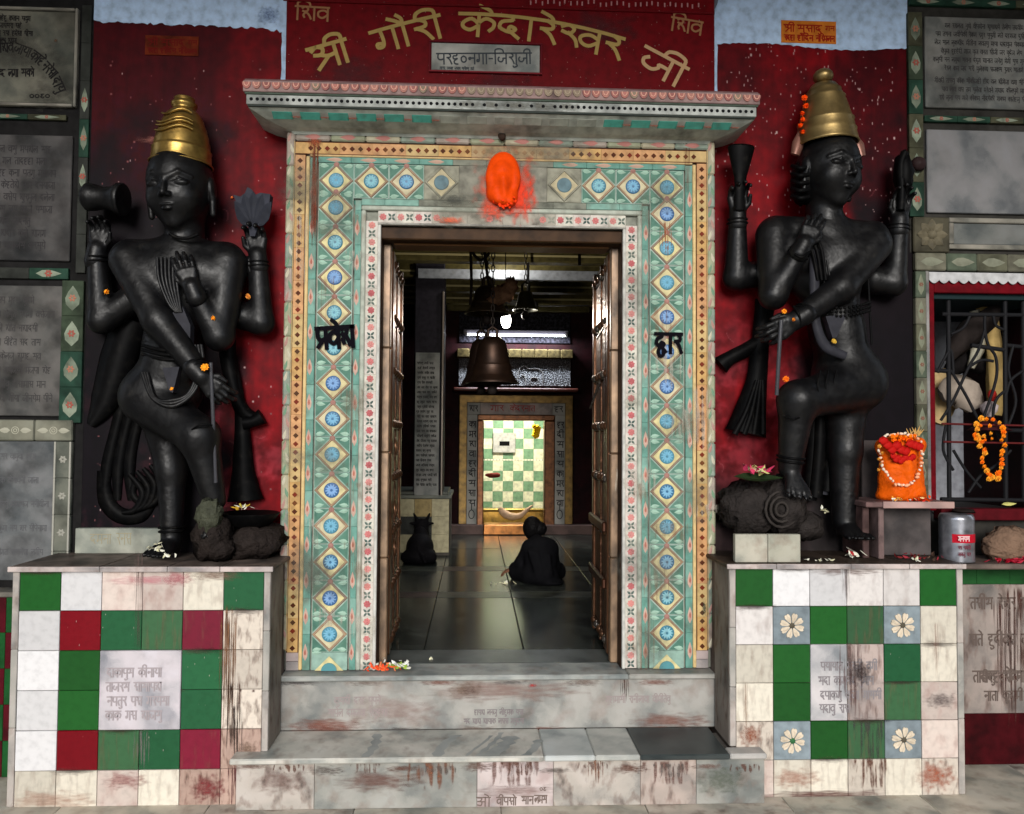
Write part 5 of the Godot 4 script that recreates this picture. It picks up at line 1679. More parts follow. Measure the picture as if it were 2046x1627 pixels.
	for k in loop.size():
		var a: Array = loop[k]
		var b: Array = loop[(k + 1) % loop.size()]
		for s in 2:
			if k >= 1 and k < 5 and s == 1:
				continue
			var p := W(lerpf(a[0], b[0], s * 0.5) + r.randf_range(-4, 4), lerpf(a[1], b[1], s * 0.5) + r.randf_range(-2, 2), 0.0)
			part("marigold", fmesh, oranges[r.randi() % 3], gl, p, Vector3(r.randf() * 0.8, r.randf() * 0.8, r.randf() * 3.0), Vector3.ONE * r.randf_range(0.7, 1.05))
	for k in 9:
		part("marigold", fmesh, oranges[k % 3], gl, W(1955 + r.randf_range(-8, 26), 880 + r.randf_range(-38, 12) * (0.3 if k > 4 else 1.0), 0.012), Vector3(r.randf(), r.randf(), r.randf()), Vector3.ONE * r.randf_range(0.5, 0.85))
	var lp := M.new()
	lp.leaf(W(2002, 1008, 0.07), Vector3(0.085, 0.005, 0), 0.03, Vector3(0, 0.8, 0.6), 0.006)
	lone("leaf_cup", lp.done(), mat(190, 186, 110, 0.6), "small pale yellow leaf lying on the window sill", "leaf", Vector3.ZERO)


func smooth_path(p: Array) -> Array:
	var out := []
	for k in p.size() - 1:
		var a: Vector3 = p[k]
		var b: Vector3 = p[k + 1]
		for s in 5:
			out.append(a.cubic_interpolate(b, p[maxi(k - 1, 0)], p[mini(k + 2, p.size() - 1)], s / 5.0))
	out.append(p[-1])
	return out


func marigold() -> ArrayMesh:     # a ruffled flower head about 3 cm across
	if not meshes.has("marigold"):
		var m := M.new()
		var r := RandomNumberGenerator.new()
		r.seed = 2
		for ring in 3:
			var n: int = [9, 7, 4][ring]
			for k in n:
				var a := TAU * k / n + ring * 0.4 + r.randf() * 0.3
				var d := Vector3(cos(a), sin(a), 0)
				m.leaf(d * 0.002 + Vector3(0, 0, 0.004 * ring), d * [0.017, 0.013, 0.007][ring] + Vector3(0, 0, [0.004, 0.009, 0.012][ring]), 0.012, Vector3(0, 0, 1), 0.002)
		m.blob(Vector3(0, 0, 0.002), Vector3(0.012, 0.012, 0.008), noise(3, 0.04), 0.2, 1.0, 10)
		meshes["marigold"] = m.done()
	return meshes["marigold"]


# ---------------------------------------------------------------- door leaves and the hall behind
func build_doors() -> void:
	var wood := mat(58, 38, 28, 0.5, "mottle", "soot", Vector3(1, 1, 1))
	var fr := thing("door_case", "dark brown timber door case inside the tiled doorway", "door case", Vector3(0, 0.54, 0))
	slab("post", Vector3(-0.667, 0.5335, 0.0), Vector3(-0.654, 2.85, 0.098), wood, fr, 0.006)
	slab("post", Vector3(0.654, 0.5335, 0.0), Vector3(0.667, 2.85, 0.098), wood, fr, 0.006)
	var clad := mat(164, 134, 106, 0.42, "mottle", "grime", Vector3(1.4, 0.7, 1.4), 0.35)
	for s in [-1.0, 1.0]:
		for k in 4:
			slab("copper_strip", Vector3(s * 0.6415 - 0.0265, 0.534 + k * 0.579, -0.06), Vector3(s * 0.6415 + 0.0265, 0.534 + k * 0.579 + 0.577, -0.001), clad, fr, 0.006)
	slab("reveal", Vector3(-0.85, 0.53, -0.3), Vector3(-0.705, 3.1, -0.0205), wood, fr, 0.004)
	slab("reveal", Vector3(0.705, 0.53, -0.3), Vector3(0.85, 3.1, -0.0205), wood, fr, 0.004)
	slab("reveal", Vector3(-0.7045, 2.93, -0.3), Vector3(0.7045, 3.1, -0.0205), wood, fr, 0.004)
	slab("head", Vector3(-0.667, 2.851, -0.14), Vector3(0.667, 2.921, 0.096), mat(74, 52, 34, 0.45, "mottle", "soot", Vector3(1, 1, 1)), fr, 0.006)
	slab("fillet", Vector3(-0.6, 2.838, -0.12), Vector3(0.6, 2.8505, 0.02), mat(96, 66, 40, 0.4), fr, 0.003)
	var copper := mat(122, 86, 64, 0.34, "mottle", "soot", Vector3(1.6, 1.0, 1.6), 0.8, 0.3)
	var copper2 := mat(142, 102, 76, 0.3, "mottle", "rust_light", Vector3(2, 1, 2), 0.8, 0.12)
	var dark := mat(84, 52, 36, 0.35, "mottle", "soot", Vector3(1, 1, 1), 0.7)
	var steel := mat(180, 170, 160, 0.25, "mottle", "", Vector3.ONE, 0.9)
	var dome := M.new()
	dome.lathe(Vector3.ZERO, [Vector2(0.024, 0.0), Vector2(0.022, 0.008), Vector2(0.012, 0.017), Vector2(0, 0.02)], 12)
	var stud := dome.done()
	var ring := M.new()
	var rp := []
	for k in 17:
		rp.append(Vector3(0, cos(TAU * k / 16.0) * 0.045, sin(TAU * k / 16.0) * 0.045))
	ring.tube(rp, [0.007], 7)
	var ring_mesh := ring.done()
	for s in [-1.0, 1.0]:
		var d := thing("door_leaf", ["copper clad door leaf opened inwards on the left, with ring handles", "copper clad door leaf opened inwards on the right, with dark cross bars"][0 if s < 0 else 1], "door", Vector3(s * 0.64, 0.56, -0.07))
		d.rotation.y = s * deg_to_rad(-0.4 if s < 0 else -0.8)
		# the leaf lies along -z from its hinge; inner face looks to the middle of the doorway
		var xi: float = s * 0.611      # inner face
		var xo: float = s * 0.65
		var L := 0.64
		var z1 := -0.078
		var k := func(a: Vector3, b: Vector3) -> Array: return [a.min(b), a.max(b)]
		var add := func(called: String, a: Vector3, b: Vector3, m: Material, e: float) -> MeshInstance3D:
			var lo := a.min(b)
			var hi := a.max(b)
			return part(called, block(lo, hi, e), m, d, (lo + hi) * 0.5)
		add.call("core", Vector3(xi + s * 0.014, 0.56, z1), Vector3(xo, 2.835, z1 - L), mat(70, 44, 32, 0.5, "mottle"), 0.004)
		# stiles down the length and rails across
		add.call("edge_stile", Vector3(xi - s * 0.004, 0.562, z1 + 0.012), Vector3(xo + s * 0.001, 2.834, z1 - 0.06), copper2, 0.008)
		add.call("stile", Vector3(xi, 0.563, z1 - 0.1), Vector3(xi + s * 0.013, 2.832, z1 - 0.16), copper, 0.007)
		add.call("stile", Vector3(xi, 0.563, z1 - 0.3), Vector3(xi + s * 0.013, 2.832, z1 - 0.345), copper, 0.007)
		add.call("stile", Vector3(xi - s * 0.004, 0.563, z1 - L + 0.06), Vector3(xi + s * 0.013, 2.832, z1 - L), copper2, 0.007)
		for r in 8:
			var y := 0.6 + r * 0.305
			add.call("rail", Vector3(xi + s * 0.003, y, z1 - 0.0605), Vector3(xi + s * 0.0135, y + 0.055, z1 - L + 0.0605), dark if s > 0 else copper, 0.005)
			for q in 5:
				var zz := z1 - 0.08 - q * 0.12
				var sd := part("stud", stud, steel if (q + r) % 3 == 0 and s > 0 else copper2, d, Vector3(xi + s * 0.001, y + 0.0275, zz), Vector3(0, 0, PI / 2 * s))
			if r < 7:
				for q in 3:
					var za: float = z1 - [0.065, 0.165, 0.35][q]
					var zb: float = z1 - [0.098, 0.298, 0.575][q]
					add.call("panel", Vector3(xi + s * 0.0085, y + 0.062, za), Vector3(xi + s * 0.0138, y + 0.298, zb), copper, 0.004)
		if s < 0:
			for y in [1.36, 1.72, 1.14]:
				part("ring_handle", ring_mesh, copper2, d, Vector3(xi - s * 0.016, y, z1 - 0.13), Vector3(0, 0, 0.1))
		else:
			var bolt := M.new()
			bolt.tube([Vector3(xi - 0.03, 2.1, z1 - 0.12), Vector3(xi - 0.05, 2.0, z1 - 0.25), Vector3(xi - 0.05, 1.96, z1 - 0.36)], [0.008], 7)
			part("bolt", bolt.done(), steel, d)
			var b2 := M.new()
			b2.tube([Vector3(xi - 0.012, 2.42, z1 - 0.05), Vector3(xi - 0.02, 2.38, z1 - 0.3)], [0.006], 7)
			part("hasp", b2.done(), steel, d)
			for y in [1.24, 0.92]:
				add.call("cross_bar", Vector3(xi - s * 0.028, y, z1 - 0.02), Vector3(xi - s * 0.002, y + 0.06, z1 - L + 0.02), dark, 0.01)


func build_hall() -> void:
	var fl := Node3D.new()
	fl.name = "hall_floor"
	add_child(fl)
	fl.set_meta("kind", "structure")
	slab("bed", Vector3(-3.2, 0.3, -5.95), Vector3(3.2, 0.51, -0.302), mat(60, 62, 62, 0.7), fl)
	var xs := [-3.2, -2.4, -1.6, -0.98, -0.43, 0.155, 0.85, 1.6, 2.4, 3.2]
	var zs := [-0.302, -1.82, -2.06, -3.05, -3.3, -4.5, -5.95]
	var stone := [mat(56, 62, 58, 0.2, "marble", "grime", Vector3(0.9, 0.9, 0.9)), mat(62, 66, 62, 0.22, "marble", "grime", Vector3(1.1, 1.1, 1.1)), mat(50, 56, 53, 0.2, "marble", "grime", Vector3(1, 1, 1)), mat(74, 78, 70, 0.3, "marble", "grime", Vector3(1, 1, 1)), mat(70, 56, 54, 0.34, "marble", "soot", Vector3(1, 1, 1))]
	for a in 9:
		for b in 6:
			var k: int = (a * 3 + b * 2) % 3
			if b == 1 or b == 3:
				k = 3 if (a + b) % 3 != 1 else 4
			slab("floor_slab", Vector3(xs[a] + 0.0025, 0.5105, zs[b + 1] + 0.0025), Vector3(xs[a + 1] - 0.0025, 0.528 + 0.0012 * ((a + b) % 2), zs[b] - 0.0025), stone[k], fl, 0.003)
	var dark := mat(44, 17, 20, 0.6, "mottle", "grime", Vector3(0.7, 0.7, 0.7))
	var h := thing("hall_walls", "dim maroon side walls and back wall of the inner hall", "wall", Vector3(0, 0.5, -3))
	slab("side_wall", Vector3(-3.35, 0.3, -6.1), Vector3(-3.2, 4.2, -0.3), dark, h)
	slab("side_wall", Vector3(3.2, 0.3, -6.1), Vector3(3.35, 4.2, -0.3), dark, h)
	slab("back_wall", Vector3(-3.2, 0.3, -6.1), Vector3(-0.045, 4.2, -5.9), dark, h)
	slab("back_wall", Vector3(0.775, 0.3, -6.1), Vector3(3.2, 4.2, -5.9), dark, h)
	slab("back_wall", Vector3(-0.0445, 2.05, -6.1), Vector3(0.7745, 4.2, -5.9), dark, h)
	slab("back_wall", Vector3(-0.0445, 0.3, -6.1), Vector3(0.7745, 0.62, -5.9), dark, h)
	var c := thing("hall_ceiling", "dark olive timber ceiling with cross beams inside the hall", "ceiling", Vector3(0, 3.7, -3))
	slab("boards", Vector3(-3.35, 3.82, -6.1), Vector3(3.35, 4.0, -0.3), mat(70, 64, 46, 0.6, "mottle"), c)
	var olive := mat(92, 84, 50, 0.45, "mottle", "soot", Vector3(1, 1, 1))
	for k in 7:
		var z := -1.2 - k * 0.72
		slab("beam", Vector3(-3.19, 3.55 - 0.02 * k, z - 0.16), Vector3(3.19, 3.82, z), olive, c, 0.012)
		slab("bead", Vector3(-3.19, 3.6 - 0.02 * k, z + 0.001), Vector3(3.19, 3.622 - 0.02 * k, z + 0.014), mat(150, 140, 100, 0.35), c, 0.004)
	slab("pale_board", Vector3(-0.75, 3.42, -3.92), Vector3(1.3, 3.52, -3.9), mat(140, 144, 150, 0.4, "mottle"), c)
	# stepped cornice along the head of the back wall
	for k in 4:
		slab("cornice_step", Vector3(-0.52, 3.38 + k * 0.1, -5.88), Vector3(1.32, 3.46 + k * 0.1, -5.8 + k * 0.06), olive, c, 0.01)
		slab("bead", Vector3(-0.52, 3.462 + k * 0.1, -5.88), Vector3(1.32, 3.476 + k * 0.1, -5.79 + k * 0.06), mat(180, 172, 120, 0.35), c, 0.004)
	build_inner_door()
	# left column with a long inscribed slab
	var col := thing("inscribed_column", "tall square pillar faced with a long marble inscription, left inside the hall", "pillar", Vector3(-0.63, 0.53, -4.1))
	slab("shaft", Vector3(-0.79, 0.53, -4.4), Vector3(-0.475, 3.8, -4.02), mat(40, 38, 44, 0.5, "mottle"), col, 0.01)
	slab("marble_face", Vector3(-0.775, 1.15, -4.0195), Vector3(-0.52, 2.65, -4.0), mat(150, 152, 150, 0.45, "marble", "soot", Vector3(0.6, 0.6, 0.6)), col, 0.004)
	slab("edge_bead", Vector3(-0.5, 0.6, -4.0195), Vector3(-0.478, 3.3, -3.99), mat(130, 120, 110, 0.3, "", "", Vector3.ONE, 0.5), col, 0.006)
	var tm := M.new()
	scribble(tm, Vector3(-0.76, 2.55, -3.9988), 0.22, 26, 0.051, 0.022, 0.0045, 0.1, 90)
	part("lettering", tm.done(), mat(60, 60, 60, 0.7), col)
	# low tiled seat on the left with a small bull in front of it
	var seat := thing("tiled_altar", "low cream and dark tiled altar bench on the left of the hall", "altar", Vector3(-0.8, 0.53, -4.2))
	slab("block", Vector3(-1.9, 0.53, -4.9), Vector3(-0.405, 1.12, -3.985), mat(90, 86, 80, 0.6, "mottle"), seat)
	slab("top_slab", Vector3(-1.92, 1.121, -4.9), Vector3(-0.385, 1.155, -3.96), mat(116, 120, 112, 0.35, "marble"), seat, 0.006)
	slab("top_slab", Vector3(-1.88, 1.156, -4.85), Vector3(-0.42, 1.19, -4.02), mat(86, 90, 84, 0.35, "marble"), seat, 0.006)
	var tc := [mat(186, 178, 144, 0.3, "mottle"), mat(52, 54, 50, 0.3, "mottle"), mat(168, 148, 100, 0.3, "mottle")]
	for row in 3:
		for colm in 8:
			var xa := -0.406 - (colm + 1) * 0.18
			var pick: int = [[0, 2, 0, 1, 0, 1, 0, 1], [0, 1, 1, 0, 1, 0, 1, 0], [0, 1, 0, 0, 1, 0, 1, 0]][row][colm]
			slab("tile", Vector3(xa + 0.001, 0.935 - row * 0.186, -3.9845), Vector3(xa + 0.179, 1.12 - row * 0.186, -3.973), tc[pick], seat, 0.002)
	build_bull()
	build_bells()
	build_lamps()


func build_inner_door() -> void:
	var d := thing("inner_doorway", "small carved marble and brass doorway of the inner shrine at the back", "doorway", Vector3(0.37, 0.6, -5.8))
	var grey_m := mat(168, 168, 164, 0.45, "marble")
	var brass := mat(150, 118, 58, 0.4, "mottle", "soot", Vector3(2, 2, 2), 0.5)
	slab("gold_border", Vector3(-0.345, 0.655, -5.899), Vector3(-0.245, 2.3, -5.8), brass, d, 0.006)
	slab("gold_border", Vector3(1.01, 0.655, -5.899), Vector3(1.11, 2.3, -5.8), brass, d, 0.006)
	slab("gold_border", Vector3(-0.345, 2.2005, -5.899), Vector3(1.11, 2.3, -5.799), brass, d, 0.006)
	slab("marble_jamb", Vector3(-0.2445, 0.655, -5.899), Vector3(-0.115, 2.05, -5.805), grey_m, d, 0.005)
	slab("marble_jamb", Vector3(0.88, 0.655, -5.899), Vector3(1.0095, 2.05, -5.805), grey_m, d, 0.005)
	slab("corner_block", Vector3(-0.2445, 2.051, -5.899), Vector3(-0.08, 2.2, -5.804), grey_m, d, 0.005)
	slab("corner_block", Vector3(0.845, 2.051, -5.899), Vector3(1.0095, 2.2, -5.804), grey_m, d, 0.005)
	slab("marble_lintel", Vector3(-0.078, 2.051, -5.899), Vector3(0.843, 2.2, -5.805), mat(196, 180, 176, 0.45, "marble"), d, 0.005)
	var copper := mat(128, 84, 54, 0.35, "mottle", "soot", Vector3(2, 2, 2), 0.7)
	slab("copper_case", Vector3(-0.114, 0.62, -5.98), Vector3(-0.03, 1.975, -5.79), copper, d, 0.012)
	slab("copper_case", Vector3(0.745, 0.62, -5.98), Vector3(0.879, 1.975, -5.79), copper, d, 0.012)
	slab("copper_case", Vector3(-0.114, 1.976, -5.98), Vector3(0.879, 2.05, -5.79), copper, d, 0.012)
	slab("copper_step", Vector3(-0.03, 0.53, -5.99), Vector3(0.745, 0.66, -5.7), mat(170, 110, 56, 0.3, "mottle", "soot", Vector3(2, 2, 2), 0.8), d, 0.012)
	slab("marble_plinth", Vector3(-0.55, 0.53, -5.899), Vector3(-0.031, 0.653, -5.74), mat(110, 92, 88, 0.4, "marble"), d, 0.006)
	slab("marble_plinth", Vector3(0.746, 0.53, -5.899), Vector3(1.5, 0.653, -5.74), mat(110, 92, 88, 0.4, "marble"), d, 0.006)
	var ink := mat(48, 46, 48, 0.6)
	var tm := M.new()
	for s in [0, 1]:
		var x0: float = [-0.235, 0.89][s]
		for k in 9:
			write(tm, ["k A", "m r", "sh", "v A", "h r", "d I", "bh", "s A", "y"][(k + s * 4) % 9], Vector3(x0 + 0.015, 1.96 - k * 0.125, -5.8038), Vector3(x0 + 0.105, 1.96 - k * 0.125, -5.8038), 0.075, 0.012)
		# a vase drawn at the foot
		var pts := PackedVector3Array()
		for k in 17:
			pts.append(Vector3(x0 + 0.055 + sin(TAU * k / 16.0) * 0.035, 0.78 + cos(TAU * k / 16.0) * 0.055, -5.8038))
		tm.strokes([pts, PackedVector3Array([Vector3(x0 + 0.055, 0.84, -5.8038), Vector3(x0 + 0.055, 0.92, -5.8038)])], 0.011)
	write(tm, "sh r", Vector3(-0.22, 2.16, -5.8028), Vector3(-0.11, 2.16, -5.8028), 0.07, 0.01)
	write(tm, "h r", Vector3(0.87, 2.16, -5.8028), Vector3(0.98, 2.16, -5.8028), 0.07, 0.01)
	part("lettering", tm.done(), ink, d)
	var tm2 := M.new()
	write(tm2, "g A r", Vector3(0.05, 2.165, -5.8038), Vector3(0.22, 2.165, -5.8038), 0.07, 0.009)
	write(tm2, "k E d r n A th".replace("th", "t"), Vector3(0.3, 2.165, -5.8038), Vector3(0.62, 2.165, -5.8038), 0.07, 0.009)
	part("lettering", tm2.done(), mat(170, 60, 60, 0.6), d)
	# shelf moulding, carved silver panel and gilt cornice above
	slab("shelf_moulding", Vector3(-0.42, 2.345, -5.899), Vector3(1.17, 2.39, -5.72), mat(92, 46, 36, 0.35, "mottle"), d, 0.012)
	var silver := mat(150, 152, 156, 0.42, "carved", "", Vector3.ONE, 0.4)
	silver = silver.duplicate()
	silver.heightmap_enabled = true
	silver.heightmap_texture = tex["carved"]
	silver.heightmap_scale = 2.0
	silver.uv1_scale = Vector3.ONE * 4.0
	slab("carved_panel", Vector3(-0.36, 2.42, -5.899), Vector3(1.08, 2.77, -5.81), silver, d, 0.006)
	slab("carved_panel", Vector3(-0.36, 2.98, -5.899), Vector3(1.08, 3.37, -5.86), mat(62, 60, 70, 0.6, "carved"), d, 0.006)
	for k in 9:
		slab("gilt_block", Vector3(-0.385 + k * 0.166, 2.775, -5.899), Vector3(-0.385 + k * 0.166 + 0.164, 2.89, -5.76), mat(92, 80, 50, 0.55, "mottle", "grime", Vector3(3, 3, 3), 0.2), d, 0.012)
	# two elephants in low relief on the panel
	var el := M.new()
	for s in [0, 1]:
		var ex: float = [0.02, 0.6][s]
		var f := 1.0 if s == 0 else -1.0
		var line := func(pts: Array) -> void:
			var q := []
			for p in pts:
				q.append(Vector3(ex + p[0] * f, 2.44 + p[1], -5.805))
			el.tube(smooth_path(q), [0.006], 6)
		line.call([[-0.12, 0.0], [-0.12, 0.14], [-0.06, 0.2], [0.06, 0.2], [0.12, 0.24], [0.18, 0.2], [0.2, 0.1], [0.22, 0.02]])
		line.call([[-0.06, 0.0], [-0.05, 0.08], [0.03, 0.08], [0.04, 0.0]])
		line.call([[0.1, 0.0], [0.11, 0.1], [0.16, 0.12]])
	part("elephant_relief", el.done(), mat(130, 128, 126, 0.5, "mottle"), d)
	# the shrine room: checkered tile wall, floor and sides
	var r := thing("shrine_room", "lit shrine room with a green and cream checkered tile wall", "room", Vector3(0.4, 0.7, -7.6))
	slab("back", Vector3(-0.9, 0.5, -7.8), Vector3(1.7, 2.6, -7.62), mat(170, 170, 150, 0.6), r)
	slab("side", Vector3(-1.05, 0.5, -7.8), Vector3(-0.9, 2.6, -6.1), mat(200, 200, 180, 0.6, "mottle"), r)
	slab("side", Vector3(1.7, 0.5, -7.8), Vector3(1.85, 2.6, -6.1), mat(200, 200, 180, 0.6, "mottle"), r)
	slab("ceiling", Vector3(-1.05, 2.6, -7.8), Vector3(1.85, 2.75, -6.1), mat(180, 180, 160, 0.6), r)
	slab("floor", Vector3(-1.05, 0.35, -7.8), Vector3(1.85, 0.6, -6.1), mat(140, 130, 100, 0.4, "marble"), r)
	var cream := mat(226, 226, 198, 0.3, "mottle")
	var green := mat(120, 158, 126, 0.3, "mottle")
	for row in 12:
		for c in 9:
			var x := -0.18 + c * 0.153
			var y := 0.64 + row * 0.153 + (0.025 if row > 4 else 0.0)
			slab("wall_tile", Vector3(x + 0.001, y + 0.001, -7.6195), Vector3(x + 0.152, y + 0.152, -7.61), green if (row + c + (1 if row > 4 else 0)) % 2 else cream, r, 0.0015)
	for k in 30:
		slab("dado_bead", Vector3(-0.18 + k * 0.046, 1.406, -7.6195), Vector3(-0.18 + k * 0.046 + 0.036, 1.428, -7.602), mat(226, 226, 206, 0.3), r, 0.004)
	var box := thing("collection_box", "small silver metal box with a dark slot on the shrine wall", "box", W(1007, 890, -7.55))
	var a := W(985, 865, -7.55)
	var b := W(1030, 905, -7.55)
	slab("case", Vector3(a.x, b.y, -7.609), Vector3(b.x, a.y, -7.55), mat(190, 190, 184, 0.3, "mottle", "", Vector3.ONE, 0.4), box, 0.006)
	var s0 := W(998, 882, -7.549)
	var s1 := W(1018, 891, -7.549)
	slab("slot", Vector3(s0.x, s1.y, -7.551), Vector3(s1.x, s0.y, -7.546), mat(12, 12, 12, 0.8), box, 0.001)
	# brass basin wall at the foot of the shrine, with cloth hung over it
	var bs := thing("brass_rail", "low brass rail round the shrine pit", "rail", Vector3(0.37, 0.62, -6.3))
	slab("rail", Vector3(-0.5, 0.6, -6.5), Vector3(1.3, 0.78, -6.35), mat(176, 140, 60, 0.3, "mottle", "soot", Vector3(2, 2, 2), 0.7), bs, 0.02)
	slab("rail_top", Vector3(-0.5, 0.781, -6.52), Vector3(1.3, 0.8, -6.33), mat(196, 164, 84, 0.25, "mottle", "", Vector3.ONE, 0.7), bs, 0.006)
	var cl := M.new()
	var nz := noise(23, 0.03, 3)
	var pts := [W(998, 1015, -6.3), W(1008, 1026, -6.28), W(1022, 1032, -6.27), W(1040, 1030, -6.27), W(1054, 1018, -6.28), W(1064, 1010, -6.3)]
	cl.tube(smooth_path(pts), [0.02, 0.03, 0.04, 0.045, 0.05, 0.05, 0.055, 0.055, 0.05, 0.05, 0.05, 0.05, 0.045, 0.04, 0.04, 0.04, 0.035, 0.03, 0.03, 0.03, 0.025, 0.02, 0.02, 0.015, 0.01, 0.01], 9, 0.6)
	lone("hung_cloth", cl.done(), mat(206, 176, 150, 0.8, "mottle"), "pale pinkish cloth slung over the brass rail of the shrine", "cloth")
	var rd := M.new()
	rd.blob(W(985, 950, -6.0), Vector3(0.1, 0.035, 0.05), nz, 0.5, 1.0, 14)
	lone("cloth_knot", rd.done(), mat(120, 50, 40, 0.7), "small reddish brown cloth knot at the left jamb of the shrine door", "cloth")
	var ye := M.new()
	for k in 14:
		ye.blob(W(1072 + (k * 7 % 11) - 5, 852 + k * 1.6, -6.4), Vector3(0.03, 0.03, 0.03), nz, 0.3, 1.0, 8)
	lone("yellow_garland", ye.done(), mat(216, 176, 20, 0.7), "short yellow flower garland hanging at the right of the shrine door", "garland")


func build_bull() -> void:
	# a small dark bull lying with its back to the door, ears and horns up
	var at := Vector3(-0.68, 0.53, -3.6)
	var f := Field.new(at + Vector3(-0.3, -0.01, -0.5), at + Vector3(0.3, 0.6, 0.4), 0.011)
	f.ell(at + Vector3(0, 0.17, 0.0), Vector3(0.17, 0.18, 0.3), 0.05)
	f.ell(at + Vector3(0, 0.09, 0.18), Vector3(0.2, 0.11, 0.15), 0.05)
	f.cap(at + Vector3(0, 0.25, -0.2), at + Vector3(0, 0.4, -0.3), 0.11, 0.085, 0.05)
	f.ell(at + Vector3(0, 0.33, -0.08), Vector3(0.08, 0.09, 0.09), 0.05)
	f.cap(at + Vector3(0, 0.42, -0.32), at + Vector3(0, 0.34, -0.44), 0.08, 0.055, 0.03)
	for s in [-1.0, 1.0]:
		f.cap(at + Vector3(s * 0.05, 0.46, -0.3), at + Vector3(s * 0.1, 0.56, -0.28), 0.026, 0.014, 0.02)
		f.cap(at + Vector3(s * 0.07, 0.43, -0.3), at + Vector3(s * 0.15, 0.44, -0.29), 0.03, 0.012, 0.02)
		f.cap(at + Vector3(s * 0.15, 0.08, 0.2), at + Vector3(s * 0.17, 0.04, -0.1), 0.07, 0.04, 0.03)
		f.cap(at + Vector3(s * 0.13, 0.07, -0.25), at + Vector3(s * 0.14, 0.03, -0.45), 0.05, 0.035, 0.03)
	f.chain([at + Vector3(0, 0.2, 0.29), at + Vector3(0.05, 0.12, 0.33), at + Vector3(0.09, 0.04, 0.32)], [0.02, 0.016, 0.02], 0.02)
	var m := M.new()
	f.mesh(m)
	var o := thing("bull_statue", "small dark stone bull lying before the tiled altar with its ears up", "statue", at)
	part("body", m.done(), mat(20, 19, 22, 0.7, "mottle"), o)
	o.scale = Vector3.ONE * 0.8


func bell(called: String, label: String, at: Vector3, high: float, rad: float, m: Material, chain_to: float) -> Node3D:
	var b := thing(called, label, "bell", at, "bells hung in the hall")
	var prof := [Vector2(0.0, high), Vector2(rad * 0.3, high), Vector2(rad * 0.46, high * 0.93), Vector2(rad * 0.54, high * 0.8), Vector2(rad * 0.6, high * 0.6), Vector2(rad * 0.66, high * 0.42), Vector2(rad * 0.7, high * 0.4), Vector2(rad * 0.72, high * 0.36), Vector2(rad * 0.7, high * 0.32), Vector2(rad * 0.78, high * 0.18), Vector2(rad * 0.82, high * 0.15), Vector2(rad * 0.92, high * 0.06), Vector2(rad, 0.0), Vector2(rad * 0.94, -high * 0.01), Vector2(rad * 0.8, high * 0.1), Vector2(rad * 0.5, high * 0.6), Vector2(0, high * 0.7)]
	prof.reverse()
	var bm := M.new()
	bm.lathe(at, prof, 28)
	part("bell_body", bm.done(), m, b)
	var cr := M.new()
	cr.tube([at + Vector3(-0.03, high, 0), at + Vector3(-0.03, high + 0.05, 0), at + Vector3(0, high + 0.075, 0), at + Vector3(0.03, high + 0.05, 0), at + Vector3(0.03, high, 0)], [0.012], 7)
	part("crown_loop", cr.done(), m, b)
	var cp := M.new()
	cp.tube([at + Vector3(0, high * 0.7, 0), at + Vector3(0, 0.0, 0)], [0.01], 6)
	cp.lathe(at + Vector3(0, -0.05, 0), [Vector2(0, -0.03), Vector2(0.03, -0.02), Vector2(0.036, 0.01), Vector2(0.02, 0.035), Vector2(0, 0.04)], 12)
	part("clapper", cp.done(), mat(40, 34, 32, 0.5), b)
	var ch := M.new()
	var n := maxi(2, int((chain_to - at.y - high) / 0.045))
	for k in n:
		var y := at.y + high + 0.07 + k * 0.045
		if y > chain_to:
			break
		var pts := []
		for q in 9:
			var an := TAU * q / 8.0
			pts.append(Vector3(at.x + (cos(an) * 0.011 if k % 2 else 0.0), y + sin(an) * 0.027, at.z + (0.0 if k % 2 else cos(an) * 0.011)))
		ch.tube(pts, [0.0045], 5)
	part("chain", ch.done(), mat(56, 48, 42, 0.5, "", "", Vector3.ONE, 0.5), b)
	return b


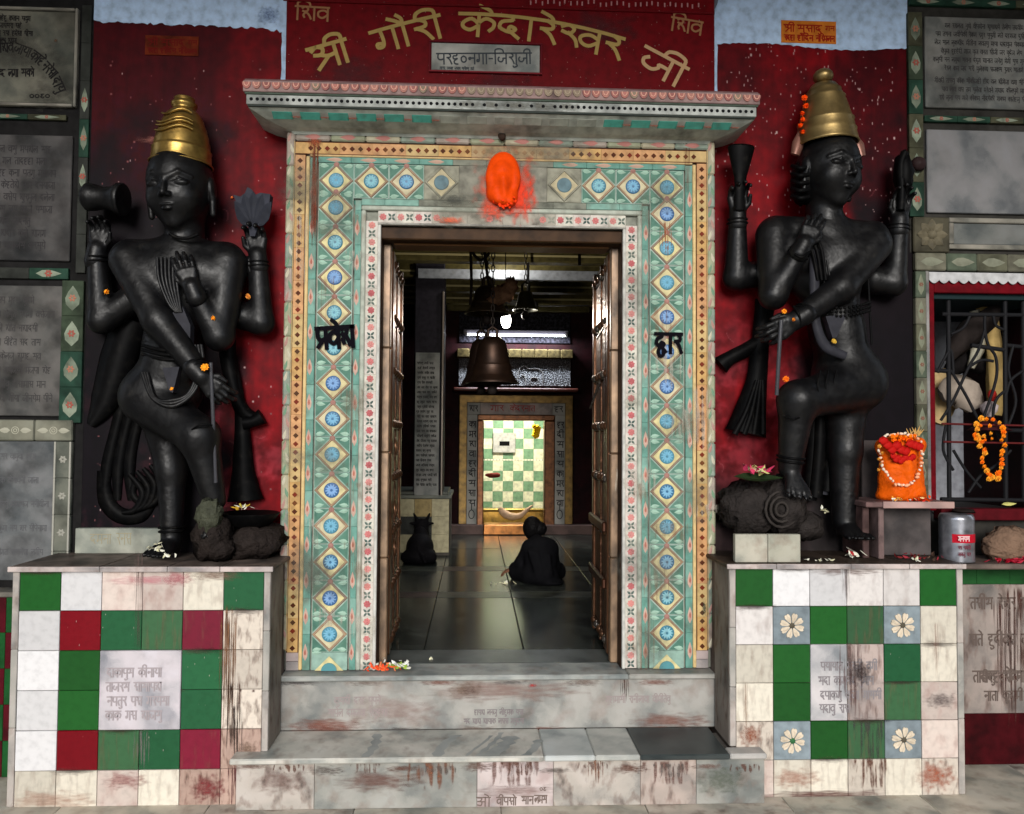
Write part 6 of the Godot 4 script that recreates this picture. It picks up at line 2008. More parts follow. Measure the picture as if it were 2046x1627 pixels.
func build_bells() -> void:
	var bronze := mat(66, 46, 34, 0.4, "mottle", "grime", Vector3(1.5, 1.5, 1.5), 0.75)
	var bronze2 := mat(84, 68, 50, 0.42, "mottle", "grime", Vector3(1.5, 1.5, 1.5), 0.7)
	bell("hanging_bell", "large bronze bell hanging lowest in the middle of the doorway", Vector3(-0.028, 2.143, -1.0), 0.31, 0.185, bronze, 3.55)
	bell("hanging_bell", "dull bronze bell hanging just behind and above the lowest bell", Vector3(-0.1, 2.16, -1.45), 0.33, 0.15, mat(60, 42, 32, 0.45, "mottle", "grime", Vector3(1.5, 1.5, 1.5), 0.7), 3.6)
	bell("hanging_bell", "greenish brown bell with a cloth bundle on top, highest of the bells", Vector3(-0.06, 2.66, -1.3), 0.2, 0.17, bronze2, 3.6)
	bell("hanging_bell", "small dark bell hanging far right under the ceiling", W(1050, 620, -2.2), 0.16, 0.11, mat(60, 60, 48, 0.5, "mottle", "", Vector3.ONE, 0.5), 3.6)
	var nz := noise(91, 0.03, 3)
	var cb := M.new()
	cb.blob(W(1005, 588, -1.22), Vector3(0.085, 0.06, 0.06), nz, 0.7, 1.6, 22)
	cb.blob(W(1020, 572, -1.2), Vector3(0.05, 0.06, 0.05), nz, 0.7, 1.4, 18)
	cb.blob(W(990, 600, -1.2), Vector3(0.06, 0.035, 0.05), nz, 0.7, 1.4, 18)
	lone("cloth_bundle", cb.done(), mat(150, 112, 84, 0.8, "mottle", "soot", Vector3(4, 4, 4)), "brown and buff cloth rag tied round the chain above the highest bell", "cloth")
	# ropes and chains
	for q in [[[940, 495], [942, 560], [940, 610]], [[968, 470], [970, 520], [980, 590]], [[1158, 480], [1158, 520], [1158, 530]], [[955, 490], [945, 505], [962, 520], [978, 505]]]:
		var rm := M.new()
		var pts := []
		for c in q:
			pts.append(W(c[0], c[1], -1.25))
		rm.tube(smooth_path(pts), [0.011], 7)
		lone("hanging_rope", rm.done(), mat(40, 34, 30, 0.7), ["dark rope hanging from the ceiling left of the bells", "dark rope leading down to the highest bell", "short dark rod hanging from the ceiling at the right of the doorway", "loose dark loop of rope near the ceiling by the bells"][[940, 968, 1158, 955].find(q[0][0])], "rope")
	var kn := M.new()
	kn.blob(W(958, 495, -1.24), Vector3(0.05, 0.03, 0.03), nz, 0.6, 1.4, 16)
	lone("rope_knot", kn.done(), mat(44, 52, 46, 0.7), "dark knot of rope on the beam above the bells", "rope")


func build_lamps() -> void:
	# fluorescent tube over the inner door
	var t := thing("tube_lamp", "long white fluorescent tube glowing over the inner doorway", "lamp", Vector3(0.38, 3.06, -5.7))
	var m := M.new()
	m.tube([Vector3(-0.25, 3.063, -5.72), Vector3(0.99, 3.063, -5.72)], [0.0135], 10)
	var glow := StandardMaterial3D.new()
	glow.albedo_color = Color(1, 1, 1)
	glow.emission_enabled = true
	glow.emission = Color(0.95, 0.97, 1.0)
	glow.emission_energy_multiplier = 3.0
	part("glow_tube", m.done(), glow, t)
	slab("batten", Vector3(-0.3, 3.08, -5.86), Vector3(1.04, 3.13, -5.74), mat(120, 116, 126, 0.5), t, 0.006)
	for x in [-0.275, 1.0]:
		slab("end_cap", Vector3(x, 3.045, -5.74), Vector3(x + 0.024, 3.09, -5.7), mat(170, 170, 170, 0.5), t, 0.003)
	var al := AreaLight3D.new()
	al.name = "tube_lamp_light"
	al.area_size = Vector2(1.2, 0.03)
	al.light_color = Color(0.93, 0.96, 1.0)
	al.light_energy = TUBE
	al.area_range = 8.0
	al.area_attenuation = 2.0
	al.shadow_enabled = true
	add_child(al)
	al.position = Vector3(0.37, 3.05, -5.69)
	al.rotation = Vector3(deg_to_rad(-72), 0, 0)
	# round the bare bulb
	var bp := W(1011, 636, -2.4)
	var b := thing("bare_bulb", "bare white bulb shining beside the bells", "lamp", bp)
	var bm := M.new()
	bm.lathe(bp, [Vector2(0, -0.085), Vector2(0.024, -0.08), Vector2(0.038, -0.055), Vector2(0.042, -0.01), Vector2(0.034, 0.03), Vector2(0.018, 0.05), Vector2(0.015, 0.06)], 16)
	var g2 := glow.duplicate()
	g2.emission = Color(1, 0.98, 0.94)
	g2.emission_energy_multiplier = 14.0
	part("glow_bulb", bm.done(), g2, b)
	var hm := M.new()
	hm.lathe(bp, [Vector2(0.016, 0.0605), Vector2(0.019, 0.062), Vector2(0.019, 0.1), Vector2(0.008, 0.11), Vector2(0, 0.11)], 12)
	part("holder", hm.done(), mat(30, 28, 28, 0.5), b)
	var wm := M.new()
	wm.tube([bp + Vector3(0, 0.11, 0), bp + Vector3(-0.01, 0.6, 0.02), Vector3(bp.x, 3.6, bp.z)], [0.004], 6)
	part("flex", wm.done(), mat(24, 24, 24, 0.6), b)
	var ol := OmniLight3D.new()
	ol.name = "bare_bulb_light"
	ol.light_color = Color(1, 0.96, 0.9)
	ol.light_energy = BULB
	ol.light_size = 0.03
	ol.omni_range = 9.0
	ol.omni_attenuation = 2.0
	ol.shadow_enabled = true
	add_child(ol)
	ol.position = bp
	var cp := W(1012, 518, -3.7)
	var cl := thing("ceiling_bulb", "glaring white bulb against the pale board high under the hall ceiling", "lamp", cp)
	var cm := M.new()
	cm.lathe(cp, [Vector2(0, -0.03), Vector2(0.04, -0.024), Vector2(0.055, 0.0), Vector2(0.04, 0.02), Vector2(0.015, 0.03)], 14)
	part("glow_bulb", cm.done(), g2, cl)
	var cm2 := M.new()
	cm2.tube([cp + Vector3(0, 0.03, 0), Vector3(cp.x, 3.82, cp.z)], [0.012], 7)
	part("holder", cm2.done(), mat(30, 28, 28, 0.5), cl)
	var ol2 := OmniLight3D.new()
	ol2.name = "ceiling_bulb_light"
	ol2.light_color = Color(1, 0.98, 0.95)
	ol2.light_energy = 0.12
	ol2.light_size = 0.03
	ol2.omni_range = 8.0
	ol2.omni_attenuation = 2.0
	ol2.shadow_enabled = true
	add_child(ol2)
	ol2.position = cp
	# the lamp inside the shrine room
	var sp := Vector3(0.37, 2.35, -6.5)
	var s := thing("shrine_bulb", "warm bulb hanging inside the shrine room above its door", "lamp", sp)
	var sm := M.new()
	sm.lathe(sp, [Vector2(0, -0.04), Vector2(0.03, -0.02), Vector2(0.034, 0.01), Vector2(0.015, 0.05)], 14)
	part("glow_bulb", sm.done(), g2, s)
	var wm2 := M.new()
	wm2.tube([sp + Vector3(0, 0.05, 0), sp + Vector3(0, 0.25, 0)], [0.006], 6)
	part("flex", wm2.done(), mat(24, 24, 24, 0.6), s)
	var sl := OmniLight3D.new()
	sl.name = "shrine_bulb_light"
	sl.light_color = Color(1, 0.975, 0.92)
	sl.light_energy = SHRINE
	sl.light_size = 0.03
	sl.omni_range = 6.0
	sl.omni_attenuation = 2.0
	sl.shadow_enabled = true
	add_child(sl)
	sl.position = sp
	# ceiling fan blade and hub at the right
	var fan := thing("ceiling_fan", "dark ceiling fan with long blades under the beams at the right", "fan", W(1110, 600, -3.2))
	var hub := W(1055, 612, -3.2)
	var fm := M.new()
	fm.lathe(hub, [Vector2(0, -0.04), Vector2(0.09, -0.03), Vector2(0.1, 0.03), Vector2(0.05, 0.06), Vector2(0.012, 0.07), Vector2(0.012, 0.42)], 16)
	part("hub", fm.done(), mat(34, 34, 34, 0.5), fan)
	for k in 3:
		var a := TAU * k / 3.0 + 0.15
		var d := Vector3(cos(a), 0.0, sin(a))
		var bl := M.new()
		bl.box(Vector3(0.1, -0.004, -0.06), Vector3(0.58, 0.004, 0.06), 0.003)
		var o := part("blade", bl.done(), mat(26, 26, 26, 0.5), fan, hub, Vector3(0.12, -a, 0))


# ---------------------------------------------------------------- figures
func hand(m: M, wrist: Vector3, fwd: Vector3, face: Vector3, thumb: Vector3, size: float, curl: float, wrist_r: float) -> void:
	fwd = fwd.normalized()
	thumb = (thumb - fwd * thumb.dot(fwd)).normalized()
	face = (face - fwd * face.dot(fwd) - thumb * face.dot(thumb)).normalized()
	var caps := []
	for k in 4:
		var kn := wrist + fwd * size * (0.5 - 0.03 * absf(k - 1.0)) + thumb * size * (0.2 - 0.135 * k)
		caps.append([wrist + thumb * size * (0.09 - 0.06 * k), kn, size * 0.112, size * 0.088, size * 0.09])
		var p := kn
		var ln: float = size * [0.23, 0.27, 0.25, 0.19][k]
		for j in 3:
			var an := curl * (j + 0.6)
			var dir := fwd * cos(an) + face * sin(an) + thumb * 0.05 * (1.5 - k)
			var q: Vector3 = p + dir.normalized() * ln * [1.0, 0.72, 0.55][j]
			caps.append([p, q, size * (0.074 - 0.006 * j), size * (0.068 - 0.008 * j), size * 0.012])
			p = q
	var t0 := wrist + fwd * size * 0.14 + thumb * size * 0.17
	var t1 := t0 + (fwd * 0.65 + thumb * 0.55 + face * 0.3 * curl) * size * 0.24
	var t2 := t1 + (fwd * 0.95 + thumb * 0.05 + face * 0.6 * curl) * size * 0.2
	caps.append([wrist, t0, size * 0.1, size * 0.085, size * 0.05])
	caps.append([t0, t1, size * 0.08, size * 0.068, size * 0.02])
	caps.append([t1, t2, size * 0.066, size * 0.052, size * 0.012])
	caps.append([wrist - fwd * size * 0.3, wrist, wrist_r, wrist_r * 0.92, size * 0.06])
	var lo := wrist
	var hi := wrist
	for c in caps:
		for e in 2:
			lo = lo.min(c[e]); hi = hi.max(c[e])
	var pad := Vector3.ONE * (maxf(size * 0.14, wrist_r) + 0.012)
	var f := Field.new(lo - pad, hi + pad, size * 0.028)
	for c in caps:
		f.cap(c[0], c[1], c[2], c[3], c[4])
	f.mesh(m)


func stone_head(m: M, c: Vector3, hh: float, b: Basis, cell: float, neck_to: Vector3) -> void:
	var f := Field.new(c - Vector3(1.05, 1.7, 1.2) * hh, c + Vector3(1.05, 1.15, 1.2) * hh, cell)
	var e := func(x: float, y: float, z: float, rx: float, ry: float, rz: float, k: float) -> void: f.ell(c + b * (Vector3(x, y, z) * hh), Vector3(rx, ry, rz) * hh, k * hh, b)
	var l := func(x: float, y: float, z: float, x2: float, y2: float, z2: float, r1: float, r2: float, k: float) -> void: f.cap(c + b * (Vector3(x, y, z) * hh), c + b * (Vector3(x2, y2, z2) * hh), r1 * hh, r2 * hh, k * hh)
	e.call(0.0, 0.14, -0.05, 0.74, 0.88, 0.84, 0.1)
	e.call(0.0, -0.36, 0.12, 0.56, 0.6, 0.64, 0.25)
	e.call(0.0, -0.82, 0.44, 0.17, 0.14, 0.16, 0.2)
	for s in [-1.0, 1.0]:
		e.call(s * 0.33, -0.28, 0.45, 0.24, 0.24, 0.22, 0.2)
		f.ell(c + b * (Vector3(s * 0.3, 0.04, 0.83) * hh), Vector3(0.22, 0.11, 0.12) * hh, 0.06 * hh, b, true)
		e.call(s * 0.3, 0.03, 0.64, 0.19, 0.085, 0.105, 0.02)
		l.call(s * 0.1, 0.06, 0.74, s * 0.3, 0.125, 0.72, 0.022, 0.024, 0.02)
		l.call(s * 0.3, 0.125, 0.72, s * 0.5, 0.05, 0.6, 0.024, 0.02, 0.02)
		l.call(s * 0.07, 0.16, 0.775, s * 0.3, 0.27, 0.7, 0.025, 0.028, 0.07)
		l.call(s * 0.3, 0.27, 0.7, s * 0.54, 0.16, 0.53, 0.028, 0.02, 0.07)
		e.call(s * 0.085, -0.24, 0.79, 0.065, 0.055, 0.08, 0.05)
		e.call(s * 0.76, -0.05, -0.05, 0.075, 0.28, 0.16, 0.06)
		l.call(s * 0.76, -0.25, -0.02, s * 0.75, -0.62, 0.0, 0.085, 0.07, 0.05)
	l.call(0.0, 0.16, 0.755, 0.0, -0.2, 0.9, 0.05, 0.075, 0.07)
	e.call(0.0, -0.455, 0.745, 0.15, 0.036, 0.06, 0.04)
	e.call(0.0, -0.54, 0.73, 0.12, 0.045, 0.065, 0.03)
	f.cap(c + b * (Vector3(0, -0.6, -0.15) * hh), neck_to, 0.43 * hh, 0.47 * hh, 0.15 * hh)
	f.mesh(m)


func px_path(pts: Array, z: float) -> Array:
	var o := []
	for p in pts:
		o.append(W(p[0], p[1], p[2] if p.size() > 2 else z))
	return smooth_path(o)


func cord(called: String, pts: Array, z: float, r: Array, m: Material, parent: Node3D, squash := 1.0) -> void:
	var g := M.new()
	var path := px_path(pts, z)
	var rr := []
	for k in path.size():
		var u := float(k) / (path.size() - 1) * (r.size() - 1)
		var a := int(u)
		rr.append(lerpf(r[a], r[mini(a + 1, r.size() - 1)], u - a))
	g.tube(path, rr, 10, squash)
	part(called, g.done(), m, parent)


func px_plate(called: String, pts: Array, z: float, thick: float, m: Material, parent: Node3D) -> void:
	var o := PackedVector2Array()
	for p in pts:
		var q := W(p[0], p[1], z)
		o.append(Vector2(q.x, q.y))
	var g := M.new()
	g.plate(o, z, thick)
	part(called, g.done(), m, parent)


func bead_row(called: String, pts: Array, z: float, r: float, m: Material, parent: Node3D) -> void:
	var g := M.new()
	var path := px_path(pts, z)
	var nz := noise(2, 0.05)
	for k in path.size():
		g.blob(path[k], Vector3.ONE * r, nz, 0.1, 1.0, 8)
	part(called, g.done(), m, parent)


func limb(f: Field, j: Array, k := 0.05, slim := 0.84) -> void:      # joints as [px, py, depth, radius in pixels]
	for q in j.size() - 1:
		f.cap(W(j[q][0], j[q][1], j[q][2]), W(j[q + 1][0], j[q + 1][1], j[q + 1][2]), j[q][3] / 377.0 * slim, j[q + 1][3] / 377.0 * slim, k)


func foot(f: Field, ankle: Vector3, dir: Vector3, size: float) -> void:
	dir = dir.normalized()
	var s := dir.cross(Vector3.UP).normalized()
	var floor_y := ankle.y
	for k in 5:
		var w := (k - 2) * 0.18 * size
		f.cap(ankle + Vector3(0, -0.0, 0), ankle + dir * size * (0.75 - 0.04 * absf(k - 1.0)) + s * w + Vector3(0, -size * 0.22, 0), size * 0.2, size * 0.1, size * 0.12)
		f.cap(ankle + dir * size * 0.72 + s * w + Vector3(0, -size * 0.24, 0), ankle + dir * size * (0.95 - 0.05 * absf(k - 1.0)) + s * w * 1.05 + Vector3(0, -size * 0.27, 0), size * 0.085, size * 0.075, size * 0.03)
	f.cap(ankle + Vector3(0, -size * 0.1, 0), ankle - dir * size * 0.2 + Vector3(0, -size * 0.2, 0), size * 0.2, size * 0.16, size * 0.1)


func bangle(called: String, at: Vector3, axis: Vector3, r: float, thick: float, m: Material, parent: Node3D) -> void:
	var g := M.new()
	var b := Basis(Quaternion(Vector3.UP, axis.normalized()))
	var pts := []
	for k in 21:
		pts.append(at + b * Vector3(cos(TAU * k / 20.0) * r, 0, sin(TAU * k / 20.0) * r))
	g.tube(pts, [thick], 7)
	part(called, g.done(), m, parent)


func black_stone() -> StandardMaterial3D:
	var m := mat(9, 9, 11, 0.53, "mottle", "dust", Vector3(1.3, 1.3, 1.3), 0.0, 0.13)
	m.roughness = 0.56
	m.roughness_texture = tex["gloss"]
	m.metallic_specular = 0.4
	return m


func build_left_statue() -> void:
	var stone := black_stone()
	var dull := mat(10, 10, 11, 0.5, "mottle", "dust", Vector3(2, 2, 2))
	var st := thing("guardian_statue", "glossy black four armed guardian statue on the left pedestal, holding a drum and a lotus", "statue", W(340, 1110, 0.2))
	var f := Field.new(Vector3(-2.33, 1.13, -0.06), Vector3(-1.19, 2.95, 0.5), 0.0115)
	f.ell(W(356, 565, 0.15), Vector3(0.222, 0.24, 0.135), 0.06)
	limb(f, [[262, 512, 0.16, 40], [452, 517, 0.16, 40]], 0.07)
	limb(f, [[352, 600, 0.15, 64], [343, 690, 0.15, 58], [330, 760, 0.16, 66]], 0.06)
	f.ell(W(326, 785, 0.16), Vector3(0.2, 0.165, 0.155), 0.06)
	limb(f, [[366, 505, 0.16, 40], [364, 470, 0.17, 34]], 0.06)
	# chest
	f.ell(W(310, 545, 0.25), Vector3(0.12, 0.09, 0.05), 0.06)
	f.ell(W(405, 548, 0.25), Vector3(0.12, 0.09, 0.05), 0.06)
	f.ell(W(340, 730, 0.27), Vector3(0.13, 0.1, 0.06), 0.05)
	# arms
	limb(f, [[258, 522, 0.2, 45], [318, 640, 0.29, 37], [400, 745, 0.36, 22]], 0.03)
	limb(f, [[457, 527, 0.18, 42], [438, 672, 0.25, 33], [384, 580, 0.31, 19]], 0.025)
	limb(f, [[262, 600, 0.1, 34], [203, 640, 0.11, 31], [194, 505, 0.14, 22]], 0.025)
	limb(f, [[455, 620, 0.1, 36], [522, 645, 0.11, 30], [515, 515, 0.14, 21]], 0.025)
	# legs
	limb(f, [[292, 795, 0.2, 60], [398, 872, 0.34, 43], [428, 1000, 0.31, 26]], 0.05)
	limb(f, [[325, 830, 0.14, 50], [342, 940, 0.16, 33], [343, 1075, 0.17, 24]], 0.04)
	foot(f, W(343, 1085, 0.18), Vector3(-0.25, 0, 1), 0.17)
	foot(f, W(427, 1008, 0.31), Vector3(-0.35, -0.9, 0.5), 0.15)
	var m := M.new()
	f.mesh(m)
	hand(m, W(404, 752, 0.365), Vector3(0.75, -0.75, 0.05), Vector3(-0.2, -0.4, -1), Vector3(0.7, 0.7, 0.1), 0.2, 0.55, 0.054)
	hand(m, W(384, 574, 0.33), Vector3(-0.35, 0.9, 0.05), Vector3(0, 0, -1), Vector3(-0.9, -0.3, 0.1), 0.19, 0.25, 0.05)
	hand(m, W(194, 500, 0.14), Vector3(0.15, 1, 0), Vector3(0.3, 0, 1), Vector3(1, 0, 0), 0.2, 0.7, 0.054)
	hand(m, W(515, 512, 0.14), Vector3(-0.1, 1, 0), Vector3(-0.2, 0, 1), Vector3(-1, 0, 0), 0.2, 0.75, 0.052)
	stone_head(m, W(360, 378, 0.2), 0.222, Basis.from_euler(Vector3(deg_to_rad(8), deg_to_rad(-6), deg_to_rad(2))), 0.0062, W(368, 500, 0.16))
	part("body", m.done(), stone, st)
	cord("collar", [[338, 466], [352, 474], [374, 476], [396, 468]], 0.295, [0.009], dull, st)
	# strands over the chest and cloth
	for k in 6:
		cord("chest_strand", [[314 + k * 8, 515, 0.315], [318 + k * 7, 560, 0.335], [336 + k * 4.5, 605, 0.328], [352 + k * 2.0, 624, 0.322]], 0.3, [0.009], stone, st)
	for k in 3:
		cord("sash_fold", [[284 + k * 5, 745, 0.33], [304 + k * 3, 795, 0.372], [345, 812 - k * 6, 0.385], [386 - k * 4, 785, 0.365], [405 - k * 5, 735, 0.335], [402 - k * 6, 690, 0.31]], 0.33, [0.010], stone, st)
	for k in 3:
		cord("belt", [[284, 690 + k * 9, 0.275], [320, 699 + k * 9, 0.335], [360, 700 + k * 9, 0.335], [402, 690 + k * 9, 0.275]], 0.3, [0.009], dull, st)
	var slate := mat(54, 54, 60, 0.45, "mottle", "dust", Vector3(2, 2, 2))
	px_plate("cloth_flap", [[340, 628], [364, 612], [380, 650], [379, 700], [366, 716], [352, 668]], 0.322, 0.06, slate, st)
	px_plate("cloth_flap", [[324, 735], [358, 733], [345, 785], [338, 782]], 0.362, 0.05, slate, st)
	cord("hem", [[372, 868, 0.42], [398, 850, 0.455], [424, 850, 0.43]], 0.43, [0.005], dull, st)
	for q in [[[318, 640, 0.29], [400, 745, 0.36], 0.93, 0.054], [[438, 672, 0.25], [384, 580, 0.31], 0.9, 0.049], [[203, 640, 0.11], [194, 505, 0.14], 0.93, 0.053], [[522, 645, 0.11], [515, 515, 0.14], 0.93, 0.051], [[342, 940, 0.16], [343, 1075, 0.17], 0.9, 0.061]]:
		var a := W(q[0][0], q[0][1], q[0][2])
		var b := W(q[1][0], q[1][1], q[1][2])
		for e in 2:
			bangle("bangle", a.lerp(b, q[2] - e * 0.06), b - a, q[3] + e * 0.002, 0.0065, dull, st)
	for k in 4:
		cord("waist_fold", [[290, 640 + k * 14, 0.26], [315, 650 + k * 12, 0.3], [338, 652 + k * 12, 0.315]], 0.3, [0.005], stone, st)
	# the staff in the lowered hand
	cord("staff", [[421, 725, 0.395], [424, 800, 0.39], [431, 965, 0.37]], 0.39, [0.0095], mat(60, 60, 64, 0.25), st)
	# drum and lotus
	var dr := M.new()
	dr.lathe(W(207, 396, 0.17), [Vector2(0, -0.1), Vector2(0.06, -0.1), Vector2(0.074, -0.085), Vector2(0.07, -0.05), Vector2(0.058, 0.0), Vector2(0.064, 0.05), Vector2(0.084, 0.08), Vector2(0.086, 0.105), Vector2(0.076, 0.11), Vector2(0, 0.11)], 20, Vector3(1, -0.08, 0.1))
	part("drum", dr.done(), stone, st)
	px_plate("lotus", [[466, 389], [480, 393], [489, 386], [494, 374], [502, 378], [510, 389], [520, 385], [540, 388], [537, 412], [531, 434], [515, 452], [509, 472], [499, 472], [497, 456], [482, 440], [475, 414]], 0.19, 0.06, mat(54, 56, 66, 0.5, "mottle"), st)
	var lp := M.new()
	for q in [[-0.75, 0.1, 0.085], [0.75, 0.1, 0.085], [-0.35, 0.19, 0.095], [0.35, 0.19, 0.095], [0.0, 0.2, 0.1]]:
		var d := Vector3(sin(q[0]) * 0.75, cos(q[0]), 0.0) * 0.19
		lp.leaf(W(505, 455, 0.185), d, q[2], Vector3(0, 0, 1), 0.014, 0.006)
	part("lotus_petals", lp.done(), mat(50, 52, 60, 0.5, "mottle"), st)
	# long scarf falling beside the staff and swirling cloth behind the standing leg
	cord("scarf", [[452, 660], [456, 720], [466, 775], [484, 820], [512, 838]], 0.05, [0.05, 0.045, 0.035, 0.04, 0.03], dull, st, 0.6)
	cord("scarf", [[462, 720], [478, 800], [484, 860], [486, 940], [490, 1000]], 0.04, [0.03, 0.03, 0.042, 0.06, 0.1], dull, st, 0.6)
	cord("scarf_tip", [[486, 845], [505, 842], [524, 832]], 0.06, [0.04, 0.032, 0.045], dull, st, 0.7)
	cord("backing_cloth", [[262, 640], [235, 720], [210, 800], [180, 850]], 0.02, [0.1, 0.1, 0.08, 0.02], dull, st, 0.4)
	for k in 3:
		cord("backing_cloth", [[292 - k * 22, 790], [270 - k * 20, 860], [258 - k * 22, 930], [262 - k * 28, 1000]], 0.006, [0.035, 0.03, 0.034, 0.02], dull, st, 0.3)
	var sp := []
	for k in 15:
		var a := k * 0.62
		sp.append([283 + cos(a) * (27 - k * 1.6), 985 - sin(a) * (30 - k * 1.8)])
	cord("scroll", sp, 0.008, [0.024, 0.014], dull, st, 0.35)
	cord("scroll", [[205, 940], [212, 1000], [240, 1030], [280, 1030], [305, 1005]], 0.006, [0.03, 0.045, 0.045, 0.04, 0.02], dull, st, 0.2)
	for k in 4:
		cord("scroll_leaf", [[300 - k * 14, 930 + k * 6], [320 - k * 12, 960 + k * 8], [312 - k * 14, 1000 + k * 6], [285 - k * 14, 1016 + k * 3]], 0.03, [0.012, 0.02, 0.018, 0.01], dull, st, 0.5)
	# the rock below the raised foot
	var nz := noise(55, 0.02, 4)
	var rk := M.new()
	rk.blob(W(425, 1070, 0.3), Vector3(0.09, 0.13, 0.11), nz, 0.5, 1.2, 26)
	rk.blob(W(505, 1080, 0.16), Vector3(0.16, 0.1, 0.16), nz, 0.5, 1.0, 26)
	rk.blob(W(440, 1095, 0.32), Vector3(0.07, 0.06, 0.08), nz, 0.5, 1.5, 20)
	part("rock", rk.done(), mat(48, 41, 38, 0.75, "mottle", "soot", Vector3(2, 2, 2), 0.0, 1.5), st)
	var bw := M.new()
	bw.lathe(W(497, 1045, 0.17), [Vector2(0.0, 0.02), Vector2(0.1, 0.03), Vector2(0.15, 0.055), Vector2(0.158, 0.05), Vector2(0.12, 0.0), Vector2(0.06, -0.03), Vector2(0, -0.03)], 20)
	part("lotus_seat", bw.done(), dull, st)
	var an := M.new()
	an.blob(W(418, 1030, 0.37), Vector3(0.062, 0.085, 0.05), nz, 0.5, 2.0, 22)
	part("paste_coat", an.done(), mat(78, 80, 66, 0.6, "mottle", "soot", Vector3(4, 4, 4), 0.0, 1.5), st)
	# brass crown
	var brass := mat(200, 164, 90, 0.36, "mottle", "soot", Vector3(3, 3, 3), 0.9, 0.06)
	var base := W(362, 330, 0.19)
	var top := W(369, 196, 0.19)
	var h := (top - base).length()
	var cr := thing("brass_headdress", "tall shiny brass cone crown on the left black statue, dented and flat topped", "crown", base)
	var cm := M.new()
	var prof := [Vector2(0.156, -0.012), Vector2(0.163, 0.0), Vector2(0.158, 0.014), Vector2(0.152, 0.03), Vector2(0.147, 0.19), Vector2(0.151, 0.205), Vector2(0.145, 0.22)]
	for k in 8:
		var u := k / 7.0
		prof.append(Vector2(lerpf(0.141, 0.098, u) + 0.006 * sin(u * PI) + (0.0025 if k % 2 else 0.0), 0.25 + u * 0.42))
	prof.append_array([Vector2(0.088, 0.73), Vector2(0.07, 0.785), Vector2(0.057, 0.81), Vector2(0.057, 0.85), Vector2(0.065, 0.87), Vector2(0.066, 0.91), Vector2(0.056, 0.93), Vector2(0.05, 0.95), Vector2(0.053, 0.985), Vector2(0.046, 1.0), Vector2(0, 1.0)])
	for k in prof.size():
		prof[k] = Vector2((prof[k] as Vector2).x, (prof[k] as Vector2).y * h)
	cm.lathe(base, prof, 32, top - base)
	part("cone", cm.done(), brass, cr)
	for k in 4:
		var bnd := M.new()
		var pts := []
		var yy: float = [0.42, 0.5, 0.55, 0.69][k]
		for q in 9:
			var a := lerpf(PI * 0.28, PI * 0.78, q / 8.0)
			var rad: float = [0.142, 0.137, 0.133, 0.112][k]
			pts.append(base + (top - base) * yy + Vector3(cos(a) * rad, 0.012 * sin(q * 0.8), sin(a) * rad))
		bnd.tube(pts, [0.0055], 6)
		part("embossed_band", bnd.done(), brass, cr)


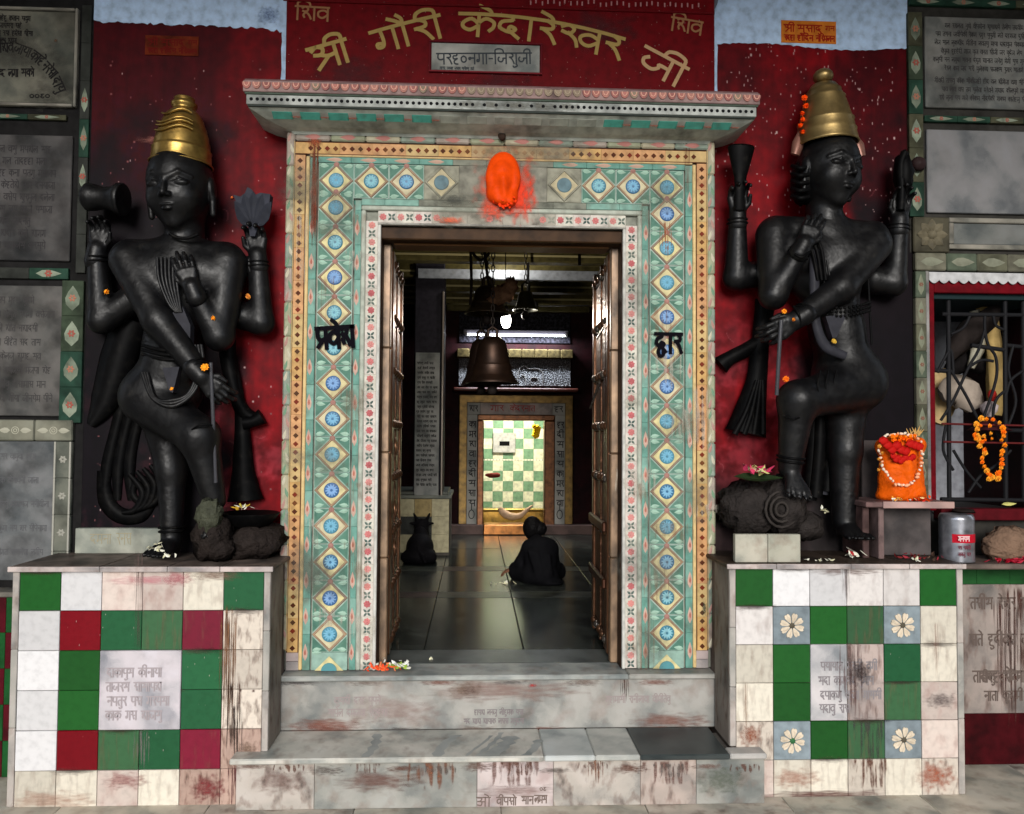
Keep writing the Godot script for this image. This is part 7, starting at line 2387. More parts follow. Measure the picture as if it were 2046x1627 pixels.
func build_right_statue() -> void:
	var stone := black_stone()
	var dull := mat(10, 10, 11, 0.5, "mottle", "dust", Vector3(2, 2, 2))
	var st := thing("guardian_statue", "glossy black four armed guardian statue on the right pedestal, one knee raised high", "statue", W(1690, 1060, 0.2))
	var f := Field.new(Vector3(1.16, 1.13, -0.06), Vector3(2.37, 3.1, 0.52), 0.0115)
	f.ell(W(1648, 530, 0.15), Vector3(0.226, 0.24, 0.135), 0.06)
	limb(f, [[1550, 464, 0.16, 40], [1742, 474, 0.16, 40]], 0.07)
	limb(f, [[1655, 570, 0.15, 66], [1672, 660, 0.15, 60], [1688, 735, 0.16, 66]], 0.06)
	f.ell(W(1695, 755, 0.16), Vector3(0.197, 0.165, 0.155), 0.06)
	limb(f, [[1652, 460, 0.16, 38], [1655, 425, 0.17, 33]], 0.06)
	f.ell(W(1605, 505, 0.25), Vector3(0.12, 0.09, 0.05), 0.06)
	f.ell(W(1700, 510, 0.25), Vector3(0.12, 0.09, 0.05), 0.06)
	limb(f, [[1545, 472, 0.18, 43], [1545, 590, 0.27, 33], [1606, 490, 0.33, 19]], 0.025)
	limb(f, [[1745, 490, 0.2, 44], [1680, 575, 0.3, 35], [1594, 636, 0.37, 22]], 0.03)
	limb(f, [[1530, 545, 0.08, 34], [1471, 555, 0.1, 31], [1474, 430, 0.14, 20]], 0.025)
	limb(f, [[1745, 560, 0.08, 36], [1785, 566, 0.1, 31], [1797, 442, 0.14, 22]], 0.025)
	limb(f, [[1718, 770, 0.2, 62], [1594, 800, 0.37, 43], [1578, 935, 0.33, 27]], 0.05)
	limb(f, [[1690, 800, 0.14, 54], [1688, 900, 0.16, 39], [1687, 1040, 0.17, 29]], 0.04)
	foot(f, W(1688, 1052, 0.18), Vector3(0.15, 0, 1), 0.17)
	foot(f, W(1580, 940, 0.34), Vector3(0.1, -0.7, 0.7), 0.15)
	var m := M.new()
	f.mesh(m)
	hand(m, W(1606, 488, 0.345), Vector3(0.45, 0.85, 0.02), Vector3(0, 0, -1), Vector3(0.9, -0.3, 0.1), 0.19, 0.3, 0.05)
	hand(m, W(1590, 640, 0.375), Vector3(-0.85, -0.5, 0.03), Vector3(0.1, -0.3, -1), Vector3(-0.4, 0.9, 0.1), 0.21, 0.5, 0.054)
	hand(m, W(1474, 428, 0.14), Vector3(0, 1, 0), Vector3(0, 0, 1), Vector3(1, 0, 0), 0.2, 0.75, 0.05)
	hand(m, W(1797, 440, 0.14), Vector3(0.1, 1, 0), Vector3(-0.3, 0, 1), Vector3(-1, 0, 0), 0.2, 0.6, 0.054)
	stone_head(m, W(1656, 342, 0.19), 0.212, Basis.from_euler(Vector3(deg_to_rad(5), deg_to_rad(20), deg_to_rad(-2))), 0.006, W(1650, 455, 0.16))
	part("body", m.done(), stone, st)
	# coiled hair falling behind the ear
	var nz := noise(56, 0.03, 3)
	var hb := M.new()
	hb.blob(W(1603, 365, 0.16), Vector3(0.062, 0.125, 0.09), nz, 0.15, 1.0, 22)
	part("hair_knot", hb.done(), dull, st)
	for k in 5:
		cord("hair_coil", [[1583, 332 + k * 15, 0.2], [1598, 336 + k * 15, 0.26], [1616, 334 + k * 15, 0.25]], 0.25, [0.012], dull, st)
	# ornaments
	for k in 3:
		cord("chest_strand", [[1600 + k * 14, 470, 0.3], [1622 + k * 10, 500, 0.325], [1634 + k * 8, 560, 0.325]], 0.3, [0.009], dull, st)
	cord("armlet", [[1588, 508, 0.385], [1602, 514, 0.4], [1618, 504, 0.385]], 0.4, [0.007], dull, st)
	cord("armlet", [[1586, 612, 0.395], [1596, 628, 0.425], [1600, 650, 0.41]], 0.42, [0.007], dull, st)
	for k in 3:
		bead_row("belt_bead", [[1640, 612 + k * 8, 0.31], [1680, 616 + k * 8, 0.335], [1720, 610 + k * 8, 0.305], [1738, 604 + k * 8, 0.265]], 0.3, 0.0095, dull, st)
	var slate := mat(54, 54, 60, 0.45, "mottle", "dust", Vector3(2, 2, 2))
	cord("sash", [[1628, 500, 0.3], [1628, 600, 0.315], [1632, 650, 0.325], [1650, 692, 0.33], [1690, 712, 0.33]], 0.32, [0.03, 0.026, 0.026, 0.03, 0.022], slate, st, 0.5)
	px_plate("cloth_flap", [[1650, 632], [1692, 628], [1672, 674], [1664, 676]], 0.335, 0.05, slate, st)
	cord("hip_fold", [[1734, 540, 0.25], [1738, 620, 0.26], [1742, 690, 0.26]], 0.26, [0.006], dull, st)
	for k in 3:
		cord("thigh_fold", [[1640 + k * 16, 740, 0.42 - k * 0.02], [1634 + k * 16, 770, 0.45 - k * 0.025], [1638 + k * 15, 800, 0.43 - k * 0.03]], 0.43, [0.005], dull, st)
	cord("hem", [[1566, 832, 0.42], [1586, 838, 0.455], [1606, 830, 0.43]], 0.43, [0.005], dull, st)
	for k in 5:
		cord("chest_fold", [[1640 + k * 13, 520, 0.3 - k * 0.004], [1648 + k * 12, 570, 0.31 - k * 0.006], [1652 + k * 12, 606, 0.31 - k * 0.01]], 0.3, [0.005], stone, st)
	for k in 4:
		cord("hanging_cloth", [[1628 + k * 12, 810], [1626 + k * 12, 900], [1618 + k * 12, 1000 - k * 6]], 0.1 + 0.02 * (k % 2), [0.03, 0.036, 0.04], slate if k == 2 else dull, st, 0.6)
	cord("staff", [[1561, 640, 0.42], [1557, 700, 0.415], [1552, 790, 0.4]], 0.41, [0.0105], mat(60, 60, 64, 0.25), st)
	for q in [[[1545, 590, 0.27], [1606, 490, 0.33], 0.88, 0.05], [[1680, 575, 0.3], [1594, 636, 0.37], 0.9, 0.054], [[1471, 555, 0.1], [1474, 430, 0.14], 0.93, 0.05], [[1785, 566, 0.1], [1797, 442, 0.14], 0.93, 0.053], [[1594, 800, 0.37], [1578, 935, 0.33], 0.9, 0.067]]:
		var a := W(q[0][0], q[0][1], q[0][2])
		var b := W(q[1][0], q[1][1], q[1][2])
		for e in 2:
			bangle("bangle", a.lerp(b, q[2] - e * 0.06), b - a, q[3] + e * 0.002, 0.0065, dull, st)
	# what the raised hands hold
	var ax := M.new()
	ax.lathe(W(1478, 405, 0.19), [Vector2(0.0, -0.05), Vector2(0.03, -0.04), Vector2(0.028, 0.06), Vector2(0.034, 0.14), Vector2(0.055, 0.22), Vector2(0.074, 0.3), Vector2(0.07, 0.31), Vector2(0.03, 0.24), Vector2(0, 0.22)], 20, Vector3(0.03, 1, 0.0), 0.6)
	part("flared_club", ax.done(), dull, st)
	var an := M.new()
	an.blob(W(1806, 345, 0.16), Vector3(0.05, 0.12, 0.05), nz, 0.3, 1.0, 20)
	an.tube(px_path([[1800, 420], [1802, 380], [1800, 330], [1808, 305]], 0.18), [0.022], 8)
	part("deer_emblem", an.done(), dull, st)
	# scarf falling from the bent elbow, with its flared ends
	cord("scarf", [[1530, 600], [1520, 680], [1512, 760], [1500, 820], [1490, 866]], 0.05, [0.06, 0.05, 0.06, 0.09, 0.12], dull, st, 0.5)
	for k in 4:
		cord("scarf_fold", [[1512 + k * 4, 760], [1492 + k * 11, 820], [1468 + k * 19, 868]], 0.1, [0.01, 0.014, 0.018], dull, st, 0.7)
	cord("scarf", [[1528, 680], [1490, 700], [1458, 716], [1440, 730]], 0.05, [0.05, 0.04, 0.04, 0.055], dull, st, 0.5)
	# rock with a carved boss under the raised foot
	var rk := M.new()
	rk.blob(W(1500, 1015, 0.16), Vector3(0.17, 0.15, 0.15), nz, 0.4, 1.2, 28)
	rk.blob(W(1565, 1010, 0.24), Vector3(0.12, 0.16, 0.13), nz, 0.25, 1.5, 26)
	rk.blob(W(1600, 1050, 0.2), Vector3(0.12, 0.08, 0.12), nz, 0.4, 1.5, 22)
	part("rock", rk.done(), mat(54, 49, 47, 0.75, "mottle", "soot", Vector3(2, 2, 2), 0.0, 1.5), st)
	var bs := M.new()
	for k in 3:
		var ring := []
		for q in 17:
			var a := TAU * q / 16.0
			ring.append(W(1562 + cos(a) * (12 + k * 10), 1018 + sin(a) * (14 + k * 11), 0.372 - k * 0.018))
		bs.tube(ring, [0.008], 6)
	part("carved_boss", bs.done(), mat(60, 55, 52, 0.7, "mottle"), st)
	# brass crown
	var brass := mat(176, 150, 98, 0.42, "mottle", "soot", Vector3(2, 2, 2), 0.85, 0.06)
	var base := W(1652, 292, 0.18)
	var top := W(1644, 138, 0.18)
	var h := (top - base).length()
	var cr := thing("brass_headdress", "ringed brass cone crown with a ball tip on the right black statue", "crown", base)
	var cm := M.new()
	var prof := [Vector2(0.162, 0.0), Vector2(0.17, 0.012), Vector2(0.165, 0.03), Vector2(0.156, 0.15), Vector2(0.16, 0.17), Vector2(0.152, 0.19), Vector2(0.146, 0.29), Vector2(0.15, 0.305), Vector2(0.14, 0.32), Vector2(0.12, 0.5), Vector2(0.107, 0.6), Vector2(0.111, 0.612), Vector2(0.103, 0.625), Vector2(0.088, 0.7), Vector2(0.091, 0.712), Vector2(0.08, 0.735), Vector2(0.066, 0.785), Vector2(0.05, 0.8)]
	for k in 9:
		var a := PI * k / 9.0 * 0.98 + 0.25
		prof.append(Vector2(maxf(0.054 * sin(minf(a, PI)), 0.0), 0.9 - 0.1 * cos(minf(a, PI))))
	prof.append(Vector2(0, 1.0))
	for k in prof.size():
		prof[k] = Vector2((prof[k] as Vector2).x, (prof[k] as Vector2).y * h)
	cm.lathe(base, prof, 32, top - base)
	part("cone", cm.done(), brass, cr)
	for s in [-1.0, 1.0]:
		var fl := M.new()
		fl.tube([base + Vector3(s * 0.145, 0.07, 0.0), base + Vector3(s * 0.168, 0.0, 0.02), base + Vector3(s * 0.185, -0.06, 0.02)], [0.018, 0.034, 0.026], 10, 0.5)
		part("side_flap", fl.done(), mat(150, 104, 90, 0.4, "mottle", "", Vector3.ONE, 0.4), cr)
	var gl := thing("marigold_string", "short string of bright orange marigolds on the left side of the right statue's crown", "garland", W(1605, 220, 0.22))
	for k in 6:
		part("marigold", marigold(), mat(252, 84, 16, 0.6), gl, W(1607 - k * 1.4 + (k % 2) * 4, 196 + k * 14, 0.23), Vector3(k, 0.3 * k, k * 2.0), Vector3.ONE * 0.95)


func build_person() -> void:
	var p := thing("person", "person in black clothes sitting bowed on the hall floor, seen from behind", "person", Vector3(0.42, 0.53, -2.45))
	var o := Vector3(0.41, 0.53, -2.42)
	var skin := mat(112, 78, 60, 0.55, "mottle")
	var f := Field.new(o + Vector3(-0.45, -0.01, -0.5), o + Vector3(0.35, 0.62, 0.25), 0.009)
	f.ell(o + Vector3(-0.05, 0.485, -0.17), Vector3(0.078, 0.098, 0.092), 0.02)
	f.ell(o + Vector3(-0.085, 0.44, -0.235), Vector3(0.05, 0.06, 0.05), 0.04)
	f.cap(o + Vector3(-0.1, 0.455, -0.28), o + Vector3(-0.11, 0.435, -0.295), 0.012, 0.013, 0.015)
	for s in [-1.0, 1.0]:
		f.ell(o + Vector3(-0.05 + s * 0.078, 0.475, -0.17 + s * 0.02), Vector3(0.012, 0.03, 0.02), 0.01)
	f.cap(o + Vector3(-0.04, 0.42, -0.14), o + Vector3(0.0, 0.33, -0.06), 0.05, 0.06, 0.04)
	f.ell(o + Vector3(0.01, 0.22, -0.04), Vector3(0.14, 0.17, 0.1), 0.05)
	f.ell(o + Vector3(0.02, 0.08, -0.02), Vector3(0.16, 0.08, 0.13), 0.05)
	f.chain([o + Vector3(-0.12, 0.31, -0.07), o + Vector3(-0.2, 0.18, -0.12), o + Vector3(-0.29, 0.1, -0.2)], [0.05, 0.04, 0.028], 0.03)
	f.chain([o + Vector3(0.14, 0.31, -0.07), o + Vector3(0.17, 0.16, -0.14), o + Vector3(0.02, 0.1, -0.3)], [0.05, 0.04, 0.03], 0.03)
	for s in [-1.0, 1.0]:
		f.chain([o + Vector3(s * 0.1, 0.08, -0.02), o + Vector3(s * 0.24, 0.08, -0.24), o + Vector3(-s * 0.02, 0.05, -0.3)], [0.08, 0.06, 0.04], 0.04)
	var m := M.new()
	f.mesh(m)
	hand(m, o + Vector3(-0.3, 0.095, -0.21), Vector3(-0.9, -0.25, -0.15), Vector3(0, -1, 0), Vector3(0, 0.1, -1), 0.13, 0.35, 0.028)
	hand(m, o + Vector3(0.01, 0.098, -0.305), Vector3(-0.8, -0.1, -0.4), Vector3(0, -1, 0), Vector3(-0.3, 0.1, -1), 0.13, 0.35, 0.03)
	part("body", m.done(), skin, p)
	var c := Field.new(o + Vector3(-0.4, -0.005, -0.45), o + Vector3(0.35, 0.5, 0.25), 0.009)
	c.ell(o + Vector3(0.02, 0.22, -0.02), Vector3(0.185, 0.215, 0.135), 0.05)
	c.cap(o + Vector3(-0.1, 0.335, -0.06), o + Vector3(0.13, 0.335, -0.05), 0.075, 0.075, 0.06)
	c.cap(o + Vector3(-0.02, 0.37, -0.09), o + Vector3(-0.03, 0.4, -0.115), 0.075, 0.07, 0.03)
	c.ell(o + Vector3(0.03, 0.07, 0.0), Vector3(0.2, 0.095, 0.17), 0.05)
	c.chain([o + Vector3(-0.13, 0.31, -0.07), o + Vector3(-0.2, 0.18, -0.12), o + Vector3(-0.27, 0.115, -0.185)], [0.066, 0.055, 0.042], 0.04)
	c.chain([o + Vector3(0.16, 0.31, -0.06), o + Vector3(0.19, 0.16, -0.12), o + Vector3(0.05, 0.115, -0.28)], [0.066, 0.055, 0.042], 0.04)
	for s in [-1.0, 1.0]:
		c.chain([o + Vector3(s * 0.1, 0.07, -0.02), o + Vector3(s * 0.24, 0.075, -0.23), o + Vector3(-s * 0.0, 0.05, -0.3)], [0.1, 0.08, 0.055], 0.05)
	c.ell(o + Vector3(0.14, 0.02, 0.06), Vector3(0.13, 0.03, 0.12), 0.04)
	for k in 6:
		c.cap(o + Vector3(-0.12 + k * 0.045, 0.31 - 0.01 * k, 0.085 + 0.012 * (k % 3)), o + Vector3(-0.03 + k * 0.03, 0.1 + 0.02 * (k % 2), 0.135), 0.012, 0.016, 0.05)
	var cm := M.new()
	c.mesh(cm)
	part("clothes", cm.done(), mat(17, 17, 20, 0.8, "mottle"), p)
	p.scale = Vector3(0.76, 0.9, 0.85)
	var hr := Field.new(o + Vector3(-0.2, 0.35, -0.32), o + Vector3(0.12, 0.66, 0.0), 0.007)
	hr.ell(o + Vector3(-0.065, 0.505, -0.155), Vector3(0.11, 0.112, 0.11), 0.02)
	hr.ell(o + Vector3(0.03, 0.5, -0.12), Vector3(0.07, 0.065, 0.06), 0.03)
	var hm := M.new()
	hr.mesh(hm)
	part("hair", hm.done(), mat(16, 15, 16, 0.5, "mottle", "", Vector3.ONE, 0.0, 1.0), p)


func flower_bits(called: String, label: String, category: String, at: Vector3, spread: Vector3, n: int, cols: Array, size: float, seed_: int, group := "") -> void:
	var r := RandomNumberGenerator.new()
	r.seed = seed_
	var t := thing(called, label, category, at, group)
	var key := "petal %.3f" % size
	if not meshes.has(key):
		var m := M.new()
		m.leaf(Vector3(-size * 0.5, 0, 0), Vector3(size, 0, 0), size * 0.5, Vector3(0, 1, 0), size * 0.1, size * 0.25)
		meshes[key] = m.done()
	for k in n:
		var p := at + Vector3(r.randfn() * 0.5 * spread.x, absf(r.randfn()) * 0.5 * spread.y + 0.002, r.randfn() * 0.5 * spread.z)
		part("petal", meshes[key], cols[r.randi() % cols.size()], t, p, Vector3(r.randf_range(-0.9, 0.9), r.randf() * TAU, r.randf_range(-0.9, 0.9)), Vector3.ONE * r.randf_range(0.6, 1.1))


func lone_marigold(label: String, px: float, py: float, z: float, k: float, col: Color, group: String) -> void:
	var o := lone("marigold", marigold(), mat(col.r8, col.g8, col.b8, 0.6), label, "flower", W(px, py, z), group)
	o.rotation = Vector3(0.4, px * 0.1, px)
	o.scale = Vector3.ONE * k


func build_offerings() -> void:
	var org := Color8(250, 160, 40)
	var g := "marigolds tucked on the statues"
	lone_marigold("yellow marigold in the crook of the left statue's far left arm", 210, 582, 0.2, 0.95, org, g)
	lone_marigold("dull marigold by the upper arm behind the left statue's raised lotus hand", 497, 592, 0.17, 0.9, Color8(220, 140, 60), g)
	lone_marigold("marigold in the bent elbow across the left statue's chest", 428, 635, 0.33, 0.85, org, g)
	lone_marigold("large yellow marigold on the wrist of the left statue's lowered hand", 408, 733, 0.44, 1.15, org, g)
	lone_marigold("tiny marigold on the waist cloth of the left statue", 342, 776, 0.365, 0.6, org, g)
	lone_marigold("tiny marigold stuck to the red wall beside the left statue's lotus", 462, 394, 0.01, 0.5, Color8(230, 120, 60), g)
	lone_marigold("round yellow marigold above the wrist of the right statue's lowered hand", 1567, 622, 0.42, 0.75, org, g)
	lone_marigold("small marigold on the back of the right statue's lowered hand", 1584, 638, 0.45, 0.7, Color8(220, 130, 40), g)
	lone_marigold("orange marigold on the raised knee of the right statue", 1570, 757, 0.42, 0.95, Color8(240, 120, 30), g)
	lone_marigold("dull yellow marigold at the belt of the right statue", 1668, 681, 0.37, 0.85, Color8(200, 160, 60), g)
	lone_marigold("small red orange flower beside the chin of the right statue", 1706, 374, 0.1, 0.6, Color8(230, 70, 24), g)
	var white := [mat(226, 224, 206, 0.6), mat(214, 210, 176, 0.6)]
	flower_bits("white_blossom", "white blossom lying by the left statue's standing foot", "flower", W(314, 1102, 0.36), Vector3(0.035, 0.03, 0.03), 14, white, 0.04, 3)
	flower_bits("white_petals", "few white petals at the toes of the left statue's standing foot", "petals", W(336, 1115, 0.42) + Vector3(0, 0.005, 0), Vector3(0.04, 0.006, 0.015), 6, white, 0.03, 4)
	flower_bits("yellow_petals", "white and yellow petals on the dark lotus seat by the left statue's raised foot", "petals", W(482, 1017, 0.3), Vector3(0.07, 0.012, 0.03), 14, [mat(226, 206, 90, 0.6), white[0], mat(220, 180, 60, 0.6)], 0.04, 5)
	flower_bits("marigold_petals", "bright orange and red petals on the left end of the door sill", "petals", W(762, 1338, 0.17), Vector3(0.09, 0.022, 0.05), 46, [mat(250, 100, 50, 0.6), mat(240, 76, 36, 0.6), mat(250, 140, 90, 0.6)], 0.032, 6)
	flower_bits("white_flowers", "white tuberose flowers with a green stem on the door sill", "flowers", W(798, 1334, 0.15), Vector3(0.07, 0.028, 0.045), 34, [white[0], mat(240, 240, 232, 0.6), mat(150, 176, 70, 0.6)], 0.04, 7)
	flower_bits("white_petal", "single white petal on the dark hall floor behind the sill", "petal", W(861, 1312, -0.1) * Vector3(1, 0, 1) + Vector3(0, 0.534, 0), Vector3(0.005, 0.002, 0.005), 3, white, 0.03, 8)
	flower_bits("paper_scraps", "pale scraps on the floor in front of the seated person", "scraps", Vector3(0.12, 0.531, -2.38), Vector3(0.1, 0.002, 0.06), 9, white, 0.05, 9)
	# the right pedestal's offerings
	flower_bits("lotus_petals", "pale green and pink lotus petals on the rock by the right statue's raised foot", "flowers", W(1512, 945, 0.33), Vector3(0.085, 0.03, 0.04), 26, [mat(206, 204, 130, 0.6), mat(220, 214, 170, 0.6), mat(196, 60, 96, 0.6)], 0.06, 10)
	var lf := M.new()
	lf.leaf(W(1466, 952, 0.34), Vector3(0.26, -0.006, 0), 0.1, Vector3(0, 0.9, 0.4).normalized(), -0.012)
	lone("leaf_plate", lf.done(), mat(40, 56, 32, 0.6, "mottle"), "dark green leaf under the lotus petals on the rock", "leaf")
	flower_bits("white_blossom", "white flower with red bits on the ledge between the right statue and the orange idol", "flower", W(1706, 1078, 0.3) * Vector3(1, 0, 1) + Vector3(0, 1.165, 0), Vector3(0.045, 0.022, 0.03), 16, [white[0], white[0], mat(170, 40, 44, 0.6)], 0.045, 11)
	flower_bits("white_petals", "scattered pale petals near the front edge of the right ledge", "petals", W(1636, 1107, 0.4) * Vector3(1, 0, 1) + Vector3(0, 1.158, 0), Vector3(0.09, 0.004, 0.03), 9, white, 0.026, 12)
	flower_bits("white_sweet", "two small white petals on the ledge left of the tin", "petals", W(1831, 1111, 0.42) * Vector3(1, 0, 1) + Vector3(0, 1.158, 0), Vector3(0.02, 0.014, 0.01), 6, white, 0.035, 13)
	flower_bits("red_petals", "dull red petals and ash under the orange idol's shelf", "petals", W(1838, 1092, 0.34) * Vector3(1, 0, 1) + Vector3(0, 1.158, 0), Vector3(0.11, 0.02, 0.04), 30, [mat(150, 50, 60, 0.7), mat(110, 40, 40, 0.7), mat(90, 70, 60, 0.7)], 0.035, 14)
	flower_bits("white_scrap", "white scrap by the standing foot of the right statue", "scrap", W(1650, 1026, 0.3), Vector3(0.015, 0.02, 0.01), 5, white, 0.035, 15)
	var mb := thing("marble_block", "pale rectangular marble slab standing on the right pedestal in front of the rock", "slab", W(1535, 1115, 0.42))
	var a := W(1469, 1068, 0.44)
	var b := W(1600, 1116, 0.44)
	slab("stone", Vector3(a.x, 1.156, 0.405), Vector3((a.x + b.x) * 0.5 - 0.001, a.y, 0.44), mat(190, 186, 172, 0.45, "marble", "rust_light", Vector3(1, 1, 1)), mb, 0.003)
	slab("stone", Vector3((a.x + b.x) * 0.5 + 0.001, 1.156, 0.405), Vector3(b.x, a.y, 0.44), mat(176, 174, 160, 0.45, "marble", "rust_light", Vector3(1.4, 1.4, 1.4)), mb, 0.003)
	# shelf with the orange idol
	var sh := thing("stone_shelf", "little grey stone shelf carrying the orange idol on the right ledge", "shelf", W(1810, 1095, 0.2))
	var s0 := W(1735, 1003, 0.36)
	var s1 := W(1906, 1015, 0.36)
	var g1 := mat(90, 84, 84, 0.6, "marble", "soot", Vector3(1, 1, 1))
	slab("upright", Vector3(s0.x, 1.156, 0.06), Vector3(s0.x + 0.035, s1.y - 0.001, 0.3), mat(96, 74, 72, 0.6, "marble", "soot", Vector3(1.5, 1.5, 1.5)), sh, 0.004)
	slab("upright", Vector3(s0.x + 0.07, 1.156, 0.05), Vector3(s0.x + 0.1, s1.y - 0.001, 0.33), mat(130, 108, 106, 0.6, "marble", "soot", Vector3(1.5, 1.5, 1.5)), sh, 0.004)
	slab("back", Vector3(s0.x + 0.1005, 1.156, 0.05), Vector3(s1.x - 0.03, s1.y - 0.001, 0.2), g1, sh, 0.004)
	slab("top", Vector3(s0.x - 0.01, s1.y, 0.03), Vector3(s1.x, s0.y, 0.36), mat(126, 100, 98, 0.5, "marble", "soot", Vector3(1.2, 1.2, 1.2)), sh, 0.005)
	var n0 := W(1765, 1004, 0.368)
	slab("nosing", Vector3(n0.x, s1.y - 0.003, 0.3605), Vector3(s1.x, s0.y + 0.002, 0.37), mat(190, 156, 150, 0.5, "marble"), sh, 0.003)
	var bp := thing("back_panel", "grimy pinkish stone panel standing behind the orange idol", "panel", W(1745, 1000, 0.05))
	var q0 := W(1722, 880, 0.04)
	var q1 := W(1762, 1060, 0.04)
	slab("stone", Vector3(q0.x, 1.156, 0.003), Vector3(q1.x, q0.y, 0.04), mat(84, 76, 76, 0.7, "marble", "soot", Vector3(1, 1, 1)), bp, 0.004)
	# the orange idol itself
	var c := W(1800, 940, 0.2)
	var f := Field.new(c + Vector3(-0.2, -0.2, -0.1), c + Vector3(0.2, 0.22, 0.16), 0.008)
	f.ell(c + Vector3(0, -0.05, 0), Vector3(0.125, 0.13, 0.075), 0.05)
	f.ell(c + Vector3(0, 0.08, 0), Vector3(0.115, 0.11, 0.07), 0.05)
	f.ell(c + Vector3(0, -0.14, 0), Vector3(0.135, 0.045, 0.085), 0.05)
	f.cap(c + Vector3(-0.1, 0.13, 0), c + Vector3(0.1, 0.14, 0), 0.04, 0.04, 0.04)
	f.ell(c + Vector3(-0.04, -0.1, 0.05), Vector3(0.05, 0.05, 0.04), 0.03)
	f.ell(c + Vector3(0.05, -0.1, 0.05), Vector3(0.05, 0.05, 0.04), 0.03)
	f.cap(c + Vector3(0, 0.04, 0.07), c + Vector3(0.015, -0.06, 0.075), 0.02, 0.016, 0.03)
	var im := M.new()
	f.mesh(im)
	var idol := thing("orange_idol", "seated idol thickly coated in orange paste with a white bead garland, on the right shelf", "idol", Vector3(c.x, s0.y, 0.2))
	part("figure", im.done(), mat(236, 96, 12, 0.5, "mottle", "", Vector3.ONE, 0.0, 0.8), idol)
	var rd := M.new()
	var nz := noise(61, 0.03, 3)
	for k in 9:
		rd.blob(W(1765 + k * 9, 893 + absf(k - 4) * -3 + (k % 3) * 6, 0.283), Vector3(0.026, 0.02, 0.012), nz, 0.7, 2.0, 14)
		rd.blob(W(1785 + k * 5, 912 + (k * 7 % 11), 0.279), Vector3(0.016, 0.014, 0.008), nz, 0.7, 2.0, 12)
	part("red_powder", rd.done(), mat(176, 24, 20, 0.6), idol)
	var beads := [mat(240, 204, 180, 0.45), mat(236, 170, 130, 0.45), mat(226, 210, 190, 0.45)]
	var bm := M.new()
	bm.blob(Vector3.ZERO, Vector3(0.008, 0.0115, 0.008), nz, 0.35, 1.5, 10)
	var bead := bm.done()
	var gar := [[1759, 886], [1757, 900], [1760, 915], [1763, 930], [1770, 945], [1779, 957], [1791, 968], [1801, 971], [1812, 970], [1822, 966], [1832, 954], [1838, 940], [1842, 924], [1843, 908], [1842, 894], [1840, 882], [1830, 873], [1815, 868], [1800, 866], [1786, 867], [1772, 870], [1763, 877]]
	var r0 := RandomNumberGenerator.new()
	r0.seed = 6
	var gt := thing("bead_garland", "garland of pale pink and white flower buds round the orange idol", "garland", W(1800, 971, 0.3))
	for k in gar.size():
		var p: Array = gar[k]
		var nx: Array = gar[(k + 1) % gar.size()]
		for s in 2:
			part("bud", bead, beads[r0.randi() % 3], gt, W(lerpf(p[0], nx[0], s * 0.5) + r0.randf_range(-1.5, 1.5), lerpf(p[1], nx[1], s * 0.5) + r0.randf_range(-1.5, 1.5), 0.3 if k > 2 and k < 14 else 0.27), Vector3(r0.randf() * 3.0, r0.randf() * 3.0, r0.randf() * 3.0), Vector3.ONE * r0.randf_range(0.7, 1.2))
	var oranges := [mat(250, 130, 20, 0.6), mat(252, 104, 10, 0.6)]
	var mg := thing("marigold_cluster", "orange marigolds heaped along the top of the right hand idol", "flowers", W(1810, 880, 0.26))
	for k in 11:
		part("marigold", marigold(), oranges[k % 2], mg, W(1784 + (k * 13 % 44), 872 + (k * 7 % 14), 0.275), Vector3(k, k * 0.4, k * 2.1), Vector3.ONE * 0.8)
	for k in 5:
		part("marigold", marigold(), mat(216, 150, 60, 0.6), mg, W(1757 + (k % 2) * 5, 892 + k * 12, 0.28), Vector3(k, k * 0.4, k * 2.1), Vector3.ONE * 0.6)
	var gr := M.new()
	var r := RandomNumberGenerator.new()
	r.seed = 19
	for k in 12:
		gr.leaf(W(1830 + r.randf_range(-14, 8), 872, 0.24), Vector3(r.randf_range(-0.03, 0.03), r.randf_range(0.03, 0.06), 0.01), 0.006, Vector3(0, 0, 1), 0.001)
	part("grass_blades", gr.done(), mat(190, 150, 90, 0.7), mg)
	flower_bits("marigold_petals", "orange and red petals fallen on the front of the idol's shelf", "petals", Vector3(W(1842, 1000, 0.33).x, s0.y + 0.002, 0.33), Vector3(0.06, 0.02, 0.03), 26, [mat(244, 84, 20, 0.6), mat(200, 40, 24, 0.6), mat(226, 190, 130, 0.6)], 0.032, 16)
	flower_bits("marigold_petals", "yellow and white petals at the foot of the orange idol", "petals", Vector3(W(1796, 1000, 0.33).x, s0.y + 0.002, 0.325), Vector3(0.05, 0.012, 0.02), 14, [mat(244, 170, 60, 0.6), white[0]], 0.03, 17)
	# tin canister
	var t0 := W(1897, 1030, 0.3)
	var t1 := W(1962, 1124, 0.3)
	var tin := thing("tin_canister", "silver tin canister with a red printed label on the right ledge", "tin", Vector3((t0.x + t1.x) * 0.5, 1.13, 0.24))
	var tw := t1.x - t0.x
	var tcx := (t0.x + t1.x) * 0.5
	var metal := mat(186, 188, 196, 0.28, "mottle", "soot", Vector3(3, 3, 3), 0.75)
	var tm := M.new()
	var hh := t0.y - 1.13
	tm.lathe(Vector3(tcx, 1.13, 0.22), [Vector2(0, 0.0), Vector2(tw * 0.5, 0.0), Vector2(tw * 0.51, 0.006), Vector2(tw * 0.5, 0.012), Vector2(tw * 0.5, hh - 0.03), Vector2(tw * 0.51, hh - 0.024), Vector2(tw * 0.5, hh - 0.016), Vector2(tw * 0.46, hh), Vector2(tw * 0.42, hh), Vector2(0, hh - 0.004)], 28)
	part("can", tm.done(), metal, tin)
	var lb := M.new()
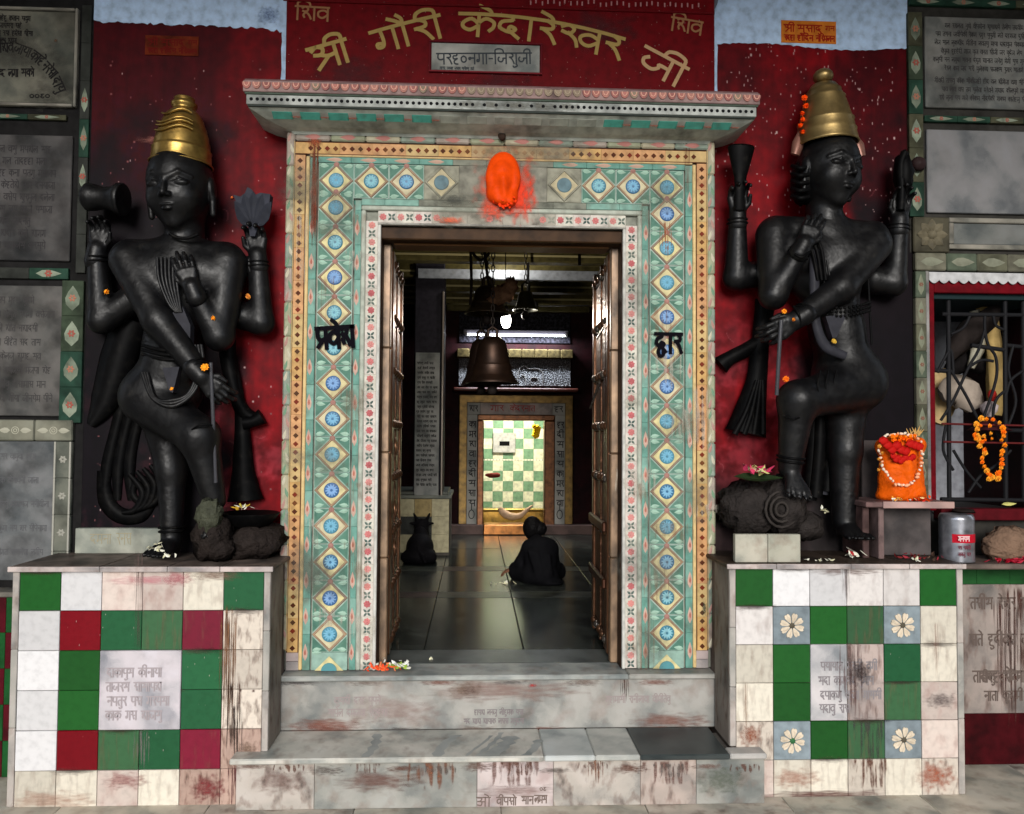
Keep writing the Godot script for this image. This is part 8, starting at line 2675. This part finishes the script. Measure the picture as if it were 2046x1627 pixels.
	for k in 8:
		var a0 := lerpf(PI * 0.75, PI * 0.12, k / 8.0)
		var a1 := lerpf(PI * 0.75, PI * 0.12, (k + 1) / 8.0)
		var rr := tw * 0.5 + 0.0012
		var e0 := Vector3(tcx + cos(a0) * rr, 1.13 + hh * 0.6, 0.22 + sin(a0) * rr)
		var e1 := Vector3(tcx + cos(a1) * rr, 1.13 + hh * 0.6, 0.22 + sin(a1) * rr)
		lb.quad(e0, e1, e1 - Vector3(0, hh * 0.18, 0), e0 - Vector3(0, hh * 0.18, 0), Vector3(cos(a0), 0, sin(a0)))
	part("label", lb.done(), mat(176, 22, 40, 0.4), tin)
	var lt := M.new()
	scribble(lt, Vector3(tcx - 0.045, 1.13 + hh * 0.56, 0.22 + tw * 0.5 + 0.0025), 0.09, 1, 0.03, 0.025, 0.005, 0.0, 6)
	part("lettering", lt.done(), mat(220, 180, 180, 0.5), tin)
	var lt2 := M.new()
	scribble(lt2, Vector3(tcx - 0.045, 1.13 + hh * 0.36, 0.22 + tw * 0.5 + 0.0025), 0.09, 2, 0.035, 0.018, 0.003, 0.0, 7)
	part("lettering", lt2.done(), mat(110, 60, 70, 0.5), tin)
	# heap of cloth or meal beside the tin, with red flowers before it
	var hp := M.new()
	hp.blob(W(2014, 1092, 0.18), Vector3(0.13, 0.105, 0.09), nz, 0.3, 1.3, 26)
	lone("meal_heap", hp.done(), mat(132, 106, 88, 0.85, "mottle", "", Vector3.ONE, 0.0, 1.5), "rounded buff heap on the ledge at the far right edge", "heap")
	flower_bits("red_flowers", "crimson flowers with a white bud on the ledge at the far right", "flowers", Vector3(W(2026, 1120, 0.28).x, 1.13, 0.28), Vector3(0.11, 0.02, 0.035), 44, [mat(170, 20, 44, 0.6), mat(150, 16, 34, 0.6), mat(190, 50, 70, 0.6)], 0.04, 18)
	var lid := M.new()
	lid.lathe(W(1925, 1024, 0.14), [Vector2(0, 0.02), Vector2(0.05, 0.018), Vector2(0.06, 0.0), Vector2(0, 0.0)], 16)
	lone("dark_bowl", lid.done(), mat(36, 30, 28, 0.6), "small dark bowl behind the tin canister", "bowl")


# ---------------------------------------------------------------- the whole place
const TUBE := 1.5
const BULB := 0.25
const SHRINE := 1.2


func build_added_porch() -> void:  # out of view: cover and side walls added to shape light on the facade
	var p := thing("added_porch", "added unseen cover and side piers that shape the light at the doorway", "added_porch", Vector3(0, 4.4, 1.5))
	var m := mat(150, 146, 138, 0.8, "mottle")
	slab("added_roof", Vector3(-4.4, 4.9, -0.3), Vector3(4.4, 5.2, 3.9), m, p)
	slab("side_wall", Vector3(-4.4, 0.0, 0.4), Vector3(-3.7, 4.895, 3.9), m, p)
	slab("side_wall", Vector3(3.7, 0.0, 0.4), Vector3(4.4, 4.895, 5.4), m, p)


func _ready() -> void:
	rng.seed = 4
	look = Basis.from_euler(Vector3(0, deg_to_rad(-2.6), 0)) * Basis.from_euler(Vector3(deg_to_rad(2.0), 0, 0)) * Basis.from_euler(Vector3(0, 0, deg_to_rad(0.4)))
	var cam := Camera3D.new()
	cam.name = "camera"
	add_child(cam)
	cam.position = EYE
	cam.basis = look
	cam.fov = rad_to_deg(2.0 * atan(813.5 / FOCAL))
	cam.near = 0.05
	cam.far = 400.0
	cam.current = true
	var env := Environment.new()
	var sky := Sky.new()
	var sm := ProceduralSkyMaterial.new()
	sm.sky_top_color = Color(0.72, 0.77, 0.84)
	sm.sky_horizon_color = Color(0.84, 0.86, 0.88)
	sm.ground_horizon_color = Color(0.6, 0.6, 0.6)
	sm.ground_bottom_color = Color(0.4, 0.38, 0.36)
	sm.sky_curve = 0.2
	sky.sky_material = sm
	env.background_mode = Environment.BG_SKY
	env.sky = sky
	env.tonemap_mode = Environment.TONE_MAPPER_LINEAR
	env.tonemap_exposure = 2.85
	env.sdfgi_enabled = true
	env.ssao_enabled = true
	env.ssil_enabled = true
	var we := WorldEnvironment.new()
	we.name = "surroundings"
	we.environment = env
	add_child(we)
	var sun := DirectionalLight3D.new()
	sun.name = "overcast_sun"
	sun.light_energy = 0.35
	sun.light_color = Color(1.0, 0.985, 0.965)
	sun.light_angular_distance = 24.0
	sun.shadow_enabled = true
	add_child(sun)
	sun.basis = Basis.looking_at(Vector3(0.04, -0.3, -1.0))
	make_textures()
	build_ground()
	build_added_porch()
	build_wall()
	build_right_wall()
	build_left_wall()
	build_steps()
	build_pedestals()
	build_surround()
	build_cornice()
	build_doors()
	build_hall()
	build_left_statue()
	build_right_statue()
	build_person()
	build_offerings()
